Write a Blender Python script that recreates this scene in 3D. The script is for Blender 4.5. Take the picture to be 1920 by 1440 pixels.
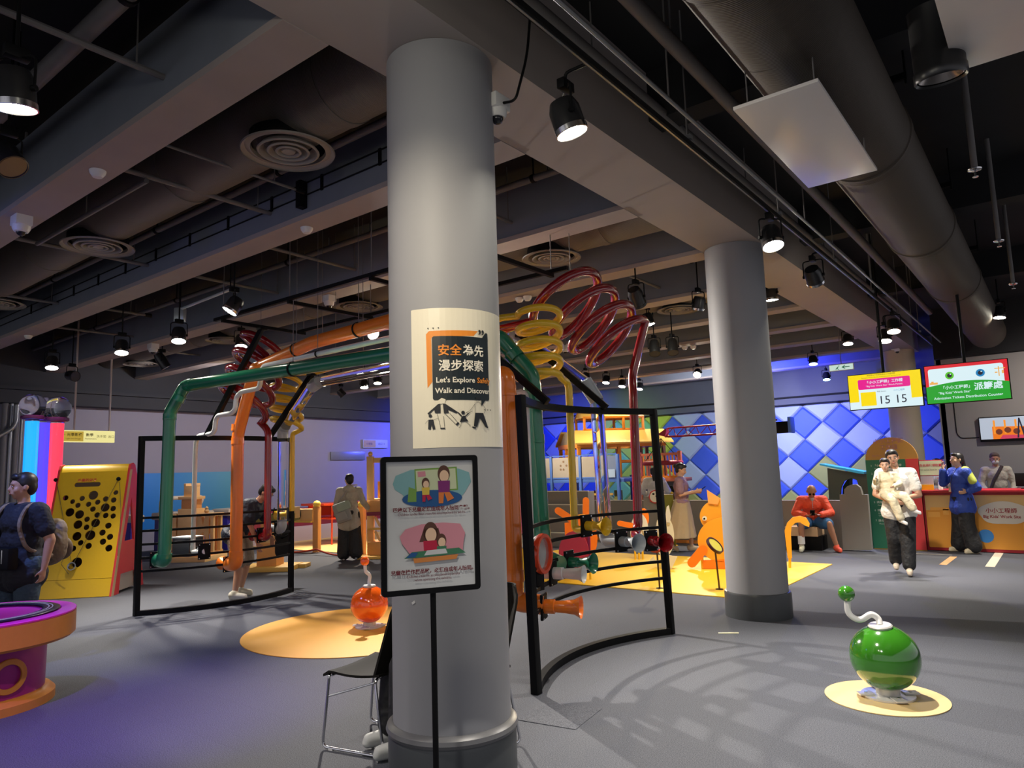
import bpy, bmesh, math, random
from mathutils import Vector, Matrix, Euler
random.seed(7)
PI = math.pi
R = math.radians
for o in list(bpy.data.objects):
    bpy.data.objects.remove(o)
SC = bpy.context.scene
COL = SC.collection

# ---------------------------------------------------------------- camera
F_PX, YAW, PITCH, ROLL, EYE = 1325.0, R(37.7), R(7.0), R(-1.81), 1.62
fw = Vector((-math.sin(YAW) * math.cos(PITCH), math.cos(YAW) * math.cos(PITCH), math.sin(PITCH)))
rt = Vector((math.cos(YAW), math.sin(YAW), 0))
up = rt.cross(fw)
rt2 = math.cos(ROLL) * rt + math.sin(ROLL) * up
up2 = -math.sin(ROLL) * rt + math.cos(ROLL) * up
cam = bpy.data.objects.new('camera', bpy.data.cameras.new('camera'))
COL.objects.link(cam)
cam.data.sensor_fit = 'HORIZONTAL'
cam.data.sensor_width = 36.0
cam.data.lens = 36.0 * F_PX / 1920.0
cam.data.clip_start = 0.05
cam.matrix_world = Matrix((
    (rt2.x, up2.x, -fw.x, 0), (rt2.y, up2.y, -fw.y, 0), (rt2.z, up2.z, -fw.z, EYE), (0, 0, 0, 1)))
SC.camera = cam

# ---------------------------------------------------------------- exposure and world (dim air of the hall behind the camera)
SC.view_settings.view_transform = 'Standard'
SC.view_settings.look = 'None'
SC.view_settings.gamma = 1.0
SC.view_settings.use_curve_mapping = False
SC.view_settings.exposure = 1.92
w = bpy.data.worlds.new('hall_air')
SC.world = w
w.use_nodes = True
w.node_tree.nodes['Background'].inputs[0].default_value = (0.85, 0.84, 0.9, 1)
w.node_tree.nodes['Background'].inputs[1].default_value = 0.16


def spot(loc, aim, power, color=(1, .9, .75), size=60, blend=.6, rad=.05, parent=None):
    l = bpy.data.lights.new('spot_beam', 'SPOT')
    l.energy = power
    l.color = color
    l.spot_size = R(size)
    l.spot_blend = blend
    l.shadow_soft_size = rad
    o = bpy.data.objects.new('spot_beam', l)
    COL.objects.link(o)
    d = Vector(aim) - Vector(loc)
    m = d.to_track_quat('-Z', 'Y').to_matrix().to_4x4()
    m.translation = loc
    if parent is not None:
        o.parent = parent
        m = WM.get(parent.name, Matrix()).inverted() @ m
    o.matrix_local = m
    return o


# ---------------------------------------------------------------- measured points: where the sight line of a photo point meets a plane of the hall
def ray(px, py):
    return (px - 960) / F_PX * rt2 - (py - 720) / F_PX * up2 + fw


def gz(px, py, z=0.0):
    d = ray(px, py)
    t = (z - EYE) / d.z
    return Vector((d.x * t, d.y * t, z))


def gx(px, py, x):
    d = ray(px, py)
    t = x / d.x
    return Vector((x, d.y * t, EYE + d.z * t))


def gy(px, py, y):
    d = ray(px, py)
    t = y / d.y
    return Vector((d.x * t, y, EYE + d.z * t))


# ---------------------------------------------------------------- materials
MATS = {}


def mat(name, col, rough=.5, metal=0., noise=0., scale=20., bump=0., bscale=200., emit=0., coat=0., trans=0., ecol=None):
    if name in MATS:
        return MATS[name]
    m = bpy.data.materials.new(name)
    m.use_nodes = True
    nt = m.node_tree
    b = nt.nodes['Principled BSDF']
    b.inputs['Roughness'].default_value = rough
    b.inputs['Metallic'].default_value = metal
    if name.startswith(('black', 'chair shell')): b.inputs['Specular IOR Level'].default_value = .12
    if coat:
        b.inputs['Coat Weight'].default_value = coat
        b.inputs['Coat Roughness'].default_value = .08
    if trans:
        b.inputs['Transmission Weight'].default_value = trans
        b.inputs['IOR'].default_value = 1.25
    tc = nt.nodes.new('ShaderNodeTexCoord')
    if noise:
        n = nt.nodes.new('ShaderNodeTexNoise')
        n.inputs['Scale'].default_value = scale
        n.inputs['Detail'].default_value = 4
        nt.links.new(tc.outputs['Object'], n.inputs['Vector'])
        mx = nt.nodes.new('ShaderNodeMix')
        mx.data_type = 'RGBA'
        mx.inputs[6].default_value = tuple(c * (1 - noise) for c in col) + (1,)
        mx.inputs[7].default_value = tuple(min(1, c * (1 + noise)) for c in col) + (1,)
        nt.links.new(n.outputs['Fac'], mx.inputs[0])
        nt.links.new(mx.outputs[2], b.inputs['Base Color'])
    else:
        b.inputs['Base Color'].default_value = (*col, 1)
    if bump:
        n = nt.nodes.new('ShaderNodeTexNoise')
        n.inputs['Scale'].default_value = bscale
        nt.links.new(tc.outputs['Object'], n.inputs['Vector'])
        bp = nt.nodes.new('ShaderNodeBump')
        bp.inputs['Strength'].default_value = bump
        bp.inputs['Distance'].default_value = .05 if bscale < 50 else .01
        nt.links.new(n.outputs['Fac'], bp.inputs['Height'])
        nt.links.new(bp.outputs[0], b.inputs['Normal'])
    if emit:
        b.inputs['Emission Color'].default_value = (*(ecol or col), 1)
        b.inputs['Emission Strength'].default_value = emit
    MATS[name] = m
    return m


def S(r, g, b):  # sRGB 0-255 to linear
    f = lambda c: (c / 255 / 12.92) if c <= 10 else ((c / 255 + .055) / 1.055) ** 2.4
    return (f(r), f(g), f(b))


# ---------------------------------------------------------------- mesh building
WM = {}


def frame_from(d):
    d = Vector(d).normalized()
    a = Vector((0, 0, 1)) if abs(d.z) < .9 else Vector((1, 0, 0))
    u = d.cross(a).normalized()
    return u, d.cross(u).normalized()


class MB:
    def __init__(s):
        s.v = []
        s.f = []

    def add(s, vs, fs):
        n = len(s.v)
        s.v += [Vector(v) for v in vs]
        s.f += [tuple(i + n for i in f) for f in fs]
        return s

    def box(s, c, d, rot=None, bev=0.):
        c = Vector(c)
        x, y, z = (k / 2 for k in d)
        M = rot if rot is not None else Matrix.Identity(3)
        if bev <= 0:
            vs = [c + M @ Vector((a * x, b * y, e * z)) for e in (-1, 1) for b in (-1, 1) for a in (-1, 1)]
            return s.add(vs, [(0, 2, 3, 1), (4, 5, 7, 6), (0, 1, 5, 4), (2, 6, 7, 3), (0, 4, 6, 2), (1, 3, 7, 5)])
        bm = bmesh.new()
        bmesh.ops.create_cube(bm, size=1)
        for v in bm.verts:
            v.co = Vector((v.co.x * d[0], v.co.y * d[1], v.co.z * d[2]))
        bmesh.ops.bevel(bm, geom=bm.edges[:], offset=bev, segments=2, affect='EDGES', profile=.6)
        return s.bm(bm, c, M)

    def bm(s, bm, c=(0, 0, 0), M=None):
        M = M if M is not None else Matrix.Identity(3)
        c = Vector(c)
        bm.verts.index_update()
        s.add([c + M @ v.co for v in bm.verts], [[v.index for v in f.verts] for f in bm.faces])
        bm.free()
        return s

    def cyl(s, p0, p1, r0, r1=None, n=20, cap=True):
        p0, p1 = Vector(p0), Vector(p1)
        r1 = r0 if r1 is None else r1
        u, v = frame_from(p1 - p0)
        vs = []
        for p, r in ((p0, r0), (p1, r1)):
            for i in range(n):
                a = 2 * PI * i / n
                vs.append(p + r * (math.cos(a) * u + math.sin(a) * v))
        fs = [(i, (i + 1) % n, n + (i + 1) % n, n + i) for i in range(n)]
        if cap:
            fs += [tuple(range(n))[::-1], tuple(range(n, 2 * n))]
        return s.add(vs, fs)

    def tube(s, path, r, n=12, closed=False, cap=True):
        P = [Vector(p) for p in path]
        m = len(P)
        rs = r if isinstance(r, (list, tuple)) else [r] * m
        T = []
        for i in range(m):
            a = P[(i - 1) % m] if (closed or i > 0) else P[i]
            b = P[(i + 1) % m] if (closed or i < m - 1) else P[i]
            T.append((b - a).normalized())
        u, v = frame_from(T[0])
        vs = []
        for i in range(m):
            if i:
                ax = T[i - 1].cross(T[i])
                if ax.length > 1e-7:
                    q = Matrix.Rotation(T[i - 1].angle(T[i]), 3, ax)
                    u = q @ u
                u = (u - T[i] * u.dot(T[i])).normalized()
            v = T[i].cross(u)
            for k in range(n):
                a = 2 * PI * k / n
                vs.append(P[i] + rs[i] * (math.cos(a) * u + math.sin(a) * v))
        fs = []
        for i in range(m if closed else m - 1):
            j = (i + 1) % m
            for k in range(n):
                fs.append((i * n + k, i * n + (k + 1) % n, j * n + (k + 1) % n, j * n + k))
        if cap and not closed:
            fs += [tuple(range(n))[::-1], tuple(range((m - 1) * n, m * n))]
        return s.add(vs, fs)

    def lathe(s, prof, c=(0, 0, 0), n=32, M=None, cap=True):
        M = M if M is not None else Matrix.Identity(3)
        c = Vector(c)
        vs = []
        for r, z in prof:
            for i in range(n):
                a = 2 * PI * i / n
                vs.append(c + M @ Vector((r * math.cos(a), r * math.sin(a), z)))
        m = len(prof)
        fs = [(j * n + i, j * n + (i + 1) % n, (j + 1) * n + (i + 1) % n, (j + 1) * n + i) for j in range(m - 1) for i in range(n)]
        if cap:
            if prof[0][0] > 1e-4: fs.append(tuple(range(n))[::-1])
            if prof[-1][0] > 1e-4: fs.append(tuple(range((m - 1) * n, m * n)))
        return s.add(vs, fs)

    def ball(s, c, r, M=None, nu=20, nv=12):
        rr = r if isinstance(r, (tuple, list)) else (r, r, r)
        M = M if M is not None else Matrix.Identity(3)
        c = Vector(c)
        vs = [c + M @ Vector((0, 0, -rr[2]))]
        for j in range(1, nv):
            t = -PI / 2 + PI * j / nv
            for i in range(nu):
                a = 2 * PI * i / nu
                vs.append(c + M @ Vector((rr[0] * math.cos(t) * math.cos(a), rr[1] * math.cos(t) * math.sin(a), rr[2] * math.sin(t))))
        vs.append(c + M @ Vector((0, 0, rr[2])))
        L = len(vs) - 1
        fs = [(0, 1 + (i + 1) % nu, 1 + i) for i in range(nu)]
        for j in range(nv - 2):
            a = 1 + j * nu
            fs += [(a + i, a + (i + 1) % nu, a + nu + (i + 1) % nu, a + nu + i) for i in range(nu)]
        a = 1 + (nv - 2) * nu
        fs += [(a + i, a + (i + 1) % nu, L) for i in range(nu)]
        return s.add(vs, fs)

    def prism(s, poly, O, U, V, th):
        """flat outline (list of 2D points) on the plane O,U,V pulled th along U x V"""
        O, U, V = Vector(O), Vector(U), Vector(V)
        N = U.cross(V).normalized() * th
        n = len(poly)
        A = [O + U * a + V * b for a, b in poly]
        vs = A + [p + N for p in A]
        fs = [tuple(range(n))[::-1], tuple(range(n, 2 * n))] + [(i, (i + 1) % n, n + (i + 1) % n, n + i) for i in range(n)]
        return s.add(vs, fs)

    def mesh(s, name, inv=None):
        me = bpy.data.meshes.new(name)
        vs = s.v if inv is None else [inv @ v for v in s.v]
        me.from_pydata([tuple(v) for v in vs], [], s.f)
        me.validate()
        bm = bmesh.new()
        bm.from_mesh(me)
        bmesh.ops.recalc_face_normals(bm, faces=bm.faces[:])
        bm.to_mesh(me)
        bm.free()
        return me

    def build(s, name, m, parent=None, smooth=True, local=False, ang=35):
        inv = None
        if parent is not None and not local:
            inv = WM[parent.name].inverted()
        me = s.mesh(name, inv)
        return link(name, me, m, parent, smooth, ang)


def link(name, me, m, parent=None, smooth=True, ang=35):
    if m is not None:
        me.materials.append(m)
    if smooth:
        for p in me.polygons: p.use_smooth = True
        me.set_sharp_from_angle(angle=R(ang))
    o = bpy.data.objects.new(name, me)
    COL.objects.link(o)
    WM[o.name] = WM[parent.name] if parent is not None else Matrix.Identity(4)
    if parent is not None:
        o.parent = parent
    return o


def tag(o, label, cat, group=None):
    o['label'] = label
    o['category'] = cat
    if group: o['group'] = group
    return o


def thing(name, label, cat, loc=(0, 0, 0), rz=0., group=None, rot=None):
    o = bpy.data.objects.new(name, None)
    o.empty_display_size = .1
    COL.objects.link(o)
    M = Matrix.Translation(Vector(loc)) @ (rot.to_4x4() if rot is not None else Matrix.Rotation(rz, 4, 'Z'))
    o.matrix_local = M
    WM[o.name] = M
    return tag(o, label, cat, group)


def struct(o):
    o['kind'] = 'structure'
    return o


def dup(root, loc, rz=0., label=None, group=None):
    def cp(o, par):
        c = o.copy()
        COL.objects.link(c)
        if par is not None: c.parent = par
        for ch in o.children:
            cp(ch, c)
        return c
    r = cp(root, None)
    M = Matrix.Translation(Vector(loc)) @ Matrix.Rotation(rz, 4, 'Z')
    r.matrix_local = M
    WM[r.name] = M
    if label: r['label'] = label
    if group: r['group'] = group
    return r


def arcpts(p0, p1, p2, n=6, k=.5):
    return [(1 - t) ** 2 * Vector(p0) + 2 * t * (1 - t) * Vector(p1) + t * t * Vector(p2) for t in [i / n for i in range(n + 1)]]


def rounded(path, rad, n=5):
    P = [Vector(p) for p in path]
    out = [P[0]]
    for i in range(1, len(P) - 1):
        a = (P[i - 1] - P[i])
        b = (P[i + 1] - P[i])
        ra = min(rad, a.length * .48, b.length * .48)
        out += arcpts(P[i] + a.normalized() * ra, P[i], P[i] + b.normalized() * ra, n)
    out.append(P[-1])
    return out


def circle(r, n=32, a0=0., a1=2 * PI, c=(0, 0), sx=1., sy=1.):
    full = abs(a1 - a0 - 2 * PI) < 1e-6
    k = n if full else n + 1
    return [(c[0] + sx * r * math.cos(a0 + (a1 - a0) * i / n), c[1] + sy * r * math.sin(a0 + (a1 - a0) * i / n)) for i in range(k)]


def rrect(x0, y0, x1, y1, r, n=4):
    out = []
    for cx, cy, a in ((x1 - r, y1 - r, 0), (x0 + r, y1 - r, PI / 2), (x0 + r, y0 + r, PI), (x1 - r, y0 + r, 1.5 * PI)):
        out += [(cx + r * math.cos(a + PI / 2 * i / n), cy + r * math.sin(a + PI / 2 * i / n)) for i in range(n + 1)]
    return out


# ---- flat print: coloured shapes and lettering laid on a plane (or wrapped on a cylinder)
class Print:
    """O origin, U right, V up (unit vectors); layers are lifted off the surface one after another"""
    def __init__(s, parent, O=None, U=None, V=None, wrap=None, lift=.0012):
        s.parent, s.O, s.U, s.V, s.wrap, s.lift, s.k = parent, O, U, V, wrap, lift, 1
        if O is not None:
            s.O, s.U, s.V = Vector(O), Vector(U).normalized(), Vector(V).normalized()
            s.N = s.U.cross(s.V)

    def _put(s, name, me, m, z):
        if s.wrap:
            c, r, phi, z0 = s.wrap
            bm = bmesh.new()
            bm.from_mesh(me)
            xs = [v.co.x for v in bm.verts]
            x = math.floor(min(xs) / .03) * .03
            while x < max(xs):
                bmesh.ops.bisect_plane(bm, geom=bm.verts[:] + bm.edges[:] + bm.faces[:], plane_co=(x, 0, 0), plane_no=(1, 0, 0))
                x += .03
            for v in bm.verts:
                a = phi + v.co.x / r
                rr = r + z
                v.co = Vector((c[0] + rr * math.cos(a), c[1] + rr * math.sin(a), z0 + v.co.y))
            bm.to_mesh(me)
            bm.free()
        else:
            for v in me.vertices:
                v.co = s.O + s.U * v.co.x + s.V * v.co.y + s.N * z
        inv = WM[s.parent.name].inverted()
        for v in me.vertices: v.co = inv @ v.co
        return link(name, me, m, s.parent, smooth=False)

    def shape(s, polys, m, name='print', step=True):
        if polys and not isinstance(polys[0], list): polys = [polys]
        if len(polys) > 1 and name != 'line_drawing':
            for p in polys: r_ = s.shape([p], m, name, False)
            if step: s.k += 1
            return r_
        bm = bmesh.new()
        for p in polys:
            vs = [bm.verts.new((a, b, 0)) for a, b in p]
            bm.faces.new(vs)
        bmesh.ops.triangulate(bm, faces=bm.faces[:])
        bmesh.ops.recalc_face_normals(bm, faces=bm.faces[:])
        for f in bm.faces:
            if f.normal.z < 0: f.normal_flip()
        me = bpy.data.meshes.new(name)
        bm.to_mesh(me)
        bm.free()
        z = s.k * s.lift
        if step: s.k += 1
        return s._put(name, me, m, z)

    def text(s, body, x, y, size, m, align='CENTER', bold=0., sx=1., name='lettering'):
        cu = bpy.data.curves.new(name, 'FONT')
        cu.body = body
        cu.size = size
        cu.align_x = align
        cu.offset = bold
        cu.resolution_u = 2
        t = bpy.data.objects.new('txt', cu)
        COL.objects.link(t)
        dg = bpy.context.evaluated_depsgraph_get()
        me = bpy.data.meshes.new_from_object(t.evaluated_get(dg))
        bpy.data.objects.remove(t)
        me.name = name
        me.materials.clear()
        for v in me.vertices: v.co = Vector((x + v.co.x * sx, y + v.co.y, 0))
        return s._put(name, me, m, (s.k + 1) * s.lift)

# ================================================================ THE HALL
ZG = 4.05      # underside of girder and beams
GX0, GX1 = -3.06, -2.42
XW, YW = -17.5, 22.0
ZD = 4.85

# carpet: dark blue-grey tile carpet with fine fibre and faint tile joints
def carpet_mat():
    m = bpy.data.materials.new('carpet')
    m.use_nodes = True
    nt = m.node_tree
    b = nt.nodes['Principled BSDF']
    b.inputs['Roughness'].default_value = .85
    tc = nt.nodes.new('ShaderNodeTexCoord')
    n1 = nt.nodes.new('ShaderNodeTexNoise'); n1.inputs['Scale'].default_value = 2.5
    n2 = nt.nodes.new('ShaderNodeTexNoise'); n2.inputs['Scale'].default_value = 160; n2.inputs['Detail'].default_value = 3
    br = nt.nodes.new('ShaderNodeTexBrick')
    br.offset = 0
    br.inputs['Scale'].default_value = 1
    br.inputs['Brick Width'].default_value = .5
    br.inputs['Row Height'].default_value = .5
    br.inputs['Mortar Size'].default_value = .0025
    br.inputs['Color1'].default_value = (1, 1, 1, 1); br.inputs['Color2'].default_value = (.96, .96, .96, 1); br.inputs['Mortar'].default_value = (.86, .86, .86, 1)
    for n in (n1, n2, br): nt.links.new(tc.outputs['Object'], n.inputs['Vector'])
    r = nt.nodes.new('ShaderNodeValToRGB')
    r.color_ramp.elements[0].position = .3; r.color_ramp.elements[0].color = (.024, .027, .036, 1)
    r.color_ramp.elements[1].position = .7; r.color_ramp.elements[1].color = (.118, .125, .150, 1)
    nt.links.new(n2.outputs['Fac'], r.inputs[0])
    mx = nt.nodes.new('ShaderNodeMix'); mx.data_type = 'RGBA'; mx.blend_type = 'MULTIPLY'; mx.inputs[0].default_value = 1
    nt.links.new(r.outputs[0], mx.inputs[6]); nt.links.new(br.outputs[0], mx.inputs[7])
    nt.links.new(mx.outputs[2], b.inputs['Base Color'])
    bp = nt.nodes.new('ShaderNodeBump'); bp.inputs['Strength'].default_value = .5; bp.inputs['Distance'].default_value = .004
    nt.links.new(n2.outputs['Fac'], bp.inputs['Height']); nt.links.new(bp.outputs[0], b.inputs['Normal'])
    return m


m_carpet = carpet_mat()
m_deck = mat('deck black', (.012, .012, .014), .9, noise=.3, scale=3)
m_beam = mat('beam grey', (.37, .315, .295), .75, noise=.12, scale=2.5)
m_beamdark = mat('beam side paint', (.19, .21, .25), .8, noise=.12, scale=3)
m_girder = mat('girder grey', (.37, .325, .305), .75, noise=.08, scale=1.5)
m_wall = mat('wall lilac grey', (.34, .32, .39), .8, noise=.04, scale=2)
m_fascia = mat('fascia dark', (.045, .047, .055), .8, noise=.15, scale=2)
m_pipe = mat('ceiling pipe grey', (.16, .15, .15), .55, noise=.15, scale=8)
m_black = mat('black satin metal', (.006, .006, .0065), .5)
m_blackmatte = mat('black matte', (.012, .012, .013), .7)
m_white = mat('white plastic', (.75, .74, .72), .4)
m_chrome = mat('chrome', (.7, .7, .72), .16, metal=1)

struct(MB().box((-6, 8.5, -.06), (26, 31, .12)).build('floor', m_carpet))
struct(MB().box((-6, 8.5, ZD + .05), (26, 31, .1)).build('ceiling', m_deck))
struct(MB().box((XW - .1, 8.5, ZD / 2), (.2, 31, ZD)).build('wall_left', m_wall))
m_wallback = mat('wall back base', (.22, .24, .32), .8, noise=.05, scale=2)
wall_back = struct(MB().box((-10.0, YW + .1, ZD / 2), (16, .2, ZD)).build('wall_back', m_wallback))
m_office = mat('grey office wall', (.25, .235, .225), .8, noise=.04, scale=2)
struct(MB().box((1.6, 18.1, ZD / 2), (7.3, .2, ZD)).build('wall_right', m_office))
struct(MB().box((-2.02, 20, ZD / 2), (.12, 4, ZD)).build('wall_return', m_office))
# dark fascias under which the walls begin
struct(MB().box((XW + .18, 9, (3.35 + ZD) / 2), (.36, 26.4, ZD - 3.35)).build('trim_1', m_fascia))
struct(MB().box((XW + .42, 9, 3.66), (.12, 26.4, .07)).build('trim_2', m_fascia))
m_fasciab = mat('fascia back', (.10, .105, .13), .8, noise=.08, scale=2)
struct(MB().box((-9.9, YW - .2, (3.32 + ZD) / 2), (15.2, .4, ZD - 3.32)).build('trim_3', m_fasciab))
struct(MB().box((-9.9, YW - .43, 3.52), (15.2, .06, .05)).build('trim_4', m_blackmatte))
struct(MB().box((1.6, 17.9, 4.3), (7.3, .3, 1.1)).build('trim_5', m_deck))

# girder along the column line
struct(MB().box(((GX0 + GX1) / 2, 8, (ZG + ZD) / 2), (GX1 - GX0, 21, ZD - ZG)).build('trim_6', m_girder))
# cross beams: pale underside flange, darker web
BY = [.45, 2.34, 4.2, 6.05, 7.9, 9.75, 11.7, 13.55, 15.4, 17.3, 19.3]
n = 7
for y in BY:
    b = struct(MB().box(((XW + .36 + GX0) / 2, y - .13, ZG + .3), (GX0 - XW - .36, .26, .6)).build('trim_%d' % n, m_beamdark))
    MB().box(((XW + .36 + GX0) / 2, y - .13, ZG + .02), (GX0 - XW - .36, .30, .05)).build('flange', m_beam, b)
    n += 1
# beams on the far side of the girder (dark bays on the right)
for y in (1.2, 5.2, 9.4, 13.4):
    struct(MB().box(((GX1 + 5) / 2, y, ZD - .2), (5 - GX1, .25, .45)).build('trim_%d' % n, m_deck))
    n += 1

# diamond panels on the back wall: bevelled pads, one object each
m_dblue = mat('diamond blue', (.045, .10, .62), .55, noise=.06, scale=3)
m_dpale = mat('diamond pale', (.36, .42, .62), .55, noise=.05, scale=3)
m_dolive = mat('diamond olive', (.33, .33, .10), .6, noise=.08, scale=3)
m_dgreenlit = mat('diamond greenlit', (.16, .42, .24), .6, noise=.06, scale=3)  # greenish lamp light put into the pad colour
m_dlimelit = mat('diamond limelit', (.38, .45, .06), .6, noise=.06, scale=3)  # same greenish light, painted into the paler pads
c0 = gy(1508, 793, YW)
cw = (gy(1542, 793, YW) - gy(1473, 795, YW)).x
ch = .98
DW, DH = cw, ch
def dpad(w, h, b=.07, t=.06):
    o = [(-w / 2, 0), (0, -h / 2), (w / 2, 0), (0, h / 2)]
    i = [(x * (1 - 2 * b), y * (1 - 2 * b)) for x, y in o]
    m = MB()
    vs = [(x * .975, -.0, y * .975) for x, y in o] + [(x * .975, -t * .4, y * .975) for x, y in o] + [(x, -t, y) for x, y in i]
    fs = [(4 * k + j, 4 * k + (j + 1) % 4, 4 * k + 4 + (j + 1) % 4, 4 * k + 4 + j) for k in (0, 1) for j in range(4)] + [(8, 9, 10, 11)]
    return m.add(vs, fs)
dmesh = {}
for k in range(-1, 13):          # half rows downward
    zc = c0.z - k * DH / 2
    for c in range(-3, 18):
        xc = c0.x - c * DW - (DW / 2 if k % 2 else 0)
        if xc > -2.2 or xc < -16.5: continue
        if zc > 3.32 + DH * .35 or zc < .0: continue
        if k % 2 == 0:
            mm = m_dblue if xc > -10.5 else (m_dgreenlit if xc > -12.8 else m_dblue)
        else:
            mm = m_dpale if (k < 2 or (xc < -12.6 and k < 5) or (k < 4 and xc < -6)) else m_dolive
            if -12.9 < xc < -10.4 and k < 4: mm = m_dlimelit
        if mm.name not in dmesh:
            me = dpad(DW, DH).mesh('panel')
            me.materials.append(mm)
            dmesh[mm.name] = me
        o = bpy.data.objects.new('panel', dmesh[mm.name])
        COL.objects.link(o)
        o.parent = wall_back
        o.location = (xc, YW - .001, zc)

# ================================================================ COLUMNS
m_colpaint = mat('column paint', (.31, .31, .325), .6, noise=.04, scale=3)
m_colbase = mat('column base vinyl', (.05, .055, .06), .4, noise=.1, scale=6)
def column(x, y, label, ring=False, mm=None):
    t = thing('round_column', label, 'column', (x, y, 0))
    MB().lathe([(.318, .25), (.318, ZG - .002)], (x, y, 0), 64).build('shaft', mm or m_colpaint, t)
    MB().lathe([(.345, 0), (.345, .24), (.338, .26), (.318, .262)], (x, y, 0), 64).build('base', m_colbase, t)
    if ring:
        MB().lathe([(.319, .26), (.347, .262), (.356, .28), (.35, .30), (.33, .315), (.319, .318)], (x, y, 0), 64, cap=False).build('base_trim', mat('base trim rubber', (.13, .13, .135), .35), t)
    return t
col1 = column(-2.76, 2.95, 'nearest round pale grey column, carrying the curved safety poster', True)
col2 = column(-2.76, 7.78, 'second round grey column, behind the curved black frame on the right')
col3 = column(-2.76, 18.0, 'farthest round column, beige, behind the hanging screens and the green notice', False, mat('column paint warm', (.55, .47, .33), .5, noise=.05, scale=3))

# ================================================================ CEILING SERVICES
def rib_mat(name, col, s):
    m = mat(name, col, .6, metal=.1, noise=.1, scale=2)
    nt = m.node_tree
    b = nt.nodes['Principled BSDF']
    tc = nt.nodes.new('ShaderNodeTexCoord')
    wv = nt.nodes.new('ShaderNodeTexWave')
    wv.bands_direction = s
    wv.inputs['Scale'].default_value = 22
    bp = nt.nodes.new('ShaderNodeBump'); bp.inputs['Strength'].default_value = .35; bp.inputs['Distance'].default_value = .01
    nt.links.new(tc.outputs['Object'], wv.inputs['Vector'])
    nt.links.new(wv.outputs['Fac'], bp.inputs['Height'])
    nt.links.new(bp.outputs[0], b.inputs['Normal'])
    return m
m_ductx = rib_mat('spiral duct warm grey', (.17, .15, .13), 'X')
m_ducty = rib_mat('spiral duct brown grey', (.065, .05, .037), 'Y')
m_diff = mat('diffuser grey', (.30, .27, .24), .5, noise=.06, scale=4)

BAYW = ['nearest', 'second', 'third', 'fourth', 'fifth']
for i, y in enumerate((3.2, 7.05, 10.85, 14.6)):
    t = thing('spiral_duct', 'ribbed round air duct crossing the %s ducted ceiling bay' % BAYW[i], 'duct', (-10, y, 4.54), group='ducts between the beams')
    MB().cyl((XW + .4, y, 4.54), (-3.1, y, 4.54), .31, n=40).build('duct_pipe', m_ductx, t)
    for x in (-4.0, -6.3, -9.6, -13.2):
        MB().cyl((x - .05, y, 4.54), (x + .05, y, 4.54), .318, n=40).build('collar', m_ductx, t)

def diffuser_proto():
    t = thing('air_diffuser', 'x', 'air diffuser', (0, 0, 0))
    prof = [(.36, 0), (.365, .012), (.33, .03), (.29, .018), (.285, .05)]
    MB().lathe(prof, n=48, cap=False).build('outer_ring', m_diff, t, local=True)
    MB().lathe([(.14, .14), (.30, .13), (.30, .05), (.285, .045)], n=40, cap=False).build('neck', m_blackmatte, t, local=True)
    for r in (.235, .16, .095):
        MB().lathe([(r, .0), (r + .006, .008), (r - .045, .075), (r - .05, .07), (r - .012, .0), (r, 0)], n=40, cap=False).build('cone_ring', m_diff, t, local=True)
    MB().lathe([(.0001, -.0), (.05, .004), (.055, .015), (.0001, .03)], n=24).build('hub', m_diff, t, local=True)
    MB().cyl((0, 0, .13), (0, 0, .36), .15, n=24, cap=False).build('duct_neck', m_diff, t, local=True)
    return t
dl = [(-4.66, 3.2, 'big round ceiling diffuser left of the poster column'), (-8.18, 3.2, 'second round diffuser along the nearest duct, over the yellow ball board'),
      (-11.8, 3.3, 'round diffuser at the left edge of the photo, tinted violet'), (-4.77, 7.05, 'round diffuser just right of the poster column, above the red coil'),
      (-8.4, 7.05, 'round diffuser above the left red coil'), (-12.2, 7.05, 'round diffuser beyond the row of lit spotlights at left'), (-15.9, 7.2, 'round diffuser farthest to the left along the second duct'),
      (-4.87, 10.95, 'round diffuser just left of the second column'), (-8.6, 10.9, 'round diffuser below and right of the red coil end'),
      (-4.9, 14.6, 'small far diffuser over the diamond wall'), (-9.0, 14.6, 'small far diffuser above the play house')]
dp = None
for x, y, l in dl:
    if dp is None:
        dp = diffuser_proto(); dp.location = (x, y, 4.2); dp['label'] = l; dp['group'] = 'round ceiling diffusers'
        WM[dp.name] = Matrix.Translation((x, y, 4.2))
    else:
        dup(dp, (x, y, 4.2), 0, l, 'round ceiling diffusers')

# small sprinkler pipes running between the beams
pl = [((0, 20), (345, 158), .022, 'thin pipe in the top left corner, crossing the nearest bay'),
      ((310, 272), (568, 360), .012, 'thin bright conduit just left of the big diffuser'),
      ((240, 320), (533, 408), .022, 'dark sprinkler pipe left of the big diffuser, ending at the second beam'),
      ((30, 450), (302, 500), .022, 'pipe passing under the diffuser at far left'),
      ((935, 402), (978, 430), .02, 'short pipe end just right of the poster column'),
      ((505, 462), (695, 515), .02, 'pale brown pipe crossing the third bay left of the poster column'),
      ((360, 515), (550, 557), .02, 'pale pipe above the angled track spotlight'),
      ((0, 553), (140, 573), .02, 'pipe beside the violet diffuser'),
      ((200, 580), (282, 592), .02, 'short pipe piece left of the lamp track'),
      ((118, 613), (280, 637), .02, 'pipe above the small round lit spotlight on the left'),
      ((1180, 515), (1270, 555), .02, 'pipe crossing the bay left of the second column'),
      ((340, 660), (425, 674), .02, 'faint pipe behind the hanging black lamp')]
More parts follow.
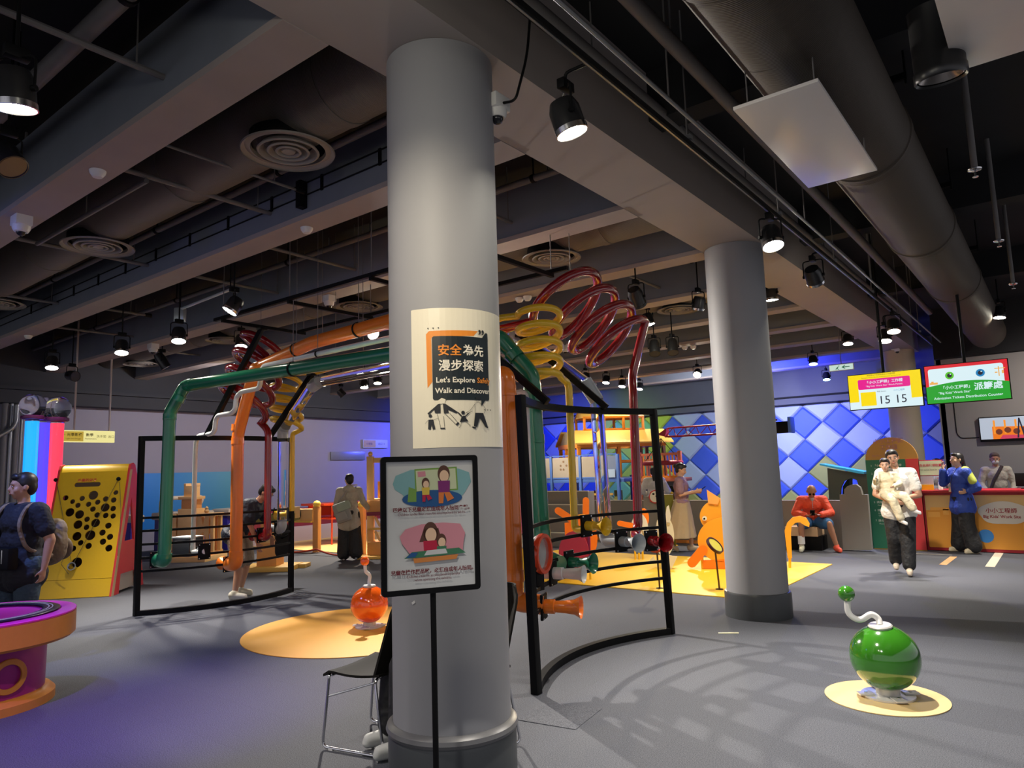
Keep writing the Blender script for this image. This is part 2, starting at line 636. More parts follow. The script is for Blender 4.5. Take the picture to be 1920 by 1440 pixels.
for a, b, r, l in pl:
    A, B = gz(*a, 4.25), gz(*b, 4.25)
    x = (A.x + B.x) / 2
    y1 = max(A.y, B.y)
    yb = min([q for q in BY if q > y1 - .5] or [y1])
    t = thing('sprinkler_pipe', l, 'pipe', (x, y1, 4.25), group='small pipes between beams')
    MB().cyl((x, min(A.y, B.y) - .25, 4.25), (x, y1, 4.25), r, n=10).build('pipe_run', m_pipe, t)
    MB().cyl((x, y1 - .08, 4.25), (x, y1 + .015, 4.25), r * 1.7, n=10).build('end_cap', m_black, t)
    MB().cyl((x, y1 - .3, 4.25), (x, y1 - .3, ZD), .006, n=6).build('hanger_rod', m_pipe, t)
# long pipes parallel to the beams, one per bay
for i, (y, z, r) in enumerate([(1.62, 4.35, .055), (3.75, 4.5, .035), (5.5, 4.5, .035), (7.45, 4.5, .035), (9.3, 4.5, .035), (11.2, 4.5, .03), (13.0, 4.5, .03)]):
    t = thing('ceiling_pipe', ['thick grey pipe with brackets beside the nearest beam, top left', 'long grey pipe beyond the big diffuser'][i] if i < 2 else 'long grey pipe along the %s ceiling bay' % ['', '', 'third', 'fourth', 'fifth', 'sixth', 'seventh'][i], 'pipe', (-10, y, z), group='long pipes along the beams')
    MB().cyl((XW + .4, y, z), (GX0 - .02, y, z), r, n=14).build('pipe_run', m_pipe, t)
    for x in (-3.9, -5.6, -8, -11, -14):
        MB().lathe([(r * 1.02, -.02), (r * 1.25, -.02), (r * 1.25, .02), (r * 1.02, .02)], (x, y, z), 14, Matrix.Rotation(PI / 2, 3, 'Y'), cap=False).build('clamp', m_black, t)
        MB().cyl((x, y, z + r), (x, y, ZD), .008, n=6).build('hanger_rod', m_black, t)
A, B = gz(72, 458, 4.2), gz(272, 338, 4.2)
ym = (A.y + B.y) / 2
t = thing('ceiling_pipe', 'single grey pipe beside the nearest beam, between two sprinkler pipes', 'pipe', (A.x, ym, 4.2))
MB().cyl((A.x, ym, 4.2), (B.x, ym, 4.2), .022, n=10).build('pipe_run', m_pipe, t)
MB().cyl(((A.x + B.x) / 2, ym, 4.2), ((A.x + B.x) / 2, ym, ZD), .006, n=6).build('hanger_rod', m_pipe, t)
# two cables with clips on the web of the second beam
t = thing('beam_cables', 'pair of thin black cables clipped along the second beam', 'cables', (-8, 3.93, 4.3))
for z in (4.28, 4.4):
    MB().cyl((XW + .5, 3.93, z), (-3.1, 3.93, z), .007, n=6).build('cable', m_black, t)
for x in [-3.6 - .8 * k for k in range(12)]:
    MB().box((x, 3.935, 4.34), (.03, .02, .15)).build('clip', m_black, t)
B = gz(592, 380, 4.25)
MB().box((B.x, 3.90, 4.28), (.07, .08, .26)).build('bracket', m_black, t)

# right of the girder: big round duct along the hall, conduits, lamp track
XT = -1.86
DUX, DUZ, DUR = -1.0, 4.1, .33
t = thing('large_duct', 'large brown-grey spiral duct running away on the right', 'duct', (DUX, 6, DUZ))
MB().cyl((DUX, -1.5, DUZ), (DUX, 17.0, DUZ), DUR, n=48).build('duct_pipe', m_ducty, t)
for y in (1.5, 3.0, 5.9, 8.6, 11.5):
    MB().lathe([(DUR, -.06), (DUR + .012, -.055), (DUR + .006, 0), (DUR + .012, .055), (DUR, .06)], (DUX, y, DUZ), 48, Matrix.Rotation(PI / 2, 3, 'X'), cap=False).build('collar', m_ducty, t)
    MB().box((DUX, y - .12, DUZ + .36), (.7, .03, .05)).build('hanger_bar', m_black, t)
    for s in (-.34, .34):
        MB().cyl((DUX + s, y - .12, DUZ + .3), (DUX + s, y - .12, ZD), .008, n=6).build('hanger_rod', m_black, t)
m_conduit = mat('galvanised conduit', (.30, .31, .32), .35, metal=.7, noise=.1, scale=5)
for i, (x, z, r, y1, l) in enumerate([(XT + .10, 3.93, .014, 16.5, 'shiny conduit beside the lamp track'), (-1.72, 4.3, .05, 15, 'dark pipe just right of the girder, above the lamp track'),
                                  (.12, 4.2, .035, 15, 'pale pipe at the right carrying the sprinkler drops'), (-2.3, 4.45, .045, 15, 'pipe tucked against the girder side')]):
    t = thing('ceiling_pipe', l, 'pipe', (x, 5, z))
    MB().cyl((x, -1, z), (x, y1, z), r, n=14).build('pipe_run', m_conduit if i in (0,) else m_pipe, t)
    for y in (1, 4, 7, 10, 13):
        MB().cyl((x, y, z), (x, y, ZD), .006, n=6).build('hanger_rod', m_pipe, t)
    if i == 2:
        for y in (2.2, 4.4, 6.4):
            pass
t = thing('lamp_track', 'black lamp track hung beside the girder, carrying the bright spotlights', 'track', (XT, 8, 3.85))
MB().box((XT, 7.6, 3.85), (.036, 17, .04), bev=.004).build('rail', m_black, t)
MB().box((XT, 7.6, 3.828), (.012, 17, .006)).build('slot', m_conduit, t)
for y in (.5, 2.5, 4.5, 6.5, 8.5, 10.5, 12.5, 14.5):
    MB().cyl((XT, y, 3.87), (XT, y, ZD), .006, n=6).build('hanger_rod', m_pipe, t)
    MB().box((XT, y, 3.89), (.06, .05, .03)).build('clamp', m_conduit, t)

# sprinkler drops on the right
def sprinkler(px, py, label, z=3.75):
    p = gz(px, py, z)
    t = thing('sprinkler_drop', label, 'sprinkler', p, group='sprinkler heads')
    MB().cyl(p + Vector((0, 0, .03)), p + Vector((0, 0, ZD - z)), .022, n=12).build('drop_pipe', m_pipe, t)
    MB().lathe([(.008, 0), (.045, .012), (.048, .02), (.02, .035)], p, 20).build('escutcheon', m_chrome, t)
    MB().cyl(p + Vector((0, 0, -.04)), p, .008, n=8).build('head_stem', m_chrome, t)
    MB().lathe([(.0001, -.045), (.02, -.043), (.021, -.04), (.0001, -.038)], p, 14).build('deflector', m_chrome, t)
sprinkler(1765, 112, 'chrome sprinkler head on a drop pipe, top right beside the pale panel')
sprinkler(1828, 322, 'chrome sprinkler head on a long drop, right of the white panel')
sprinkler(1873, 455, 'chrome sprinkler head farther along, right side')
sprinkler(1900, 535, 'chrome sprinkler head at the right edge above the red-framed screen')

# hanging pale boards
m_board = mat('pale gloss board', (.85, .80, .76), .25, noise=.03, scale=2)
def hung_board(cx, cy, w, d, z, label):
    t = thing('ceiling_board', label, 'board', (cx, cy, z))
    MB().box((cx, cy, z), (w, d, .02), bev=.003).build('board_sheet', m_board, t)
    for sx in (-1, 1):
        for sy in (-1, 1):
            MB().cyl((cx + sx * w * .4, cy + sy * d * .42, z + .01), (cx + sx * w * .4, cy + sy * d * .42, ZD), .004, n=6).build('wire', m_pipe, t)
    MB().box((cx, cy, z + .05), (w * .5, d * .8, .05)).build('stiffener', m_black, t)
hung_board(-1.05, 4.505, .455, 1.485, 3.6, 'pale glossy board hanging flat under the duct, catching lamp light')
hung_board(.32, 3.02, 1.14, 2.26, 3.6, 'large pale board cut off by the top right corner')

# ---------------------------------------------------------------- spotlights
m_lampbody = mat('lamp body black', (.015, .015, .016), .3)
def lens_mat(name, col, e):
    return mat(name, (.8, .8, .8), .3, emit=e, ecol=col)
lm_warm = lens_mat('lamp lens warm', (1, .93, .75), 30)
lm_off = mat('lamp lens dark', (.06, .06, .065), .2)
lm_blue = lens_mat('lamp lens blue', (.12, .18, 1), 25)
lm_cyan = lens_mat('lamp lens cyan', (.1, .5, 1), 25)

def lamp(px, py, z, aim, label, power=0, color=(1, .88, .70), size=60, blend=.7, r=.09, lens=None, top=None, ln=.19, group='track spotlights', pos=None):
    """px,py = centre of the lens"""
    p = Vector(pos) if pos is not None else gz(px, py, z)
    if aim is None:
        q_ = Vector((-p.x, -p.y, 0)).normalized()
        aim = Vector((p.x + q_.x * 1.1, p.y + q_.y * 1.1, 0))
    d = (Vector(aim) - p).normalized()
    t = thing('spotlight', label, 'spotlight', p, group=group)
    q = d.to_track_quat('-Z', 'Y').to_matrix()
    hs_ = MB().lathe([(r * .93, .012), (r * .97, -.002), (r, 0), (r * 1.03, .012), (r, .03), (r, ln * .75), (r * .8, ln), (.0001, ln)], p, 32, q, cap=False).build('housing', m_lampbody, t)
    MB().lathe([(r * 1.0, -.0), (r * 1.05, .0), (r * 1.05, .03), (r, .03)], p, 32, q, cap=False).build('rim', m_chrome if power else m_lampbody, hs_)
    MB().lathe([(.0001, .004), (r * .95, .004)], p, 32, q, cap=False).build('lens', (lens or lm_warm) if (power or lens) else lm_off, hs_)
    piv = p - d * ln * .5
    side = q @ Vector((1, 0, 0))
    upv = Vector((0, 0, 1))
    top_z = top if top is not None else 3.85
    h = .17
    pts = [piv + side * (r + .012), piv + side * (r + .012) + upv * h, piv - side * (r + .012) + upv * h, piv - side * (r + .012)]
    yk = MB().tube(rounded(pts, .03, 3), .007, 6).build('yoke', m_black, t)
    for s in (1, -1):
        MB().cyl(piv + side * s * (r - .005), piv + side * s * (r + .022), .016, n=10).build('knob', m_black, yk)
    tp = piv + upv * h
    if top_z == 3.85:
        MB().tube(rounded([tp, (tp.x, tp.y, 3.86), (XT, tp.y, 3.86)], .03, 3), .010, 8).build('stem', m_black, t)
    else:
        MB().cyl(tp, (tp.x, tp.y, ZD), .010, n=8).build('stem', m_black, t)
    MB().box((tp.x, tp.y, tp.z + .02), (.05, .11, .06), bev=.006).build('driver_box', m_black, t)
    if power:
        spot(p + d * .03, aim, power, color, size, blend, .05, t)
    return t
W1 = (1, .92, .82)
lamp(30, 205, 3.45, (-4.2, 1.6, 0), 'big lit spotlight at the left edge near the top', 60, W1, 80, top=ZD)
lamp(1073, 250, 3.5, (-1.3, 4.0, 0), 'lit spotlight right of the poster column, under the girder', 90, W1, 75, top=3.85)
lamp(1450, 462, 3.5, (-1.05, 5.35, 0), 'glaring spotlight beside the top of the second column', 260, W1, 85, top=3.85)
lamp(1676, 622, 3.5, None, 'upper of two bright spotlights in front of the farthest column', 150, W1, 70, top=3.85)
lamp(1660, 640, 3.45, None, 'lower of two bright spotlights in front of the farthest column', 0, lens=lm_warm, top=3.85)
lamp(1530, 530, 3.55, (-1.95, 11.3, .7), 'spotlight turned away from view, on the track right of the second column', 170, W1, 38, top=3.85)
lamp(335, 640, 3.5, None, 'lit spotlight hanging lowest under the short lamp track', 110, W1, 75, r=.09, top=4.0)
lamp(228, 662, 3.5, None, 'lit spotlight between the two others at left, above the ball board', 130, W1, 75, top=4.3)
lamp(97, 690, 3.5, None, 'lit spotlight above the clear globes', 70, W1, 70, top=4.3)
lamp(430, 584, 3.6, (-8.6, 2.4, 0), 'angled lit spotlight at the right end of the short lamp track', 60, W1, 70, top=4.0)
lamp(142, 706, 3.5, (-9, 6.5, 2.5), 'dark spotlight tilted sideways, right of the one over the globes', 0, top=4.3)
lamp(18, 315, 3.5, (-3.4, 2.4, 1.0), 'dark spotlight seen edge-on at the left edge', 0, top=ZD, pos=gz(25, 314, 3.75))
lamp(452, 650, 3.7, None, 'lit spotlight behind the left red coil', 170, W1, 70, top=ZD)
lamp(700, 626, 3.7, (-1.3, 5.0, 0), 'lit spotlight just under the orange pipe by the poster column', 520, W1, 85, top=ZD)
lamp(605, 722, 3.7, None, 'small lit spotlight below the clear tube', 170, W1, 80, top=ZD)
lamp(683, 727, 3.7, None, 'small lit spotlight left of the poster column, brightest of the far pair', 190, (1, .84, .62), 80, top=ZD)
lamp(708, 719, 3.8, None, 'small lit spotlight closest to the poster column', 0, lens=lm_warm, top=ZD)
lamp(644, 742, 3.6, (-13.6, 12, 2.6), 'unlit black spotlight below the far lit pair', 0, top=ZD)
lamp(312, 690, 3.7, (-12, 8, .5), 'unlit black spotlight hanging by the far diffuser at left', 0, top=ZD, ln=.3)
lamp(1199, 572, 3.6, (-4.2, 10, 1.5), 'black lamp turned away, above the right red coil', 0, top=ZD, ln=.24)
lamp(1218, 609, 3.9, (-4.2, 10.6, 0), 'lit spotlight beside the right end of the red coil', 90, W1, 80, top=ZD)
lamp(1228, 664, 3.5, (-4.6, 9.5, 0.5), 'left of two black spotlights right of the red coil', 0, top=ZD, ln=.26)
lamp(1262, 662, 3.5, (-4.4, 9.7, 0.5), 'right of two black spotlights right of the red coil', 0, top=ZD, ln=.26)
for i, (px, py) in enumerate(((1097, 713), (1136, 718), (1166, 725), (1199, 730))):
    lamp(px, py, 3.8, (gz(px, py, 3.8).x, gz(px, py, 3.8).y - 1.2, 0), '%s lit lamp of the far row above the play house' % ['leftmost', 'second', 'third', 'rightmost'][i], 22, (1, .78, .5), 95, top=ZD)
lamp(1307, 703, 3.8, (-5.8, 11.8, 0), 'lit lamp left of the second column, above the crane', 190, (1, .85, .6), 100, top=ZD)
lamp(1447, 563, 3.9, (-3.0, 10.2, 0), 'lit lamp right of the second column under the beams', 80, W1, 70, top=ZD)
lamp(1590, 645, 3.9, None, 'lit lamp above the exit sign', 110, W1, 90, top=ZD)
lamp(1874, 596, 3.9, (-1.0, 13.6, 0), 'lit downlight above the red-framed screen', 170, W1, 95, top=ZD)
lamp(1525, 683, 3.75, None, 'blue-lit lamp, upper left of the blue pair', 60, (.06, .10, 1), 150, lens=lm_blue, top=ZD, group='coloured lamps')
lamp(1550, 712, 3.75, None, 'cyan-lit lamp, lower right of the blue pair', 40, (.10, .35, 1), 150, lens=lm_cyan, top=ZD, group='coloured lamps')
# big dark can lamp, top right
p = gz(1765, 150, 3.5)
t = thing('can_light', 'large unlit black can light beside the pale board, top right', 'lamp', p)
q = Matrix.Rotation(R(10), 3, 'X')
MB().lathe([(.105, .01), (.115, 0), (.12, .01), (.12, .05), (.115, .06), (.115, .36), (.0001, .36)], p, 40, q, cap=False).build('housing', m_lampbody, t)
MB().lathe([(.0001, .09), (.06, .07), (.10, .015)], p, 40, q, cap=False).build('reflector', mat('reflector', (.35, .32, .3), .25, metal=.8), t)
MB().cyl(p + Vector((0, 0, .35)), (p.x, p.y - .06, ZD), .012, n=8).build('stem', m_black, t)

# lamp track on the left with wrapped clamp
A, B = gz(338, 580, 4.0), gz(432, 543, 4.0)
t = thing('lamp_track', 'short pale lamp track hung in the third bay on the left', 'track', A)
MB().cyl(A, B, .018, n=10).build('rail', mat('track pale', (.6, .62, .62), .3, metal=.3), t)
MB().box(A + Vector((0, 0, -.08)), (.14, .10, .2), Matrix.Rotation(.6, 3, 'Z'), bev=.02).build('clamp', mat('foil', (.45, .5, .48), .3, metal=.6), t)
for q_ in (A, B):
    MB().cyl(q_, (q_.x, q_.y, ZD), .008, n=6).build('hanger_rod', m_black, t)

# ---------------------------------------------------------------- dome cameras and detectors
def dome_camera(px, py, z, label, s=1.0, top=True, pos=None):
    p = Vector(pos) if pos is not None else gz(px, py, z)
    t = thing('dome_camera', label, 'security camera', p, group='dome cameras')
    MB().box(p + Vector((0, 0, .05 * s)), (.15 * s, .13 * s, .09 * s), bev=.012).build('mount', m_white, t)
    MB().lathe([(.07 * s, .01 * s), (.068 * s, -.02 * s), (.055 * s, -.045 * s), (.04 * s, -.05 * s)], p, 24).build('housing', m_white, t)
    MB().ball(p + Vector((0, 0, -.042 * s)), (.04 * s, .04 * s, .04 * s), nu=16, nv=10).build('dome', mat('dark dome', (.02, .02, .025), .06), t)
    if top:
        MB().cyl(p + Vector((0, 0, .09 * s)), (p.x, p.y, ZD), .012, n=8).build('stem', m_pipe, t)
dome_camera(40, 425, 3.95, 'white dome camera under the nearest beam, far left', 1.05)
dome_camera(617, 567, 3.95, 'white dome camera above the orange overhead pipe')
dome_camera(287, 655, 3.95, 'white dome camera between two lit spotlights on the left', 1.1)
dome_camera(1060, 656, 3.9, 'white dome camera behind the lower turns of the right red coil', .9)
# side-mounted on the columns
def col_camera(px, py, cy_, label, side=1):
    d = ray(px, py)
    c = Vector((-2.76, cy_, 0))
    tt = (c.y) / d.y
    P = gy(px, py, cy_)
    t = thing('dome_camera', label, 'security camera', P, group='dome cameras')
    MB().box(P + Vector((-.03, 0, .05)), (.16, .14, .09), bev=.01).build('mount', m_white, t)
    MB().lathe([(.06, .01), (.058, -.02), (.045, -.04)], P, 24).build('housing', m_white, t)
    MB().ball(P + Vector((0, 0, -.04)), .038, nu=16, nv=10).build('dome', mat('dark dome', (.02, .02, .025), .06), t)
    MB().tube(rounded([P + Vector((.05, 0, .04)), P + Vector((.14, 0, .02)), P + Vector((.2, .05, .3)), P + Vector((.2, .1, .6))], .1), .008, 6).build('cable', m_black, t)
col_camera(932, 210, 3.15, 'white dome camera peeking out behind the top of the poster column')
col_camera(1641, 634, 17.9, 'white dome camera left of the farthest column top')
col_camera(1682, 656, 17.6, 'white dome camera on the front of the farthest column')

def detector(px, py, z, label):
    p = gz(px, py, z)
    t = thing('smoke_detector', label, 'smoke detector', p, group='smoke detectors')
    MB().lathe([(.0001, -.03), (.035, -.028), (.055, 0), (.06, .02), (.06, .035), (.0001, .035)], p, 24).build('sensor_head', m_white, t)
    MB().cyl(p + Vector((0, 0, .03)), (p.x, p.y, ZD if z < 4.0 else z + .05), .01, n=8).build('stem', m_pipe, t)
detector(183, 326, 4.02, 'white smoke detector under the nearest beam')
detector(575, 432, 4.02, 'white smoke detector under the second beam, left of the poster column')
detector(53, 632, 4.02, 'small white detector under the second beam, far left')
detector(974, 563, 4.0, 'left of two small white detectors near the yellow coil')
detector(989, 560, 4.0, 'right of two small white detectors near the yellow coil')
detector(1284, 653, 4.0, 'left of two small white detectors left of the second column')
detector(1300, 652, 4.0, 'right of two small white detectors left of the second column')

# lamps above and beside the view: warm ones on the track near the camera, violet and blue ones at the left, green and blue ones by the far corner, added unseen fills behind the columns
lamp(0, 0, 0, (-2.75, 2.9, 2.3), 'spotlight on the lamp track over the photographer, aimed at the poster column', 42, (1, .87, .66), 62, pos=(-1.86, .9, 3.5), top=3.85, blend=1)
lamp(0, 0, 0, (-.7, 2.4, 0), 'lit spotlight above the camera, lighting the near carpet', 60, (1, .97, .94), 66, pos=(-1.0, .4, 3.6), top=3.85)
lamp(0, 0, 0, (-5.3, 2.45, 0), 'violet spotlight above the carpet right of the drum table', 210, (.22, .04, 1), 44, pos=(-4.7, .9, 3.6), top=ZD, group='coloured lamps', lens=lens_mat('lamp lens violet', (.25, .08, 1), 20), blend=1)
lamp(0, 0, 0, (-7.4, 3.6, 0), 'pale blue spotlight over the carpet before the left frame', 95, (.25, .36, 1), 60, pos=(-7.2, 1.2, 3.7), top=ZD, group='coloured lamps', lens=lm_blue, blend=1)
lamp(0, 0, 0, (XW, 16.6, 2.2), 'blue spotlight by the left wall hidden behind the poster column', 260, (.06, .08, 1), 110, pos=(-15.0, 17.3, 3.5), top=ZD, group='coloured lamps', lens=lm_blue, blend=1)
lamp(0, 0, 0, (-11.8, YW, 2.4), 'green spotlight washing the diamond wall above the play house', 30, (.6, 1, .3), 110, pos=(-11.6, 19.3, 3.6), top=ZD, group='coloured lamps', lens=lens_mat('lamp lens green', (.4, 1, .2), 15), blend=1)
lamp(0, 0, 0, (-14.0, YW, 2.6), 'deep blue spotlight washing the far left of the diamond wall', 160, (.05, .08, 1), 110, pos=(-13.4, 19.0, 3.6), top=ZD, group='coloured lamps', lens=lm_blue, blend=1)
lamp(0, 0, 0, (XW, 8.5, 1.4), 'spotlight washing the left wall beyond the frame', 70, (.95, .9, 1), 130, pos=(-13.2, 8.0, 3.8), top=ZD, blend=1)
lamp(0, 0, 0, (XW, 13.0, 1.4), 'spotlight washing the left wall near the far exhibits', 65, (.95, .9, 1), 130, pos=(-13.4, 13.2, 3.8), top=ZD, blend=1)
lamp(0, 0, 0, (-5.2, 10.2, 0), 'spotlight over the yellow mat, hidden behind the second column', 80, (1, .9, .75), 110, pos=(-3.9, 9.4, 3.8), top=ZD, blend=.8)
lamp(0, 0, 0, (.3, 17.9, 1.8), 'spotlight washing the grey wall behind the counter', 60, (1, .92, .85), 120, pos=(.3, 15.6, 3.8), top=ZD, blend=1)
lamp(0, 0, 0, (-5.4, YW, 1.2), 'added white fill light on the diamond wall, unseen behind the second column', 150, (.9, .92, 1), 120, pos=(-6.3, 18.4, 3.8), top=ZD, blend=1)  # added unseen lamp, whitens the wall so the lower olive pads show
lamp(0, 0, 0, (-4.2, YW, 3.4), 'added blue fill light for the diamond wall and fascia, unseen behind the second column', 230, (.03, .05, 1), 130, pos=(-6.0, 17.8, 3.75), top=ZD, group='coloured lamps', lens=lm_blue, blend=1)  # added unseen lamp, carries the blue wash that the visible blue pair lacks
lamp(0, 0, 0, (-9.6, 15.8, 1.9), 'added fill light aimed at the orange play house, unseen behind the poster column', 190, (1, .9, .7), 55, pos=(-11.6, 12.9, 3.8), top=ZD, blend=.9)  # added unseen lamp, only there to brighten the play house from the front
lamp(0, 0, 0, (-9.4, YW, 1.6), 'second added white fill light on the diamond wall, unseen behind the second column', 190, (.8, .85, 1), 110, pos=(-6.6, 16.9, 3.8), top=ZD, blend=1)  # added unseen lamp, lifts the dark left stretch of the diamond wall

# ================================================================ SPEAKING TUBES: two curved black frames joined overhead by coloured pipes
m_green = mat('pipe green', (.012, .17, .085), .28, coat=.5, noise=.05)
m_orange = mat('pipe orange', (.88, .20, .015), .3, coat=.5, noise=.04)
m_yellow = mat('pipe yellow', (.80, .50, .02), .3, coat=.5, noise=.04)
m_red = mat('pipe crimson', (.24, .005, .009), .2, coat=.8, noise=.05)
m_whitep = mat('pipe off-white', (.72, .72, .70), .35, coat=.3)
m_greyp = mat('pipe fitting grey', (.38, .42, .46), .35)
m_clear = mat('clear acrylic', (.92, .95, 1), .03, trans=1)

def arc_x(side, y):
    """plan curve of a frame: side 'R' bulges towards -x, 'L' towards +x"""
    if side == 'R': y0, y1, x0, x1, s, sg = 4.33, 6.53, -3.21, -3.19, .33, -1
    else: y0, y1, x0, x1, s, sg = 4.19, 6.24, -9.17, -8.95, .33, 1
    t = (y - y0) / (y1 - y0)
    return x0 + (x1 - x0) * t + sg * s * 4 * t * (1 - t)

def arc_bar(side, z, w, h, n=18, y0=None, y1=None, dx=0.):
    a, b = (4.33, 6.53) if side == 'R' else (4.19, 6.24)
    a = y0 if y0 is not None else a
    b = y1 if y1 is not None else b
    m = MB()
    P = [Vector((arc_x(side, a + (b - a) * i / n) + dx, a + (b - a) * i / n, z)) for i in range(n + 1)]
    vs = []
    for i, p in enumerate(P):
        d = (P[min(i + 1, n)] - P[max(i - 1, 0)]).normalized()
        s = Vector((-d.y, d.x, 0))
        for e, f in ((-1, -1), (1, -1), (1, 1), (-1, 1)):
            vs.append(p + s * e * w / 2 + Vector((0, 0, f * h / 2)))
    fs = [(i * 4 + k, i * 4 + (k + 1) % 4, i * 4 + 4 + (k + 1) % 4, i * 4 + 4 + k) for i in range(n) for k in range(4)]
    fs += [(3, 2, 1, 0), (n * 4, n * 4 + 1, n * 4 + 2, n * 4 + 3)]
    return m.add(vs, fs)

LEAN = .06
RZ = [1.18, 1.02, .855, .69, .53]
HF = 2.2
for side, ys, lab in (('R', (4.33, 6.53), 'large curved black metal frame right of the poster column, with horns on its rungs'),
                      ('L', (4.19, 6.24), 'large curved black metal frame on the left, man in shorts behind it')):
    t = thing('curved_frame', lab, 'frame', (arc_x(side, ys[0]), ys[0], 0), group='curved tube frames')
    for y in ys:
        ln_ = LEAN if side == 'R' else 0.
        MB().box((arc_x(side, y) - ln_ / 2, y, HF / 2), (.062, .062, HF), Matrix.Rotation(-math.atan(ln_ / HF), 3, 'Y'), bev=.004).build('post', m_black, t)
    arc_bar(side, HF - .03, .06, .06, dx=-ln_).build('top_rail', m_black, t)
    arc_bar(side, .03, .06, .06).build('floor_rail', m_black, t)
    for z in RZ:
        arc_bar(side, z, .022, .028, dx=-ln_ * z / HF).build('rung', m_black, t)

def rod(t, p, z1=ZD):
    MB().cyl(p, (p[0], p[1], z1), .004, n=6).build('hanger_rod', m_pipe, t)

def clampring(t, p, d, r):
    q = Vector(d).to_track_quat('Z', 'Y').to_matrix()
    MB().lathe([(r * 1.0, -.012), (r * 1.07, -.012), (r * 1.07, .012), (r * 1.0, .012)], p, 24, q, cap=False).build('clamp_ring', m_black, t)

def joint(t, p, d, r, m, L=.1):
    q = Vector(d).to_track_quat('Z', 'Y').to_matrix()
    MB().lathe([(r * 1.0, -L / 2), (r * 1.06, -L / 2), (r * 1.09, -L / 2 + .012), (r * 1.06, -L / 2 + .024), (r * 1.05, L / 2), (r * 1.0, L / 2)], p, 28, q, cap=False).build('pipe_joint', m, t)

def horn(t, side, y, z, m, r=.03, R_=.078, L=.22, plate=True):
    """short stub and bell on the outer face, black mounting plate between rungs"""
    sg = 1 if side == 'R' else -1
    x = arc_x(side, y)
    dy = .01
    tan = Vector((arc_x(side, y + dy) - x, dy, 0)).normalized()
    nrm = Vector((tan.y, -tan.x, 0)) * sg
    p = Vector((x, y, z))
    M = nrm.to_track_quat('Z', 'Y').to_matrix()
    pr = [(r * 1.25, .01), (r * 1.25, .09), (r, .095), (r * 1.1, L * .6), (R_ * .7, L * .85), (R_, L), (R_ * 1.04, L + .004), (R_ * .97, L - .002), (R_ * .66, L * .82), (r * .9, L * .55), (r * .8, .1)]
    MB().lathe(pr, p, 32, M, cap=False).build('horn', m, t)
    if plate:
        B = Matrix((tan, Vector((0, 0, 1)).cross(tan) * -1, Vector((0, 0, 1)))).transposed()
        MB().box(p, (.15, .02, .2), B, bev=.004).build('mounting_plate', m_black, t)
        for a, b in ((-.06, -.085), (.06, -.085), (-.06, .085), (.06, .085)):
            q_ = p + tan * a + Vector((0, 0, b))
            MB().cyl(q_ - nrm * .013, q_ + nrm * .016, .007, n=8).build('bolt', m_chrome, t)
    return p, nrm

def drop(t, side, y, ztop, zh, m, r, back=.17, hz=None, hornr=.03, Rr=.078, mh=None, foot=None, upper=None):
    """vertical pipe behind the frame from ztop down to an elbow and the horn"""
    sg = 1 if side == 'R' else -1
    x = arc_x(side, y) - sg * back
    path = [(x, y, zh + .02 + r), ]
    pts = (upper or []) + [(x, y, ztop), (x, y, zh), (arc_x(side, y) - sg * .012, y, zh)]
    MB().tube(rounded(pts, r * 1.6 + .03, 6), r, 20).build('drop_pipe', m, t)
    joint(t, (x, y, zh + .32), (0, 0, 1), r, m)
    horn(t, side, y, zh, mh or m, hornr, Rr)
    return x

def helix(c0, c1, nrm, Rr, turns, a0=0., n=28, ref=(0, 0, 1), hand=1):
    c0, c1 = Vector(c0), Vector(c1)
    nn = Vector(nrm).normalized()
    u = (Vector(ref) - nn * Vector(ref).dot(nn)).normalized()
    v = nn.cross(u)
    N = int(turns * n)
    return [c0 + (c1 - c0) * (i / N) + Rr * (math.cos(a0 + hand * 2 * PI * i / n) * u + math.sin(a0 + hand * 2 * PI * i / n) * v) for i in range(N + 1)]

def view_helix(p0, p1, xp, Rr, turns, e1i, e2i, ratio, sgn=-1, n=28):
    c0, c1 = gx(*p0, xp[0]), gx(*p1, xp[1])
    v = ((c0 + c1) / 2 - Vector((0, 0, EYE))).normalized()
    r_ = v.cross(Vector((0, 0, 1))).normalized()
    u_ = r_.cross(v)
    e1 = r_ * e1i[0] + u_ * e1i[1]
    e2 = (r_ * e2i[0] + u_ * e2i[1]) * ratio + v * sgn * math.sqrt(1 - ratio ** 2)
    N = int(turns * n)
    return [c0 + (c1 - c0) * (i / N) + Rr * (-math.cos(2 * PI * i / n) * e1 + math.sin(2 * PI * i / n) * e2) for i in range(N + 1)]

# --- green
t = thing('speaking_tube', 'thick green speaking tube running overhead and dropping at both frames', 'speaking tube', (-6, 4.75, 2.8), group='speaking tubes')
xl, xr = arc_x('L', 4.42) + .16, arc_x('R', 5.12) - .17
GL, GR = Vector((-8.72, 4.5, 2.82)), Vector((-3.98, 4.98, 2.84))
MB().tube(rounded([(xl, 4.36, .72), (xl, 4.38, 2.48), GL, GR, (-3.76, 5.16, 2.48), (-3.76, 5.24, .85), (arc_x('R', 5.12) - .012, 5.14, .81)], .05, 4), .076, 28).build('overhead_pipe', m_green, t)
MB().tube(rounded([(xl, 4.36, .74), (xl, 4.36, .66), (xl - .15, 4.36, .66)], .06, 4), .088, 24).build('elbow', m_green, t)
for p, d in ((GL + Vector((.12, .01, 0)), GR - GL), ((xl, 4.38, 2.43), (0, 0, 1)), ((xl + .12, 4.43, 2.66), (GL - Vector((xl, 4.38, 2.48)))), ((-3.85, 5.03, 2.66), (.26, .1, -.36)), ((-3.76, 5.165, 2.36), (0, 0, 1)), ((-3.76, 5.19, 1.9), (0, 0, 1)), ((-3.76, 5.23, 1.05), (0, 0, 1))):
    joint(t, p, d, .076, m_green, .08)
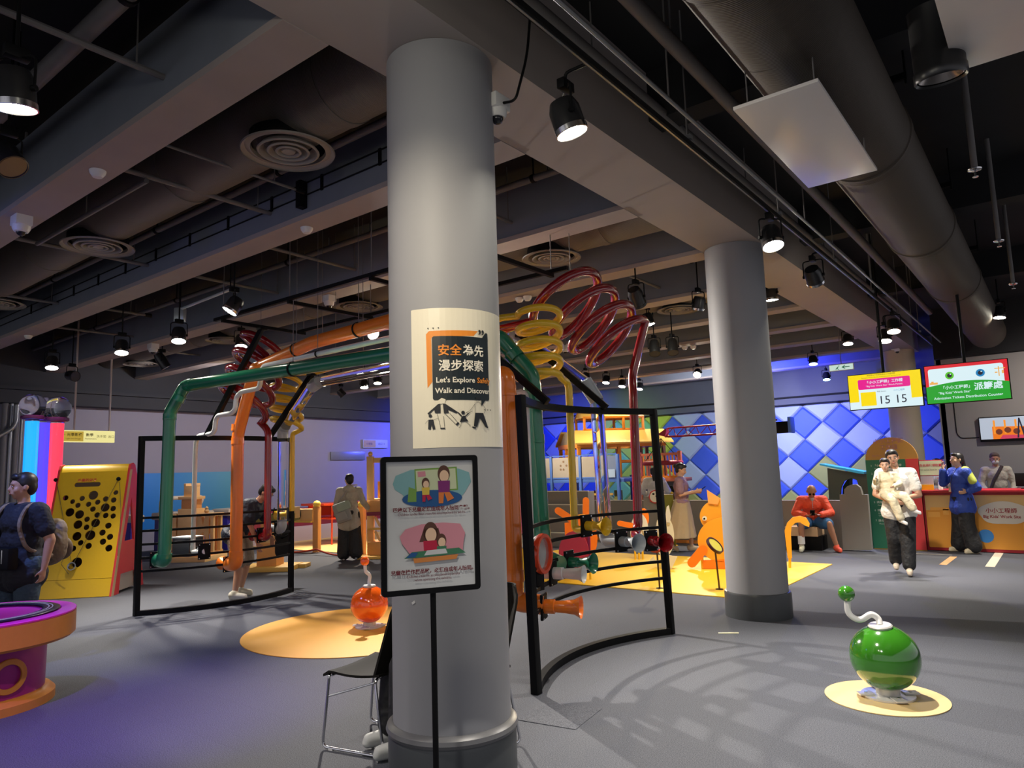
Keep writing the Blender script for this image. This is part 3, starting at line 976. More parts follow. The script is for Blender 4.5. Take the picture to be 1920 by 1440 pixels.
for k in (.42, .77):
    p = GL.lerp(GR, k)
    clampring(t, p, GR - GL, .08); rod(t, p + Vector((0, 0, .08)), 3.62)
horn(t, 'R', 5.3, .81, m_green, .035, .085, .24)
horn(t, 'L', 4.36, .66, m_green, .035, .085, .2, plate=True)
# --- orange
t = thing('speaking_tube', 'thick orange speaking tube, highest of the overhead pipes', 'speaking tube', (-6, 4.95, 3.1), group='speaking tubes')
OL, OM, OR = Vector((-8.28, 5.2, 3.05)), Vector((-6.9, 5.08, 3.2)), Vector((-5.0, 4.9, 3.2))
xo, xq = arc_x('L', 5.18) + .16, -3.60
MB().tube(rounded([(xo, 5.15, .6), (xo, 5.15, 2.2), OL, OM, OR, (-4.9, 4.72, 2.42), (xq, 4.58, 2.42), (xq, 4.6, .58), (arc_x('R', 4.7) - .01, 4.72, .55)], .07, 5), .078, 28).build('overhead_pipe', m_orange, t)
MB().tube(rounded([(xo, 5.15, .7), (xo, 5.15, .53), (arc_x('L', 5.15) + .01, 5.15, .53)], .09, 6), .088, 24).build('elbow', m_orange, t)
for p, d in (((xo, 5.15, 2.12), (0, 0, 1)), ((xo, 5.15, 2.3), (.1, 0, 1)), (OL + Vector((.05, 0, .005)), OM - OL), (OL + Vector((.9, -.06, .1)), OM - OL), ((xq, 4.58, 2.28), (0, 0, 1)), ((xq, 4.6, .78), (0, 0, 1))):
    joint(t, p, d, .078, m_orange, .09)
for p in (OL.lerp(OM, .75), OM.lerp(OR, .5)):
    clampring(t, p, OM - OL, .082); rod(t, p + Vector((0, 0, .08)))
horn(t, 'R', 4.72, .54, m_orange, .045, .085, .3)
horn(t, 'L', 5.15, .53, m_orange, .04, .085, .2)
# --- white, with a stepped run on the left
t = thing('speaking_tube', 'thin white speaking tube with a stepped zigzag at the left frame', 'speaking tube', (-6, 4.9, 2.95), group='speaking tubes')
zig = [(489, 712), (486, 728), (452, 735), (443, 745), (441, 768), (434, 775), (409, 779), (404, 788), (403, 806), (398, 813), (373, 817), (368, 826), (366, 850)]
zp = [gy(a, b, 4.85) for a, b in zig]
zp = [Vector((max(-9.1, p.x), p.y, p.z)) for p in zp]
xw = zp[-1].x
WR = Vector((-4.7, 5.0, 3.05))
path = [(xw, 4.85, .74)] + zp[::-1] + [(zp[0].x, 4.88, 2.98), WR, (-4.5, 5.02, 2.3), (-3.68, 4.95, 2.3), (-3.66, 4.93, .82)]
MB().tube(rounded(path, .05, 4), .03, 16).build('overhead_pipe', m_whitep, t)
MB().tube(rounded([(xw, 4.85, .78), (xw, 4.85, .70), (arc_x('L', 4.85) + .01, 4.85, .72)], .05, 5), .033, 16).build('elbow', m_whitep, t)
MB().tube(rounded([(-3.66, 4.93, .95), (-3.66, 4.93, .75), (arc_x('R', 5.0) - .01, 5.0, .75)], .08, 6), .04, 16).build('elbow', m_whitep, t)
for k in (.35, .8):
    p = Vector((zp[0].x, 4.88, 2.98)).lerp(WR, k)
    clampring(t, p, (1, 0, 0), .036); rod(t, p + Vector((0, 0, .03)))
horn(t, 'R', 4.98, .76, m_whitep, .04, .07, .27)
horn(t, 'L', 4.85, .72, m_greyp, .03, .07, .12)
# --- yellow with a coil at both ends
t = thing('speaking_tube', 'slim yellow speaking tube with flat coils at both ends', 'speaking tube', (-6, 5.6, 3.0), group='speaking tubes')
hR = view_helix((1010, 584), (1012, 716), (-3.86, -3.86), .205, 4.5, (.98, .17), (-.17, .98), .33)
hL = view_helix((537, 708), (538, 800), (-8.75, -8.75), .21, 4.5, (.98, -.17), (.17, .98), .28)
yR = [(-8.25, 5.95, 3.02)]
path = rounded([(arc_x('L', 6.1) + .12, 6.12, 1.15), (arc_x('L', 6.1) + .12, 6.12, 2.26), hL[-1] + Vector((0.02, 0, -.03))], .05, 4)[:-1] + hL[::-1] + \
    rounded([hL[0] + Vector((.1, 0, .0)), (-7.9, 5.9, 3.03), (-4.7, 5.4, 3.1), hR[0] + Vector((-.15, -.05, -.0))], .08, 4) + hR + \
    rounded([hR[-1], (-3.72, 5.68, 2.45), (-3.70, 5.68, 2.40), (-3.70, 5.68, 1.05), (arc_x('R', 5.68) - .01, 5.62, 1.07)], .06, 5)[1:]
MB().tube(path, .035, 16).build('overhead_pipe', m_yellow, t)
horn(t, 'R', 5.6, 1.1, m_yellow, .035, .08, .22)
horn(t, 'L', 6.1, 1.1, m_yellow, .03, .07, .15)
rod(t, (-5.6, 5.54, 3.08)); rod(t, (-7.4, 5.82, 3.03))
# --- red with big coils
t = thing('speaking_tube', 'crimson speaking tube with large wire-like coils at both ends', 'speaking tube', (-6, 5.7, 3.0), group='speaking tubes')
hR2 = view_helix((1050, 550), (1166, 648), (-3.85, -3.78), .375, 3.5, (.72, .69), (-.69, .72), .36)
hL = view_helix((497, 652), (452, 765), (-8.65, -8.75), .35, 3.6, (.86, -.5), (.5, .86), .36)
path = rounded([(arc_x('L', 5.62) + .14, 5.62, .86), (arc_x('L', 5.62) + .14, 5.62, 2.28), hL[-1]], .1, 5)[:-1] + hL[::-1] + \
    rounded([hL[0], (-8.0, 5.5, 2.98), (-5.0, 5.36, 3.0), (-4.3, 5.36, 3.0), hR2[0]], .12, 5)[1:-1] + hR2 + \
    rounded([hR2[-1], (-3.73, 7.0, 2.62), (-3.70, 6.9, 2.4), (-3.66, 6.5, .95)] if False else [hR2[-1], (-3.68, 6.93, 2.62), (-3.66, 6.9, 2.45), (-3.62, 6.78, 1.0), (-3.62, 6.7, .92), (-3.42, 6.42, .9)], .10, 5)[1:]
MB().tube(path, .048, 18).build('overhead_pipe', m_red, t)
MB().tube(rounded([(arc_x('L', 5.62) + .14, 5.62, .95), (arc_x('L', 5.62) + .14, 5.62, .84), (arc_x('L', 5.62) - .02, 5.62, .84)], .09, 6), .06, 18).build('elbow', m_red, t)
horn(t, 'R', 6.38, .9, m_red, .04, .085, .24)
horn(t, 'L', 5.62, .86, m_red, .04, .08, .16)
rod(t, (-5.6, 5.39, 3.03)); rod(t, (-7.2, 5.46, 3.0)); rod(t, (-3.83, 6.0, 3.6)); rod(t, (-8.7, 5.55, 3.7))
# --- clear acrylic with grey joints
t = thing('speaking_tube', 'clear acrylic speaking tube with grey joints', 'speaking tube', (-6, 5.3, 2.7), group='speaking tubes')
CR = Vector((-4.45, 5.9, 3.05))
CL = Vector((-7.75, 5.75, 2.86))
e1 = Vector((-8.72, 5.93, 2.3))
for a, b in (((e1.x, e1.y, 1.02), (e1.x, e1.y, 2.2)), (e1, CL), (CL, (-5.2, 5.6, 2.87)), ((-5.2, 5.6, 2.87), CR), (CR, (-3.7, 6.12, 2.42)), ((-3.68, 6.15, 2.34), (-3.66, 6.17, 1.02))):
    MB().tube([a, b], .068, 28, cap=False).add([], []).build('clear_pipe', m_clear, t)
for a, b, d in ((e1 - Vector((0, 0, .12)), e1 + (CL - e1).normalized() * .1, 0), (CL - (CL - e1).normalized() * .1, CL + Vector((.1, 0, 0)), 0), (CR - Vector((.1, 0, 0)), CR + Vector((.05, .05, -.06)), 0), ((-3.76, 6.06, 2.5), (-3.68, 6.15, 2.3), 0)):
    mid = e1 if d == 0 and (Vector(a) - e1).length < .2 else None
    pts = [a, mid, b] if mid is not None else [a, b]
    MB().tube(pts, .076, 24).build('pipe_joint', m_greyp, t)
MB().tube(rounded([(e1.x, e1.y, 1.04), (e1.x, e1.y, .92), (arc_x('L', 5.93) - .02, 5.93, .9)], .09, 6), .066, 20).build('elbow', m_greyp, t)
MB().tube(rounded([(-3.66, 6.17, 1.04), (-3.66, 6.17, .91), (arc_x('R', 6.1) - .01, 6.1, .91)], .1, 6), .066, 20).build('elbow', m_greyp, t)
horn(t, 'R', 6.05, .92, m_greyp, .038, .085, .24)
horn(t, 'L', 5.93, .92, m_greyp, .04, .08, .14)
rod(t, (-6.7, 5.69, 2.92)); rod(t, (-5.2, 5.6, 2.93))

# black ceiling rig and sloping struts that hold the frames
def strut(a, b, label, r=.03):
    t = thing('strut', label, 'strut', a, group='sloping black struts')
    d = Vector(b) - Vector(a)
    q = d.to_track_quat('Z', 'Y').to_matrix()
    MB().box((Vector(a) + Vector(b)) / 2, (r * 2, r * 2, d.length), q, bev=.003).build('bar', m_black, t)
    MB().box(Vector(b), (.1, .1, .03), bev=.003).build('bracket', m_black, t)
strut((arc_x('L', 4.85), 4.85, 2.2), (-8.05, 5.15, 3.55), 'sloping black strut rising from the left frame past the orange pipe')
strut((arc_x('L', 5.75), 5.75, 2.2), (-7.95, 5.85, 3.0), 'sloping black strut rising from the left frame beside the yellow coil')
strut((arc_x('R', 5.0), 5.0, 2.2), (-4.45, 4.9, 3.05), 'sloping black strut rising from the right frame behind the green pipe')
strut((arc_x('R', 5.95), 5.95, 2.2), (-4.3, 5.75, 3.0), 'sloping black strut under the clear tube at the right')
t = thing('ceiling_rig', 'black bar rig hung on thin rods above the overhead pipes', 'rig', (-6.2, 5.3, 3.65))
for y in (4.7, 5.9):
    MB().box((-6.1, y, 3.65), (4.6, .04, .04)).build('rig_bar', m_black, t)
for x in (-8.2, -6.8, -5.4, -4.0):
    MB().box((x, 5.3, 3.61), (.04, 1.24, .04)).build('cross_bar', m_black, t)
    for y in (4.7, 5.9):
        MB().cyl((x, y, 3.65), (x, y, ZD), .006, n=6).build('hanger_rod', m_pipe, t)

# round red-rimmed magnifier disc on the right frame
c = gx(1013, 1038, -3.38)
t = thing('round_mirror', 'round disc with a thick orange-red rim on the right frame rungs', 'mirror', c)
M = Matrix.Rotation(R(90), 3, 'Y') @ Matrix.Rotation(R(0), 3, 'X')
M = Matrix.Rotation(R(12), 3, 'Z') @ M
m_rimred = mat('rim orange red', (.75, .06, .012), .3, coat=.4)
m_mirror = mat('mirror face', (.55, .55, .56), .12, metal=.8)
MB().lathe([(.125, .0), (.155, .0), (.16, .02), (.155, .045), (.13, .045), (.125, .02)], c, 40, M, cap=False).build('rim', m_rimred, t)
MB().lathe([(.0001, .02), (.127, .02)], c, 40, M, cap=False).build('mirror_face', m_mirror, t)
MB().lathe([(.0001, -.03), (.14, -.03), (.15, -.01), (.15, 0)], c, 40, M, cap=False).build('backing', m_black, t)
MB().box(c + Vector((-.02, .0, -.2)), (.03, .1, .18), bev=.004).build('bracket', m_black, t)
# small wire loop standing at the foot of the left frame

# ================================================================ SAFETY POSTER wrapped on the nearest column
CC, CR_ = (-2.76, 2.95), .319
def cyl_hit(px, py, rr=.322):
    d = ray(px, py)
    a = d.x ** 2 + d.y ** 2
    b = -2 * (d.x * CC[0] + d.y * CC[1])
    c = CC[0] ** 2 + CC[1] ** 2 - rr ** 2
    t = (-b - math.sqrt(max(0, b * b - 4 * a * c))) / 2 / a
    return math.atan2(d.y * t - CC[1], d.x * t - CC[0]), EYE + d.z * t
PH0, PZ0 = R(-30), 2.13
def cq(px, py):
    a, z = cyl_hit(px, py)
    return ((a - PH0) * .322, z - PZ0)
t = thing('column_poster', 'curved cream safety poster wrapped on the nearest column, dark speech panel and family drawing', 'poster', (CC[0], CC[1], PZ0))
m_cream = mat('poster cream', (.82, .76, .60), .35, coat=.3)
m_dkpanel = mat('poster dark panel', S(16, 30, 36), .45)
m_pora = mat('poster orange', S(232, 140, 40), .5)
m_ptext = mat('poster text cream', (.85, .80, .68), .5)
m_ink = mat('poster ink', (.012, .014, .018), .5)
x0, x1 = R(-50.5) * .322, R(60) * .322
h0, h1 = 1.752 - PZ0, 2.497 - PZ0
P = Print(t, wrap=(CC, .3195, PH0, PZ0), lift=.0007)
P.shape(rrect(x0, h0, x1, h1, .004, 1), m_cream, 'sheet')
a, b = cq(799, 626), cq(910, 620)
c_, d_ = cq(812, 632), cq(916, 748)
ora = [cq(799, 728), cq(808, 722), cq(811, 632), cq(897, 631), cq(903, 621), cq(806, 621), cq(800, 624)]
P.shape([(p[0], p[1]) for p in [cq(802, 728), cq(811, 716), cq(809, 634), cq(888, 630), cq(896, 621), cq(804, 621), cq(799, 627)]], m_pora, 'print')
pts = [cq(812, 749), (cq(812, 749)[0] - .001, cq(810, 634)[1])]
px0, py1 = cq(810, 632)
px1, py0 = .165, cq(840, 750)[1]
P.shape(rrect(px0, py0, px1, py1 + .004, .012), m_dkpanel, 'speech_panel')
P.shape([(px1 - .05, py1 - .004), (px1 - .0, py1 - .012), (px1 - .002, py1 + .03), (px1 - .012, py1 + .035), (px1 - .02, py1 + .03)], m_dkpanel, 'print')
P.shape([(px1 - .06, py0 + .002), (px1 - .03, py0 + .002), (px1 - .062, py0 - .032)], m_dkpanel, 'print')
xm = (px0 + px1) / 2 - .004
CH = .064
P.text('安全', xm - CH * 1.05, py1 - .096, CH, m_pora, bold=.0012, name='lettering')
P.text('為先', xm + CH * 1.05, py1 - .096, CH, m_ptext, bold=.0012)
P.text('漫步探索', xm, py1 - .178, CH, m_ptext, bold=.0012)
P.text("Let's Explore", px0 + .018, py1 - .245, .040, m_ptext, align='LEFT', bold=.0008)
P.text('Safely', px0 + .243, py1 - .245, .040, m_pora, align='LEFT', bold=.0008)
P.text('Walk and Discover', xm + .01, py1 - .302, .040, m_ptext, bold=.0008)
P.text('\u201d', px1 - .05, py1 - .025, .10, m_ink, bold=.002)
for k in range(3):
    P.shape(circle(.0035, 10, c=(px0 - .02 + .028 * k, py1 + .048)), m_ink, 'print', step=False)
    P.shape(circle(.0035, 10, c=(px1 - .038 + .022 * k, py0 - .05)), m_ink, 'print', step=False)
# family of four, line drawing: two adults, two children hand in hand
def stroke(P, pts, w, m):
    out = []
    for i in range(len(pts) - 1):
        a, b = Vector((*pts[i], 0)), Vector((*pts[i + 1], 0))
        d = (b - a).normalized(); n_ = Vector((-d.y, d.x, 0)) * w / 2
        out.append([tuple((a + n_)[:2]), tuple((b + n_)[:2]), tuple((b - n_)[:2]), tuple((a - n_)[:2])][::-1])
    P.shape(out, m, 'line_drawing', step=False)
fx, fy = px0 - .03, py0 - .15
FS = .165
def F(x, y): return (fx + x * FS * 1.55, fy + y * FS)
P.k += 1
# woman with jacket
P.shape([F(.30, .98), F(.38, .93), F(.36, .80), F(.24, .78), F(.20, .88)], m_cream, 'print', False)
P.k += 1
P.shape([[F(.22, .78), F(.27, .80), F(.27, .50), F(.16, .50), F(.14, .62), F(.03, .46), F(.0, .50)], [F(.32, .80), F(.38, .78), F(.62, .52), F(.59, .48), F(.42, .60), F(.44, .50), F(.34, .48)]], m_ink, 'print', False)
for ln in ([(.20, .5), (.27, .02), (.35, .02), (.33, .4)], [(.36, .48), (.58, .12), (.63, .16), (.46, .48)], [(.20, .92), (.26, 1.0), (.36, .98), (.40, .88)]):
    stroke(P, [F(*p) for p in ln], .0016, m_ink)
P.shape([[F(.26, .03), F(.36, .03), F(.36, -.01), F(.26, -.01)], [F(.57, .13), F(.62, .2), F(.65, .16), F(.60, .08)]], m_ink, 'print', False)
# boy in dungarees
P.shape([[F(.02, .30), F(.12, .30), F(.16, .0), F(.11, -.02), F(.08, .14), F(.06, -.02), F(.01, .0)], circle(.009, 12, c=F(.06, .42))], m_ink, 'print', False)
stroke(P, [F(-.05, .18), F(.01, .28)], .0014, m_ink); stroke(P, [F(.12, .28), F(.22, .34)], .0014, m_ink)
# girl
P.shape([[F(.70, .38), F(.76, .40), F(.84, .22), F(.66, .20)], circle(.010, 12, c=F(.73, .50)), [F(.60, .52), F(.63, .52), F(.71, .40), F(.69, .37)], [F(.88, .50), F(.85, .50), F(.76, .38), F(.78, .36)]], m_ink, 'print', False)
for ln in ([(.70, .2), (.66, .05), (.64, .02)], [(.79, .2), (.88, .10), (.86, .06)]): stroke(P, [F(*p) for p in ln], .0018, m_ink)
# man
P.shape([[F(1.0, .50), F(1.20, .50), F(1.32, .06), F(1.26, .03), F(1.11, .34), F(1.04, .04), F(.96, .06)], [F(.93, .06), F(1.02, .02), F(1.0, -.02), F(.92, .02)], [F(1.26, .04), F(1.34, .06), F(1.32, .0)], [F(1.02, 1.0), F(1.12, 1.02), F(1.12, .95), F(1.03, .94)]], m_ink, 'print', False)
for ln in ([(1.02, .94), (1.03, .88), (1.1, .88), (1.12, .95)], [(1.0, .5), (1.0, .78), (.88, .56), (.80, .50), (.84, .47), (.94, .56)], [(1.0, .8), (1.08, .84), (1.18, .8), (1.28, .62), (1.22, .48)]): stroke(P, [F(*p) for p in ln], .0016, m_ink)

# ================================================================ NOTICE STAND in front of the column
def pd(px, py, d):
    q = ray(px, py)
    k = d / math.hypot(q.x, q.y)
    return Vector((q.x * k, q.y * k, EYE + q.z * k))
SO = pd(806, 985, 3.10)
yaw = YAW + R(13) * 1
su = Vector((math.cos(YAW - 0) * 1, math.sin(YAW), 0))
su = Matrix.Rotation(R(8 + 12), 3, 'Z') @ su
sv = Vector((0, 0, 1))
sn = su.cross(sv)
def sq(px, py):
    d = ray(px, py)
    o = Vector((0, 0, EYE))
    k = (SO - o).dot(sn) / d.dot(sn)
    q = o + d * k - SO
    return (q.dot(su), q.dot(sv))
t = thing('notice_stand', 'black-framed notice on a thin black pole in front of the nearest column', 'sign stand', (SO.x, SO.y, 0))
l, r_ = sq(714, 985)[0], sq(897, 985)[0]
tp_, bt = sq(806, 855)[1], sq(806, 1112)[1]
fw_ = r_ - l
fr = MB()
Fo = [SO + su * a + sv * b for a, b in rrect(l, bt, r_, tp_, .015)]
Fi = [SO + su * a + sv * b for a, b in rrect(l + .022, bt + .022, r_ - .022, tp_ - .022, .004)]
n_ = len(Fo)
vs = [p + sn * .012 for p in Fo] + [p + sn * .012 for p in Fi] + [p - sn * .012 for p in Fo] + [p - sn * .0 for p in Fi]
fs = []
for i in range(n_):
    j = (i + 1) % n_
    fs += [(i, j, n_ + j, n_ + i), (2 * n_ + i, 2 * n_ + j, j, i), (n_ + i, n_ + j, 3 * n_ + j, 3 * n_ + i)]
fs.append(tuple(range(2 * n_, 3 * n_)))
fr.add(vs, fs).build('frame', m_black, t)
MB().prism(rrect(l + .02, bt + .02, r_ - .02, tp_ - .02, .004), SO - sn * .006, su, sv, .008).build('notice_sheet', mat('notice paper', (.62, .62, .60), .5), t)
pp = SO + su * (l + fw_ * .52)
MB().cyl((pp.x - sn.x * .015, pp.y - sn.y * .015, .02), (pp.x - sn.x * .015, pp.y - sn.y * .015, SO.z + bt + .05), .0125, n=20).build('pole', m_black, t)
MB().lathe([(.0001, 0), (.17, 0), (.17, .008), (.15, .016), (.02, .022), (.0001, .022)], (pp.x - sn.x * .015, pp.y - sn.y * .015, 0), 40).build('base_plate', m_black, t)
P = Print(t, O=SO + sn * .003, U=su, V=sv, lift=.0005)
H_, W_ = tp_ - bt, fw_
def N(x, y): return (l + x * W_, bt + y * H_)      # 0..1 over the board
def NE(cx, cy, rx, ry, n=24): return [(l + (cx + rx * math.cos(2 * PI * i / n)) * W_, bt + cy * H_ + ry * math.sin(2 * PI * i / n) * W_) for i in range(n)]
c = lambda n_, *rgb: mat('notice ' + n_, S(*rgb), .5)
teal, blue, grn, pale = c('teal', 130, 178, 180), c('blue', 28, 84, 140), c('green', 120, 160, 70), c('pale', 205, 212, 170)
brn, skin_, prp, ora_, yel = c('brown', 88, 52, 36), c('skin', 235, 196, 160), c('purple', 128, 36, 110), c('orange', 222, 122, 52), c('yellow', 224, 190, 70)
pnk, red_, wood, dgn = c('pink', 214, 140, 150), c('red', 190, 24, 60), c('tan', 210, 130, 60), c('dark green', 60, 120, 84)
P.shape([N(.12, .80), N(.15, .86), N(.30, .90), N(.55, .905), N(.80, .90), N(.91, .87), N(.93, .80), N(.86, .72), N(.80, .67), N(.25, .66), N(.22, .72), N(.14, .76)][::-1], teal, 'print')
P.shape([N(.34, .905), N(.78, .915), N(.79, .74), N(.345, .73)][::-1], grn, 'print')
P.shape([N(.352, .893), N(.765, .903), N(.775, .75), N(.36, .742)][::-1], pale, 'print')
P.shape([[N(.37, .885), N(.45, .888), N(.455, .85), N(.375, .845)][::-1]], pnk, 'print')
P.shape(NE(.52, .685, .31, .085 * 1.0), blue, 'print')
P.shape([[N(.265, .665), N(.355, .665), N(.355, .755), N(.28, .775)]], grn, 'print')
def kid(x, y, s, hair, top, legs, longhair=False):
    if longhair: P.shape([[N(x - .085 * s, y - .05 * s), N(x + .085 * s, y - .05 * s), N(x + .06 * s, y + .02 * s), N(x - .05 * s, y + .02 * s)]], hair, 'print', False)
    P.shape([NE(x, y + .0, .055 * s, .075 * s)], hair, 'print')
    P.shape([NE(x + .004, y - .015 * s, .042 * s, .052 * s)], skin_, 'print')
    P.shape([[N(x - .05 * s, y - .12 * s), N(x + .05 * s, y - .12 * s), N(x + .055 * s, y - .045 * s), N(x - .055 * s, y - .045 * s)]], top, 'print')
    if legs: P.shape([[N(x - .05 * s, y - .19 * s), N(x - .01 * s, y - .19 * s), N(x + .0 * s, y - .12 * s), N(x - .05 * s, y - .12 * s)], [N(x + .03 * s, y - .18 * s), N(x + .09 * s, y - .16 * s), N(x + .05 * s, y - .12 * s), N(x + .0 * s, y - .12 * s)]], legs, 'print')
kid(.64, .865, 1.15, brn, prp, ora_)
kid(.45, .80, .72, brn, yel, red_)
P.shape([N(.18, .42), N(.24, .47), N(.40, .50), N(.62, .505), N(.80, .49), N(.85, .42), N(.83, .35), N(.82, .29), N(.30, .27), N(.24, .33), N(.20, .37)][::-1], pnk, 'print')
kid(.49, .44, 1.35, brn, red_, None, True)
kid(.60, .375, .9, brn, dgn, None)
P.shape([N(.22, .26), N(.85, .275), N(.78, .315), N(.30, .305)], dgn, 'print')
P.shape([[N(.42, .275), N(.66, .28), N(.64, .315), N(.45, .31)]], c('paper', 200, 210, 205), 'print')
P.shape([[N(.24, .265), N(.33, .268), N(.36, .30), N(.29, .30)]], blue, 'print', False)
P.shape([[N(.32, .225), N(.75, .235), N(.77, .268), N(.31, .258)]], wood, 'print')
mt = c('text', 110, 22, 34)
P.text('四歲以下兒童必須由成年人陪同參觀。', l + .52 * W_, bt + .598 * H_, .0205, mt, bold=.0006)
P.text('Children under four must be accompanied by adults.', l + .51 * W_, bt + .568 * H_, .0152, mt, sx=.92)
P.text('兒童在操作展品時，必須由成年人陪同。', l + .52 * W_, bt + .152 * H_, .0205, mt, bold=.0006)
P.text('Children must be accompanied by adults', l + .51 * W_, bt + .122 * H_, .0152, mt, sx=.92)
P.text('when operating the exhibits.', l + .51 * W_, bt + .096 * H_, .0152, mt, sx=.92)
# scrap of tape on the column paint
a_, z_ = cyl_hit(775, 1130)
q = Vector((CC[0] + .3205 * math.cos(a_), CC[1] + .3205 * math.sin(a_), z_))
tg = MB().box(q, (.002, .022, .012), Matrix.Rotation(a_, 3, 'Z') @ Matrix.Rotation(.6, 3, 'X')).build('tape_scrap', m_white)
tag(tg, 'small torn scrap of white tape stuck low on the nearest column', 'tape')

# ================================================================ CHAIR beside the column
def make_chair(name, label, loc, rz):
    t = thing(name, label, 'chair', loc, rz)
    m_shell = mat('chair shell black', (.012, .011, .010), .8)
    # local: seat faces -x (front at -x)
    seat = MB()
    N_, M_ = 10, 8
    vs, fs = [], []
    for i in range(N_ + 1):
        u_ = i / N_
        x = -.23 + .40 * u_
        z = .455 - .02 * math.sin(u_ * PI) - (.035 * (1 - u_ / .15) ** 2 if u_ < .15 else 0) - .01 * u_
        for j in range(M_ + 1):
            v_ = j / M_ * 2 - 1
            wd = .235 - .02 * u_
            vs.append((x, v_ * wd, z + .012 * v_ * v_))
    fs = [(i * (M_ + 1) + j, i * (M_ + 1) + j + 1, (i + 1) * (M_ + 1) + j + 1, (i + 1) * (M_ + 1) + j) for i in range(N_) for j in range(M_)]
    k = len(vs)
    vs += [(a, b, c - .014) for a, b, c in vs]
    fs += [tuple(q + k for q in f[::-1]) for f in fs]
    rim = [j for j in range(M_ + 1)] + [i * (M_ + 1) + M_ for i in range(1, N_ + 1)] + [N_ * (M_ + 1) + j for j in range(M_ - 1, -1, -1)] + [i * (M_ + 1) for i in range(N_ - 1, 0, -1)]
    fs += [(rim[i], rim[(i + 1) % len(rim)], rim[(i + 1) % len(rim)] + k, rim[i] + k) for i in range(len(rim))]
    seat.add(vs, fs).build('seat', m_shell, t, local=True)
    back = MB()
    vs = []
    for i in range(N_ + 1):
        u_ = i / N_
        z = .44 + .46 * u_
        wd = (.215 - .04 * u_) * (1 if u_ < .8 else math.sqrt(max(.05, 1 - ((u_ - .8) / .2) ** 2 * .75)))
        for j in range(M_ + 1):
            v_ = j / M_ * 2 - 1
            vs.append((.155 + .13 * u_ + .03 * v_ * v_ * -1, v_ * wd, z))
    fs = [(i * (M_ + 1) + j, i * (M_ + 1) + j + 1, (i + 1) * (M_ + 1) + j + 1, (i + 1) * (M_ + 1) + j) for i in range(N_) for j in range(M_)]
    k = len(vs)
    vs += [(a + .014, b, c) for a, b, c in vs]
    fs += [tuple(q + k for q in f[::-1]) for f in fs]
    fs += [(rim[i], rim[(i + 1) % len(rim)], rim[(i + 1) % len(rim)] + k, rim[i] + k) for i in range(len(rim))]
    back.add(vs, fs).build('backrest', m_shell, t, local=True)
    MB().box((.195, 0, .50), (.012, .14, .022)).build('label_plate', mat('plate grey', (.3, .3, .3), .3, metal=.5), t, local=True)
    for s in (-1, 1):
        y = s * .225
        MB().tube(rounded([(-.20, y * .9, .425), (-.19, y, .42), (-.235, y * 1.04, .012), (.215, y * 1.04, .012), (.14, y * .95, .425), (.14, y * .6, .43)], .045, 5), .0085, 10).build('sled_leg', m_chrome, t, local=True)
        MB().tube([(-.205, y * .98, .30), (.14, y * .97, .41)], .006, 8).build('side_rail', m_chrome, t, local=True)
        for xx in (-.17, .17):
            MB().box((xx, y * 1.04, .006), (.03, .016, .012)).build('glide', m_white, t, local=True)
    MB().tube([(-.19, -.2, .42), (-.19, .2, .42)], .008, 8).build('cross_rail', m_chrome, t, local=True)
    return t
make_chair('stacking_chair', 'black plastic chair with chrome sled legs beside the nearest column', (-3.51, 3.08, 0), R(12))

# ================================================================ DRUM TABLE, lower left
m_mag = mat('magenta panel', (.30, .012, .16), .35, noise=.05)
m_magtop = mat('magenta top', (.85, .05, .55), .3, emit=.0)
m_orr = mat('orange brown rim', (.55, .20, .03), .35, noise=.08)
D = gz(-46, 1325)
t = thing('drum_table', 'round magenta and orange drum-shaped exhibit table cut by the left edge', 'exhibit table', D)
MB().lathe([(.0001, 0), (.50, 0), (.50, .06), (.47, .09), (.44, .10)], D, 64).build('foot_ring', m_orr, t)
MB().lathe([(.43, .09), (.435, .50)], D, 64, cap=False).build('body', m_mag, t)
MB().lathe([(.435, .44), (.60, .46), (.62, .48), (.62, .64), (.0001, .64)], D, 64).build('rim_band', m_orr, t)
MB().lathe([(.0001, .642), (.52, .642), (.615, .642), (.62, .655), (.615, .66), (.52, .66), (.515, .65), (.0001, .65)], D, 64).build('table_top', m_magtop, t)
MB().lathe([(.40, .661), (.50, .661), (.51, .668), (.50, .672), (.40, .672), (.39, .668)], D, 64, cap=False).build('track_ring', mat('track navy', (.02, .02, .05), .25), t)
for r0 in (.43, .455):
    MB().lathe([(r0, .673), (r0 + .006, .673), (r0 + .006, .676), (r0, .676)], D, 64, cap=False).build('groove_line', m_white, t)
for a in (0.15, -1.3, -2.6):
    dd = Vector((math.cos(a), math.sin(a), 0))
    q = Vector((dd.x, dd.y, 0)).to_track_quat('Z', 'Y').to_matrix()
    MB().lathe([(.085, 0), (.12, 0), (.125, .008), (.12, .016), (.085, .016)], D + dd * .432 + Vector((0, 0, .26)), 32, q, cap=False).build('ring_ornament', m_orr, t)

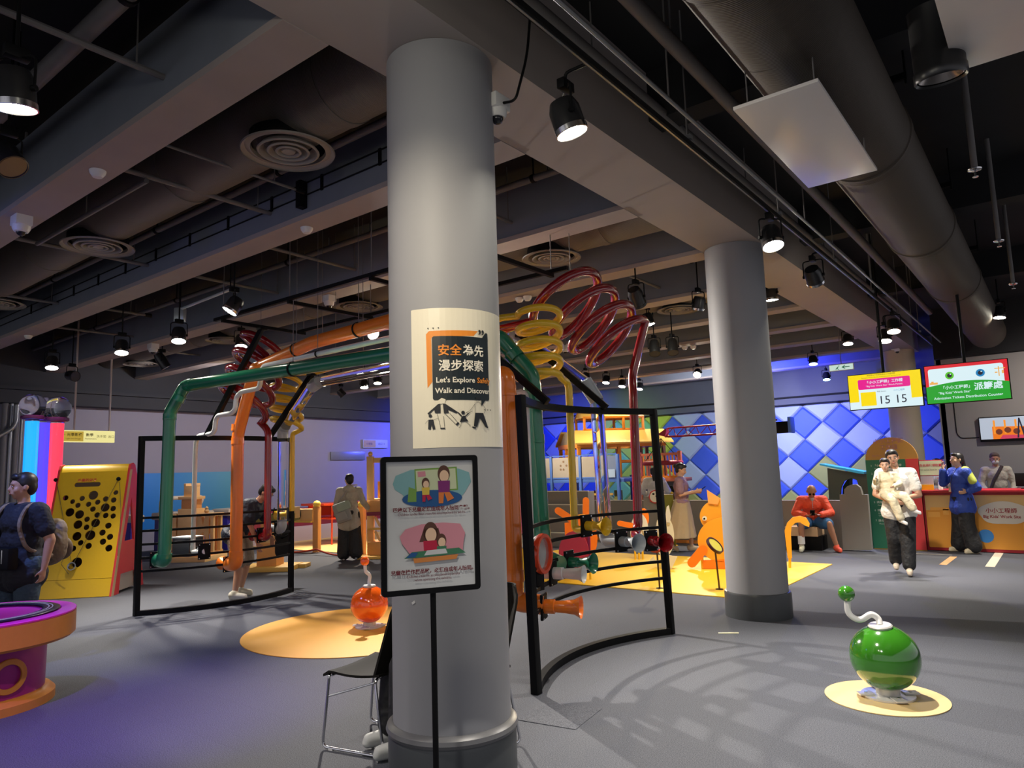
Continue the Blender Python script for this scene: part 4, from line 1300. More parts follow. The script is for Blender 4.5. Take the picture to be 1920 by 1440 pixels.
# ================================================================ YELLOW BALL BOARD (leaning front with holes, red sides)
m_ply = mat('plywood edge', (.55, .38, .20), .6, noise=.15, scale=8)
m_by = mat('board yellow', (.86, .53, .015), .4, noise=.03, coat=.2)
m_br = mat('board red', (.72, .045, .05), .4, noise=.05)
BL, BR_ = gz(66, 1125), gz(210, 1118)
bu = (BR_ - BL).normalized()
bn = Vector((bu.y, -bu.x, 0))
Wb = (BR_ - BL).length
t = thing('ball_board', 'big yellow leaning board full of round holes with red plywood sides', 'exhibit', (BL + BR_) / 2)
HB, SET = 1.93, .52
def bface(a, h, off=0.):      # a along width, h 0..1 height
    return BL + bu * a + Vector((0, 0, .0 + HB * h)) - bn * (SET * h) + bn * off
fU = bu
fV = (bface(0, 1) - bface(0, 0)).normalized()
fN = fU.cross(fV)
Lf = (bface(0, 1) - bface(0, 0)).length
def bq(px, py):
    d = ray(px, py); o = Vector((0, 0, EYE))
    k = (BL - o).dot(fN) / d.dot(fN)
    q = o + d * k - BL
    return q.dot(fU), q.dot(fV)
holes = [(111, 928, 4.5), (124, 934, 4.5), (137, 941, 4), (155, 935, 4.3), (176, 929, 7.5), (110, 944, 7), (127, 947, 4.5), (147, 948, 4.3), (167, 946, 4.3), (184, 942, 4.3), (199, 936, 4.5), (214, 938, 4.5), (218, 924, 4), (132, 961, 7), (150, 965, 7), (175, 955, 4.5), (198, 952, 7), (213, 954, 4.5), (183, 966, 4.5), (199, 967, 4.5), (213, 968, 4.3), (147, 984, 7), (164, 974, 4.5), (180, 981, 7), (163, 989, 4.5), (204, 986, 5), (145, 1006, 7), (170, 1004, 8), (193, 999, 5), (207, 1007, 5), (152, 1018, 4.5), (167, 1024, 5), (194, 1016, 5), (205, 1028, 5.5), (138, 1029, 4.8), (145, 1055, 8), (138, 1065, 6)]
def cut_panel():
    bm = bmesh.new()
    y0 = .26; y1 = Lf - .13
    outer = [bm.verts.new((x, y, 0)) for x, y in ((0.02, y0), (Wb - .02, y0), (Wb - .02, y1), (0.02, y1))]
    edges = [bm.edges.new((outer[i], outer[(i + 1) % 4])) for i in range(4)]
    used = []
    for hx, hy, hr in holes:
        a, b = bq(hx, hy)
        r = hr / 1325 * 12.3
        a2, b2 = a, b
        if any((a - u[0]) ** 2 + (b - u[1]) ** 2 < (r + u[2] + .008) ** 2 for u in used) or a < r + .03: continue
        used.append((a, b, r))
        vs = [bm.verts.new((a + r * math.cos(2 * PI * k / 16), b + r * math.sin(2 * PI * k / 16), 0)) for k in range(16)]
        edges += [bm.edges.new((vs[k], vs[(k + 1) % 16])) for k in range(16)]
    a, b = bq(165, 909)
    sl = rrect(a - .19, b - .035, a + .19, b + .035, .034, 4)
    vs = [bm.verts.new((x, y, 0)) for x, y in sl]
    edges += [bm.edges.new((vs[k], vs[(k + 1) % len(vs)])) for k in range(len(vs))]
    bmesh.ops.triangle_fill(bm, edges=edges, use_beauty=True, use_dissolve=False)
    def inside(x, y):
        if any((x - u[0]) ** 2 + (y - u[1]) ** 2 < (u[2] * .97) ** 2 for u in used): return True
        return abs(x - a) < .18 and abs(y - b) < .03
    kill = [f for f in bm.faces if inside(*f.calc_center_median()[:2])]
    bmesh.ops.delete(bm, geom=kill, context='FACES')
    ex = bmesh.ops.extrude_face_region(bm, geom=bm.faces[:])
    for v in [e for e in ex['geom'] if isinstance(e, bmesh.types.BMVert)]: v.co.z = .02
    m = MB()
    bm.verts.index_update()
    m.add([BL + fU * v.co.x + fV * v.co.y + fN * v.co.z for v in bm.verts], [[v.index for v in f.verts] for f in bm.faces])
    bm.free()
    return m, used
pm, used = cut_panel()
pm.build('hole_panel', m_by, t, smooth=False)
MB().prism([(0.02, 0), (Wb - .02, 0), (Wb - .02, .255), (0.02, .255)], BL, fU, fV, .02).build('lower_panel', m_by, t)
# rounded top
tp0 = bface(0.02, 1) - fV * .14
prof = [(0, 0)] + [(.0 - .16 * (1 - math.cos(k * PI / 12)), .16 * math.sin(k * PI / 12)) for k in range(1, 7)]
vs = []
for k, (u_, v_) in enumerate(prof):
    for x in (0.02, Wb - .02):
        vs.append(tp0 + fN * (.02 + u_) + fV * v_ + bu * (x - .02))
fs = [(2 * k, 2 * k + 1, 2 * k + 3, 2 * k + 2) for k in range(len(prof) - 1)]
m_ = MB().add(vs, fs)
m_.add([v - fN * .015 for v in vs], [f[::-1] for f in fs])
m_.build('top_cap', m_by, t)
# sides: A shaped with a triangular opening
deep = 1.15
for s, xo_ in ((0, 0), (1, Wb - .028)):
    O = BL + bu * xo_
    U = -bn
    outl = [(-.03, 0), (.22, 0), (.26, .28), (.80, .28), (.84, .0), (1.12, 0), (.86, 1.15), (.74, 1.75), (.66, HB - .03), (.60, HB), (SET - .02, HB - .02), (SET - .05, HB - .08)]
    bm = bmesh.new()
    vs = [bm.verts.new((a, b, 0)) for a, b in outl]
    ed = [bm.edges.new((vs[i], vs[(i + 1) % len(vs)])) for i in range(len(vs))]
    tri = [bm.verts.new((a, b, 0)) for a, b in ((.36, .75), (.70, .75), (.56, 1.40))]
    ed += [bm.edges.new((tri[i], tri[(i + 1) % 3])) for i in range(3)]
    bmesh.ops.triangle_fill(bm, edges=ed, use_beauty=True)
    kill = [f for f in bm.faces if all(v in tri for v in f.verts)]
    bmesh.ops.delete(bm, geom=kill, context='FACES')
    ex = bmesh.ops.extrude_face_region(bm, geom=bm.faces[:])
    for v in [e for e in ex['geom'] if isinstance(e, bmesh.types.BMVert)]: v.co.z = .028
    m = MB()
    bm.verts.index_update()
    m.add([O + U * v.co.x + Vector((0, 0, 1)) * v.co.y + bu * v.co.z for v in bm.verts], [[v.index for v in f.verts] for f in bm.faces])
    bm.free()
    m.build('side_panel', m_br, t, smooth=False)
    MB().prism([(-.03, 0), (.05, 0), (SET + .04, HB - .1), (SET - .04, HB - .1)], O - bu * .002, -bn, (0, 0, 1), .032).build('edge_strip', m_ply, t)
MB().box(BL + bu * Wb / 2 - bn * .55 + Vector((0, 0, .16)), (Wb - .08, .7, .26), Matrix.Rotation(math.atan2(bu.y, bu.x), 3, 'Z')).build('back_tray', mat('tray beige', (.5, .45, .38), .6), t)
MB().prism([(.04, .1), (Wb - .04, .1), (Wb - .04, Lf - .2), (.04, Lf - .2)], BL - bn * .24 - Vector((0, 0, .0)), fU, fV, .012).build('hole_shade_sheet', mat('inner brown', (.05, .022, .008), .7), t)  # added dark sheet, its brown stands in for shade behind the holes
# pulleys, cords and the steel ring that carries the ball
def bpt(px, py, off=.03):
    a, b = bq(px, py)
    return BL + fU * a + fV * b + fN * off
m_cord = mat('cord olive', (.10, .08, .03), .6)
for (a, b) in ((107, 901), (224, 899)):
    q = bpt(a, b)
    MB().lathe([(.012, -.02), (.03, -.015), (.022, 0), (.03, .015), (.012, .02)], q, 20, fN.to_track_quat('Z', 'Y').to_matrix()).build('pulley', m_black, t)
rg = bpt(138, 1063, .05)
MB().tube([bpt(224, 899, .035), rg], .004, 6).build('cord', m_cord, t)
MB().tube([bpt(107, 901, .035), bpt(112, 925, .03), rg], .004, 6).build('cord', m_cord, t)
MB().tube([bpt(226, 905, .035), bpt(232, 960, .1), bpt(229, 1045, .16)], .004, 6).build('cord', m_cord, t)
MB().tube([bpt(128, 1030, .035), bpt(122, 1060, .12), bpt(135, 1078, .1)], .004, 6).build('cord', m_cord, t)
MB().lathe([(.045, -.02), (.06, -.02), (.06, .02), (.045, .02)], rg, 24, fN.to_track_quat('Z', 'Y').to_matrix(), cap=False).build('carrier_ring', m_chrome, t)
P = Print(t, O=BL + fN * .021, U=fU, V=fV, lift=.001)
a, b = bq(165, 901)
P.text('升高的波子', a, b - .02, .055, m_br, bold=.001)

# ================================================================ BALL STOOLS with cranked stems, floor discs
def floor_disc(c, r, m, label, name='floor_disc', h=.006):
    o = MB().lathe([(.0001, 0), (r, 0), (r, h), (.0001, h)], (c[0], c[1], 0.001), 72).build(name, m)
    o.location = (0, 0, 0)
    return tag(o, label, 'floor disc')
m_gball = mat('ball green', (.035, .19, .012), .12, coat=1, noise=.05)
m_oball = mat('ball orange', (.88, .12, .006), .12, coat=1, noise=.05)
m_plate = mat('flange steel', (.62, .60, .57), .35, metal=.3)
m_discg = mat('disc tan yellow', (.66, .48, .22), .6, noise=.06, scale=6)
m_disco = mat('disc orange yellow', (.78, .37, .035), .6, noise=.06, scale=3)
floor_disc((-1.13, 5.53), .385, m_discg, 'small tan yellow floor disc under the green ball')
floor_disc((-6.1, 5.12), 1.2, m_disco, 'big orange-yellow floor disc under the orange ball')
def ball_stool(c, r, tilt, m, label, kp, kr, sz=1.):
    """c floor centre, kp points of the crank"""
    t = thing('ball_crank_exhibit', label, 'exhibit', c, group='balls with cranked stems')
    q = tilt
    z0 = .05
    MB().lathe([(.0001, .008), (.17 * sz, .008), (.17 * sz, .02), (.075 * sz, .022), (.075 * sz, .075), (.0001, .075)], c, 40).build('base_flange', m_plate, t)
    for k in range(4):
        a = R(35 + 90 * k)
        p = Vector(c) + Vector((math.cos(a) * .15 * sz, math.sin(a) * .15 * sz, .026))
        MB().box(p, (.10 * sz, .07 * sz, .012), Matrix.Rotation(a, 3, 'Z') , bev=.003).build('foot_tab', m_plate, t)
        MB().cyl(p, p + Vector((0, 0, .014)), .012, n=8).build('bolt', m_chrome, t)
    bc = Vector(c) + Vector((0, 0, .05 + r * .98))
    MB().ball(bc, (r * 1.02, r * 1.02, r * .99), nu=56, nv=36).build('ball', m, t)
    top = bc + q * r * .985
    Q = q.to_track_quat('Z', 'Y').to_matrix()
    MB().lathe([(.0001, -.01), (.075 * sz, -.012), (.078 * sz, .0), (.07 * sz, .008), (.0001, .008)], top, 32, Q).build('top_plate', m_plate, t)
    pts = [top] + [Vector(p) for p in kp]
    MB().tube(rounded(pts, .10 * sz, 7), .021 * sz, 14).build('crank_stem', m_whitep, t)
    MB().ball(Vector(kp[-1]), kr, nu=24, nv=16).build('knob', m, t)
    return t
gc = Vector((-1.12, 5.56, 0))
qd = ray(1660, 1235)
dg = math.hypot(gc.x, gc.y)
def pdx(px, py): return pd(px, py, dg)
gt = Vector((-.10 * rt.x - .08 * fw.x, -.10 * rt.y - .08 * fw.y, 1)).normalized()
ball_stool(gc, .219, gt, m_gball, 'glossy green ball with a bent white crank and green knob, on a tan disc', [pdx(1648, 1160), pdx(1634, 1150), pdx(1612, 1165), pdx(1590, 1152), pdx(1587, 1113)], .056)
oc = Vector((-6.07, 5.22, 0))
dg = math.hypot(oc.x, oc.y)
ball_stool(oc, .197, Vector((0, 0, 1)), m_oball, 'glossy orange ball with a white crank and orange knob, on the big yellow disc', [pdx(692, 1090), pdx(694, 1078), pdx(685, 1072), pdx(684, 1052)], .05, .9)

# ================================================================ YELLOW PLAY MAT
m_mat = mat('mat yellow', (.80, .47, .015), .5, noise=.05, scale=2)
o = MB().box((-5.65, 10.3, .006), (5.2, 3.44, .012)).build('play_mat', m_mat)
tag(o, 'large bright yellow play mat behind the right black frame', 'play mat')
m_tan = mat('mat corner tan', (.72, .50, .25), .6, noise=.05)

class Flat:
    """upright board plane through a floor point, facing the camera turned by yaw degrees"""
    def __init__(s, P, yaw=0., z=0.):
        s.O = Vector((P[0], P[1], z))
        d = Vector((s.O.x, s.O.y, 0)).normalized()
        u = Vector((d.y, -d.x, 0))
        s.U = Matrix.Rotation(R(yaw), 3, 'Z') @ u
        s.V = Vector((0, 0, 1))
        s.N = s.U.cross(s.V)
    def q(s, px, py):
        d = ray(px, py); o = Vector((0, 0, EYE))
        k = (s.O - o).dot(s.N) / d.dot(s.N)
        w = o + d * k - s.O
        return (w.dot(s.U), w.dot(s.V))
    def P(s, px, py):
        a, b = s.q(px, py)
        return s.O + s.U * a + s.V * b
    def board(s, t, name, pts, m, th=.02, off=0.):
        return MB().prism([s.q(*p) for p in pts], s.O + s.N * off, s.U, s.V, th).build(name, m, t, ang=25)
    def ell(s, cx, cy, rx, ry, n=40, a0=0, a1=360):
        return [(cx + rx * math.cos(R(a0 + (a1 - a0) * i / n)), cy - ry * math.sin(R(a0 + (a1 - a0) * i / n))) for i in range(n + (a1 - a0 != 360))]
    def cap(s, ax, ay, bx, by, w):
        d = math.atan2(by - ay, bx - ax)
        out = []
        for cx, cy, a in ((bx, by, d - PI / 2), (ax, ay, d + PI / 2)):
            out += [(cx + w * math.cos(a + PI * i / 8), cy + w * math.sin(a + PI * i / 8)) for i in range(9)]
        return out
def col(name, *rgb, rough=.45): return mat(name, S(*rgb), rough)
m_co = col('cutout orange', 250, 128, 18)
m_cy = col('cutout amber', 240, 165, 35)
m_cw = col('cutout white', 225, 222, 205)
m_cp = col('cutout pink', 214, 62, 88)
m_cpu = col('cutout purple', 140, 40, 100)
m_cyel = col('leg yellow', 240, 190, 30)

f = Flat(gz(1082, 1072), 5)
t = thing('bird_cutout', 'orange plywood bird with propeller wings, seen between the yellow horn and pink board', 'play figure', f.O)
f.board(t, 'body', f.ell(1090, 1010, 30, 46), m_co)
f.board(t, 'side_board', [(1058, 980), (1072, 978), (1072, 1045), (1060, 1045)], m_co, off=.05)
f.board(t, 'wing', f.cap(1046, 957, 1072, 974, 6.5), m_co, off=.06)
f.board(t, 'wing', f.cap(1098, 938, 1098, 972, 6), m_co, off=.03)
MB().tube([f.P(*p) + f.N * .05 for p in f.ell(1092, 985, 20, 20, 20, 20, 165)], .012, 10).build('hoop', m_cy, t)
for x in (1072, 1106):
    MB().cyl(f.P(x, 1050), (f.P(x, 1050).x, f.P(x, 1050).y, .012), .018, n=10).build('leg', m_cyel, t)
f = Flat(gz(1075, 1088), -8)
t = thing('pink_cutout', 'pink rounded board with purple stripes, low beside the green horn', 'play figure', f.O)
f.board(t, 'body', f.ell(1076, 1036, 28, 40), m_cp)
f.board(t, 'side_board', [(1082, 1004), (1106, 1004), (1107, 1050), (1102, 1062), (1084, 1070)], m_cp, off=-.08)
f.board(t, 'stripe', [(1090, 1008), (1095, 1008), (1095, 1062), (1090, 1064)], m_cpu, .012, off=-.055)
f.board(t, 'stripe', [(1101, 1004), (1105, 1004), (1105, 1052), (1101, 1056)], m_cpu, .012, off=-.055)
for x in (1047, 1096, 1106):
    p = f.P(x, 1060)
    MB().cyl(p, (p.x, p.y, .012), .016, n=10).build('leg', m_cyel, t)
f = Flat(gz(1198, 1050), 0)
t = thing('goose_cutout', 'left of two white plywood geese, with an orange neck and arm', 'play figure', f.O)
f.board(t, 'body', f.ell(1199, 996, 17, 33), m_cw)
f.board(t, 'neck', f.ell(1206, 972, 11, 19, 20, -60, 120) + f.ell(1200, 976, 8, 14, 12, 100, -40), m_co, off=-.04)
f.board(t, 'arm', f.cap(1162, 981, 1184, 985, 5), m_co, off=.03)
f.board(t, 'wing', [(1202, 985), (1210, 972), (1218, 1000), (1208, 1004)], m_cw, off=.03)
for x in (1190, 1197, 1204):
    p = f.P(x, 1020)
    MB().cyl(p, (p.x, p.y, .012), .018, n=10).build('leg', m_cyel, t)
f = Flat(gz(1244, 1068), 0)
t = thing('goose_cutout', 'right of two white plywood geese, with pointed head and triangular tail', 'play figure', f.O)
f.board(t, 'body', f.ell(1246, 1006, 18, 38), m_cw)
f.board(t, 'head', [(1246, 978), (1250, 950), (1254, 947), (1258, 968), (1256, 980)], m_cw, off=.03)
f.board(t, 'wing', [(1228, 998), (1232, 975), (1242, 968), (1240, 1004)], m_cw, off=.05)
f.board(t, 'tail', [(1252, 1040), (1270, 1043), (1258, 1068)], m_cw, off=.03)
f.board(t, 'foot', [(1216, 1052), (1226, 1042), (1230, 1054)], m_cw, off=.03)
for x in (1240, 1250):
    p = f.P(x, 1040)
    MB().cyl(p, (p.x, p.y, .012), .018, n=10).build('leg', m_cw, t)
def pole_disc(pxc, pyc, pb, r, label, rimm, facem, nrm, deco=None):
    g = gz(*pb, .012)
    d = math.hypot(g.x, g.y)
    c = pd(pxc, pyc, d)
    t = thing('pole_mirror', label, 'mirror', g, group='tilted discs on poles')
    MB().cyl(g, c, .012, n=10).build('pole', col('pole brown', 90, 62, 20), t)
    MB().lathe([(.0001, 0), (.05, 0), (.05, .006), (.0001, .006)], g, 20).build('base_plate', m_black, t)
    Q = Vector(nrm).to_track_quat('Z', 'Y').to_matrix()
    MB().lathe([(r * .85, -.015), (r, -.015), (r, .02), (r * .85, .02)], c, 40, Q, cap=False).build('rim', rimm, t)
    MB().lathe([(.0001, .012), (r * .86, .012)], c, 40, Q, cap=False).build('mirror_face', facem, t)
    MB().lathe([(.0001, -.013), (r * .9, -.013)], c, 40, Q, cap=False).build('backing', m_black, t)
m_rimr = col('rim red', 190, 40, 40)
pole_disc(1231, 1022, (1237, 1103), .125, 'pale disc with red rim on a thin pole, below the crimson horn', m_rimr, m_mirror, (.15, -.6, .75))
pole_disc(1340, 1023, (1349, 1105), .125, 'yellow disc with dark rim tilted on a thin pole, in front of the orange chick', col('rim maroon', 70, 22, 22), col('disc lime yellow', 215, 200, 70), (.75, -.1, .65))
# amber chick
f = Flat(gz(1330, 1068), 0)
t = thing('chick_cutout', 'big round amber plywood chick half hidden by the second column', 'play figure', f.O)
f.board(t, 'body', f.ell(1358, 1012, 50, 42), m_cy, .03)
f.board(t, 'head', f.ell(1356, 968, 44, 34), m_cy, .03, off=-.05)
f.board(t, 'crest', [(1325, 918), (1350, 934), (1346, 946), (1328, 944)], col('crest peach', 248, 170, 80), off=-.02)
p = f.P(1321, 972)
f.board(t, 'eye_white', f.ell(1321, 972, 4.5, 4.5, 20), m_cw, .004, off=.0)
f.board(t, 'eye', f.ell(1320.5, 972.5, 1.8, 1.8, 14), m_black, .004, off=.005)
f.board(t, 'leg', f.cap(1318, 1030, 1298, 1054, 9), m_co, .03, off=.04)
for x in (1316, 1350):
    p = f.P(x, 1040)
    MB().cyl(p, (p.x, p.y, .012), .02, n=10).build('support', m_cyel, t)
f.board(t, 'foot', [(1318, 1050), (1362, 1048), (1362, 1066), (1318, 1066)], m_co, .05, off=-.02)
# arch tool right of the column
f = Flat(gz(1481, 1066), 0)
t = thing('arch_cutout', 'amber curved cane-shaped board standing right of the second column', 'play figure', f.O)
f.board(t, 'cane', [(1471, 995), (1476, 980), (1486, 970), (1500, 967), (1512, 971), (1518, 981), (1517, 988), (1509, 985), (1500, 979), (1491, 980), (1484, 987), (1483, 1000), (1485, 1046), (1477, 1046)], m_cy, .04)
MB().cyl(f.P(1481, 1046), (f.O.x, f.O.y, .0), .02, n=10).build('support', m_cyel, t)
# pink board between orange tube and black post
f = Flat(gz(984, 1088), 0)
t = thing('pink_board', 'tall pink board on yellow legs between the orange tube and the black post', 'play figure', f.O)
f.board(t, 'board', [(968, 936), (971, 932), (982, 932), (985, 936), (987, 998), (972, 1002)], col('board pink', 238, 120, 150), .03)
f.board(t, 'sign', [(972, 1005), (986, 1002), (988, 1024), (973, 1028)], m_cw, .02, off=.02)
for x in (977, 986):
    f.board(t, 'leg', [(x, 1028), (x + 4, 1028), (x + 7, 1085), (x + 3, 1085)], m_cyel, .03)

# ================================================================ LOW GREY WALL, panels and green house on the right
m_low = mat('low wall grey', (.23, .215, .19), .75, noise=.05, scale=3)
t = thing('low_wall', 'long low grey partition wall behind the yellow mat and the seated man', 'partition', (-7, 14.3, 0))
MB().box((-7.25, 14.33, .44), (8.1, .16, .88), bev=.006).build('wall_body', m_low, t)
MB().box((-8.0, 14.18, .03), (6.6, .1, .06)).build('kick_strip', col('kick orange', 235, 150, 70), t)
f = Flat((gy(1607, 1030, 14.05).x, 14.05), 0)
f.U = Vector((1, 0, 0)); f.N = Vector((0, -1, 0))
t = thing('room_divider', 'grey partition board with a rounded top, beside the green notice', 'partition', f.O)
f.board(t, 'panel', [(1584, 1030), (1577, 927), (1586, 926), (1586, 917), (1592, 911), (1600, 908), (1608, 908), (1615, 913), (1618, 922), (1619, 927), (1629, 927), (1637, 1030)][::-1], m_low, .12)
# stepped benches left of the mat
t = thing('stepped_bench', 'grey stepped bench with pale treads behind the orange bird', 'bench', (-10.2, 13.2, 0))
for k in range(4):
    MB().box((-10.0, 12.7 + .25 * k, .14 * (k + 1)), (3.4, .26, .28 * (k + 1)), bev=.005).build('step', m_low, t)
    MB().box((-10.0, 12.6 + .25 * k, .28 * (k + 1) + .008), (3.4, .05, .016)).build('tread_strip', m_cw, t)
# olive and grey screen panels by the mat
for i, (a, b, c_, mm, l) in enumerate([((1086, 948), (1098, 948), 1012, col('olive', 120, 118, 20), 'narrow olive panel standing behind the clear tube'),
                                       ((1070, 940), (1085, 944), 1012, m_low, 'narrow grey panel left of the olive one'),
                                       ((1235, 928), (1262, 932), 1030, col('olive', 120, 118, 20), 'olive panel behind the woman in white'),
                                       ((1206, 932), (1236, 928), 1030, m_low, 'grey panel carrying a red-rimmed round face sign')]):
    f = Flat(gz((a[0] + b[0]) / 2, c_ + 8) if i < 2 else (-6.6 if i == 2 else -7.0, 13.2), 0)
    t = thing('screen_panel', l, 'panel', f.O, group='screen panels by the mat')
    x0_, x1_ = f.q(*a)[0], f.q(*b)[0]
    z1_ = f.q(*a)[1]
    MB().prism([(x0_, 0), (x1_, 0), (x1_, z1_), (x0_, z1_)], f.O, f.U, f.V, .04).build('panel', mm, t)
    MB().prism([(x0_, z1_), (x1_, z1_), (x1_, z1_ + .01), (x0_, z1_ + .01)], f.O, f.U, f.V, .045).build('cap_strip', m_cw if i == 2 else mm, t)
    if i == 3:
        f.board(t, 'round_sign', f.ell(1228, 931, 12, 13, 8), m_rimr, .03, off=.04)
        f.board(t, 'sign_face', f.ell(1228, 931, 9.5, 10.5, 24), m_cw, .012, off=.065)
        for e in ((1225, 926), (1231, 930)): f.board(t, 'spot', f.ell(e[0], e[1], 2.4, 1.8, 12), m_black, .004, off=.078)
t = thing('yellow_post', 'thin yellow post left of the woman in the long skirt', 'post', gy(1265, 1020, 13.6))
p = gy(1265, 1010, 13.6)
MB().cyl((p.x, 13.6, 0), (p.x, 13.6, 1.05), .022, n=12).build('pole', m_cyel, t)
MB().ball((p.x, 13.6, 1.06), .032, nu=12, nv=8).build('cap', m_cyel, t)
MB().cyl((p.x, 13.6, 0), (p.x, 13.6, .01), .06, n=16).build('base_plate', m_cyel, t)
# small house with blue roof
f = Flat((gy(1590, 950, 15.6).x, 15.6), 0)
f.U = Vector((1, 0, 0)); f.N = Vector((0, -1, 0))
t = thing('toy_house', 'small olive-green play house with an arched doorway and sloping sky-blue roof', 'play house', f.O)
m_hg = mat('house green grey', (.17, .19, .12), .7, noise=.05)
def gyp(px, py): a, b = f.q(px, py); return (a, b)
L_ = [(1557, 945), (1553, 878), (1590, 884), (1640, 890), (1640, 945), (1614, 945), (1613, 915), (1608, 900), (1597, 896), (1584, 902), (1578, 915), (1577, 945)]
f.board(t, 'front_wall', L_, m_hg, .08)
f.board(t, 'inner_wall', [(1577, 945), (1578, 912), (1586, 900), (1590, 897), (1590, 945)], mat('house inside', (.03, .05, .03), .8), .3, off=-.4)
f.board(t, 'roof', [(1544, 869), (1626, 884), (1626, 888), (1616, 887), (1544, 872)], col('roof sky blue', 70, 190, 240), .5, off=-.2)
MB().box(f.O + Vector((0, .05, .42)), (1.4, .1, .84)).build('plinth', m_low, t)

# green notice with an arched ochre head
f = Flat((gy(1680, 1028, 14.45).x, 14.45), 0)
f.U = Vector((1, 0, 0)); f.N = Vector((0, -1, 0))
t = thing('arched_notice', 'tall green and red rules board with a rounded ochre head, behind man with child', 'notice board', f.O)
x0_, zt = f.q(1624, 863); x1_ = f.q(1722, 860)[0]
zc_ = f.q(1624, 863)[1]
xm_, rr_ = (x0_ + x1_) / 2, (x1_ - x0_) / 2
hz_ = f.q(1672, 820)[1] - zc_
m_ochre, m_bg, m_brd = col('ochre', 190, 140, 62), col('board green', 34, 112, 82), col('board red', 205, 50, 45)
MB().prism([(x0_, 0), (x1_, 0), (x1_, zc_)] + [(xm_ + rr_ * math.cos(PI * i / 24), zc_ + hz_ * math.sin(PI * i / 24)) for i in range(25)] + [(x0_, zc_)], f.O, f.U, f.V, .06).build('board_back', m_ochre, t)
MB().prism([(x0_ + .0, .02), (xm_ + .22, .02), (xm_ + .22, zc_), (x0_, zc_)], f.O + f.N * .0, f.U, f.V, .072).build('green_sheet', m_bg, t)
MB().prism([(xm_ + .23, .02), (x1_, .02), (x1_, zc_), (xm_ + .23, zc_)], f.O, f.U, f.V, .072).build('red_sheet', m_brd, t)
P = Print(t, O=f.O + f.N * .073, U=f.U, V=f.V, lift=.002)
m_lt = col('board lettering', 200, 215, 200)
zz = zc_ - .12
for i, ln in enumerate(['1  「小小工程師」工作證', '2  每位小朋友須由家長陪同', '3  請於指定時間到場領取', '4  先到先得，額滿即止', '5  請保持地方清潔', '6  請看管隨身物品', '7  請勿奔跑']):
    P.text(ln, x0_ + .08, zz, .046, m_lt, align='LEFT', bold=.0005)
    P.text('Please keep your ticket and wait here', x0_ + .14, zz - .05, .032, m_lt, align='LEFT')
    if i % 2: P.text('Children must be accompanied', x0_ + .14, zz - .09, .032, m_lt, align='LEFT'); zz -= .04
    zz -= .145
mp_ = col('head mauve', 176, 120, 110)
P.text('小小工程師', xm_ - .02, zc_ + .30, .10, mp_, bold=.002)
P.text('工作證', xm_ - .02, zc_ + .19, .10, mp_, bold=.002)
P.text("Big Kids' Work Site", x0_ + .12, zc_ + .06, .05, mp_, align='LEFT')

# ================================================================ TICKET COUNTER
f = Flat((gy(1735, 1030, 14.5).x, 14.5), 0)
f.U = Vector((1, 0, 0)); f.N = Vector((0, -1, 0))
CX0 = f.O.x
t = thing('ticket_counter', 'long ticket counter with a red rim and orange printed front', 'counter', f.O)
m_cred = col('counter red', 170, 22, 36)
m_cfront = mat('counter amber', S(238, 160, 50), .45)
ztop = f.q(1736, 920)[1]
CW_ = 2.6
MB().box((CX0 + CW_ / 2, 14.9, ztop / 2 - .02), (CW_, .8, ztop - .06)).build('counter_body', m_cred, t)
MB().box((CX0 + CW_ / 2, 14.87, ztop - .02), (CW_ + .06, .9, .05), bev=.008).build('counter_top', m_cred, t)
P = Print(t, O=Vector((CX0, 14.498, 0)), U=f.U, V=f.V, lift=.0025)
def cqx(px, py):
    a, b = f.q(px, py)
    return (a, b)
P.shape(rrect(.07, .06, CW_ - .03, ztop - .08, .02), m_cfront, 'front_print')
m_c2, m_c3 = mat('counter sand', S(226, 186, 120), .45), mat('counter light amber', S(244, 176, 76), .45)
P.shape([(.07, ztop - .34), (CW_ - .03, ztop - .34), (CW_ - .03, ztop - .085), (.07, ztop - .085)], m_c2)
for a, b, c_, d_ in ((.10, .58, .18, .09), (.33, .62, .09, .10), (1.2, .50, .22, .10), (1.45, .40, .12, .1), (1.62, .42, .12, .1), (1.82, .40, .13, .11), (.14, .70, .3, .05)):
    P.shape([(a, b), (a + c_, b), (a + c_, b + d_), (a, b + d_)], m_c3, 'print', False)
P.k += 1
cl = []
cx_, cz_ = f.q(1885, 0)[0], 0
cx0_, cz0_ = f.q(1882, 965)
pts = []
for i in range(40):
    a = 2 * PI * i / 40
    w_ = 1 + .06 * math.sin(5 * a) * (1 if math.sin(a) < 0 else .4)
    pts.append((cx0_ + .36 * math.cos(a) * w_, cz0_ + .03 + .19 * math.sin(a) * w_))
P.shape(pts, col('cloud white', 225, 218, 205))
P.text('小小工程師', cx0_ - .03, cz0_ + .035, .088, m_cred, bold=.001)
P.text("Big Kids' Work Site", cx0_ - .03, cz0_ - .055, .066, m_cred, bold=.001)
bx_, bz_ = f.q(1849, 1005)
P.shape(circle(.11, 28, c=(bx_, bz_)), col('counter blue', 60, 140, 215))
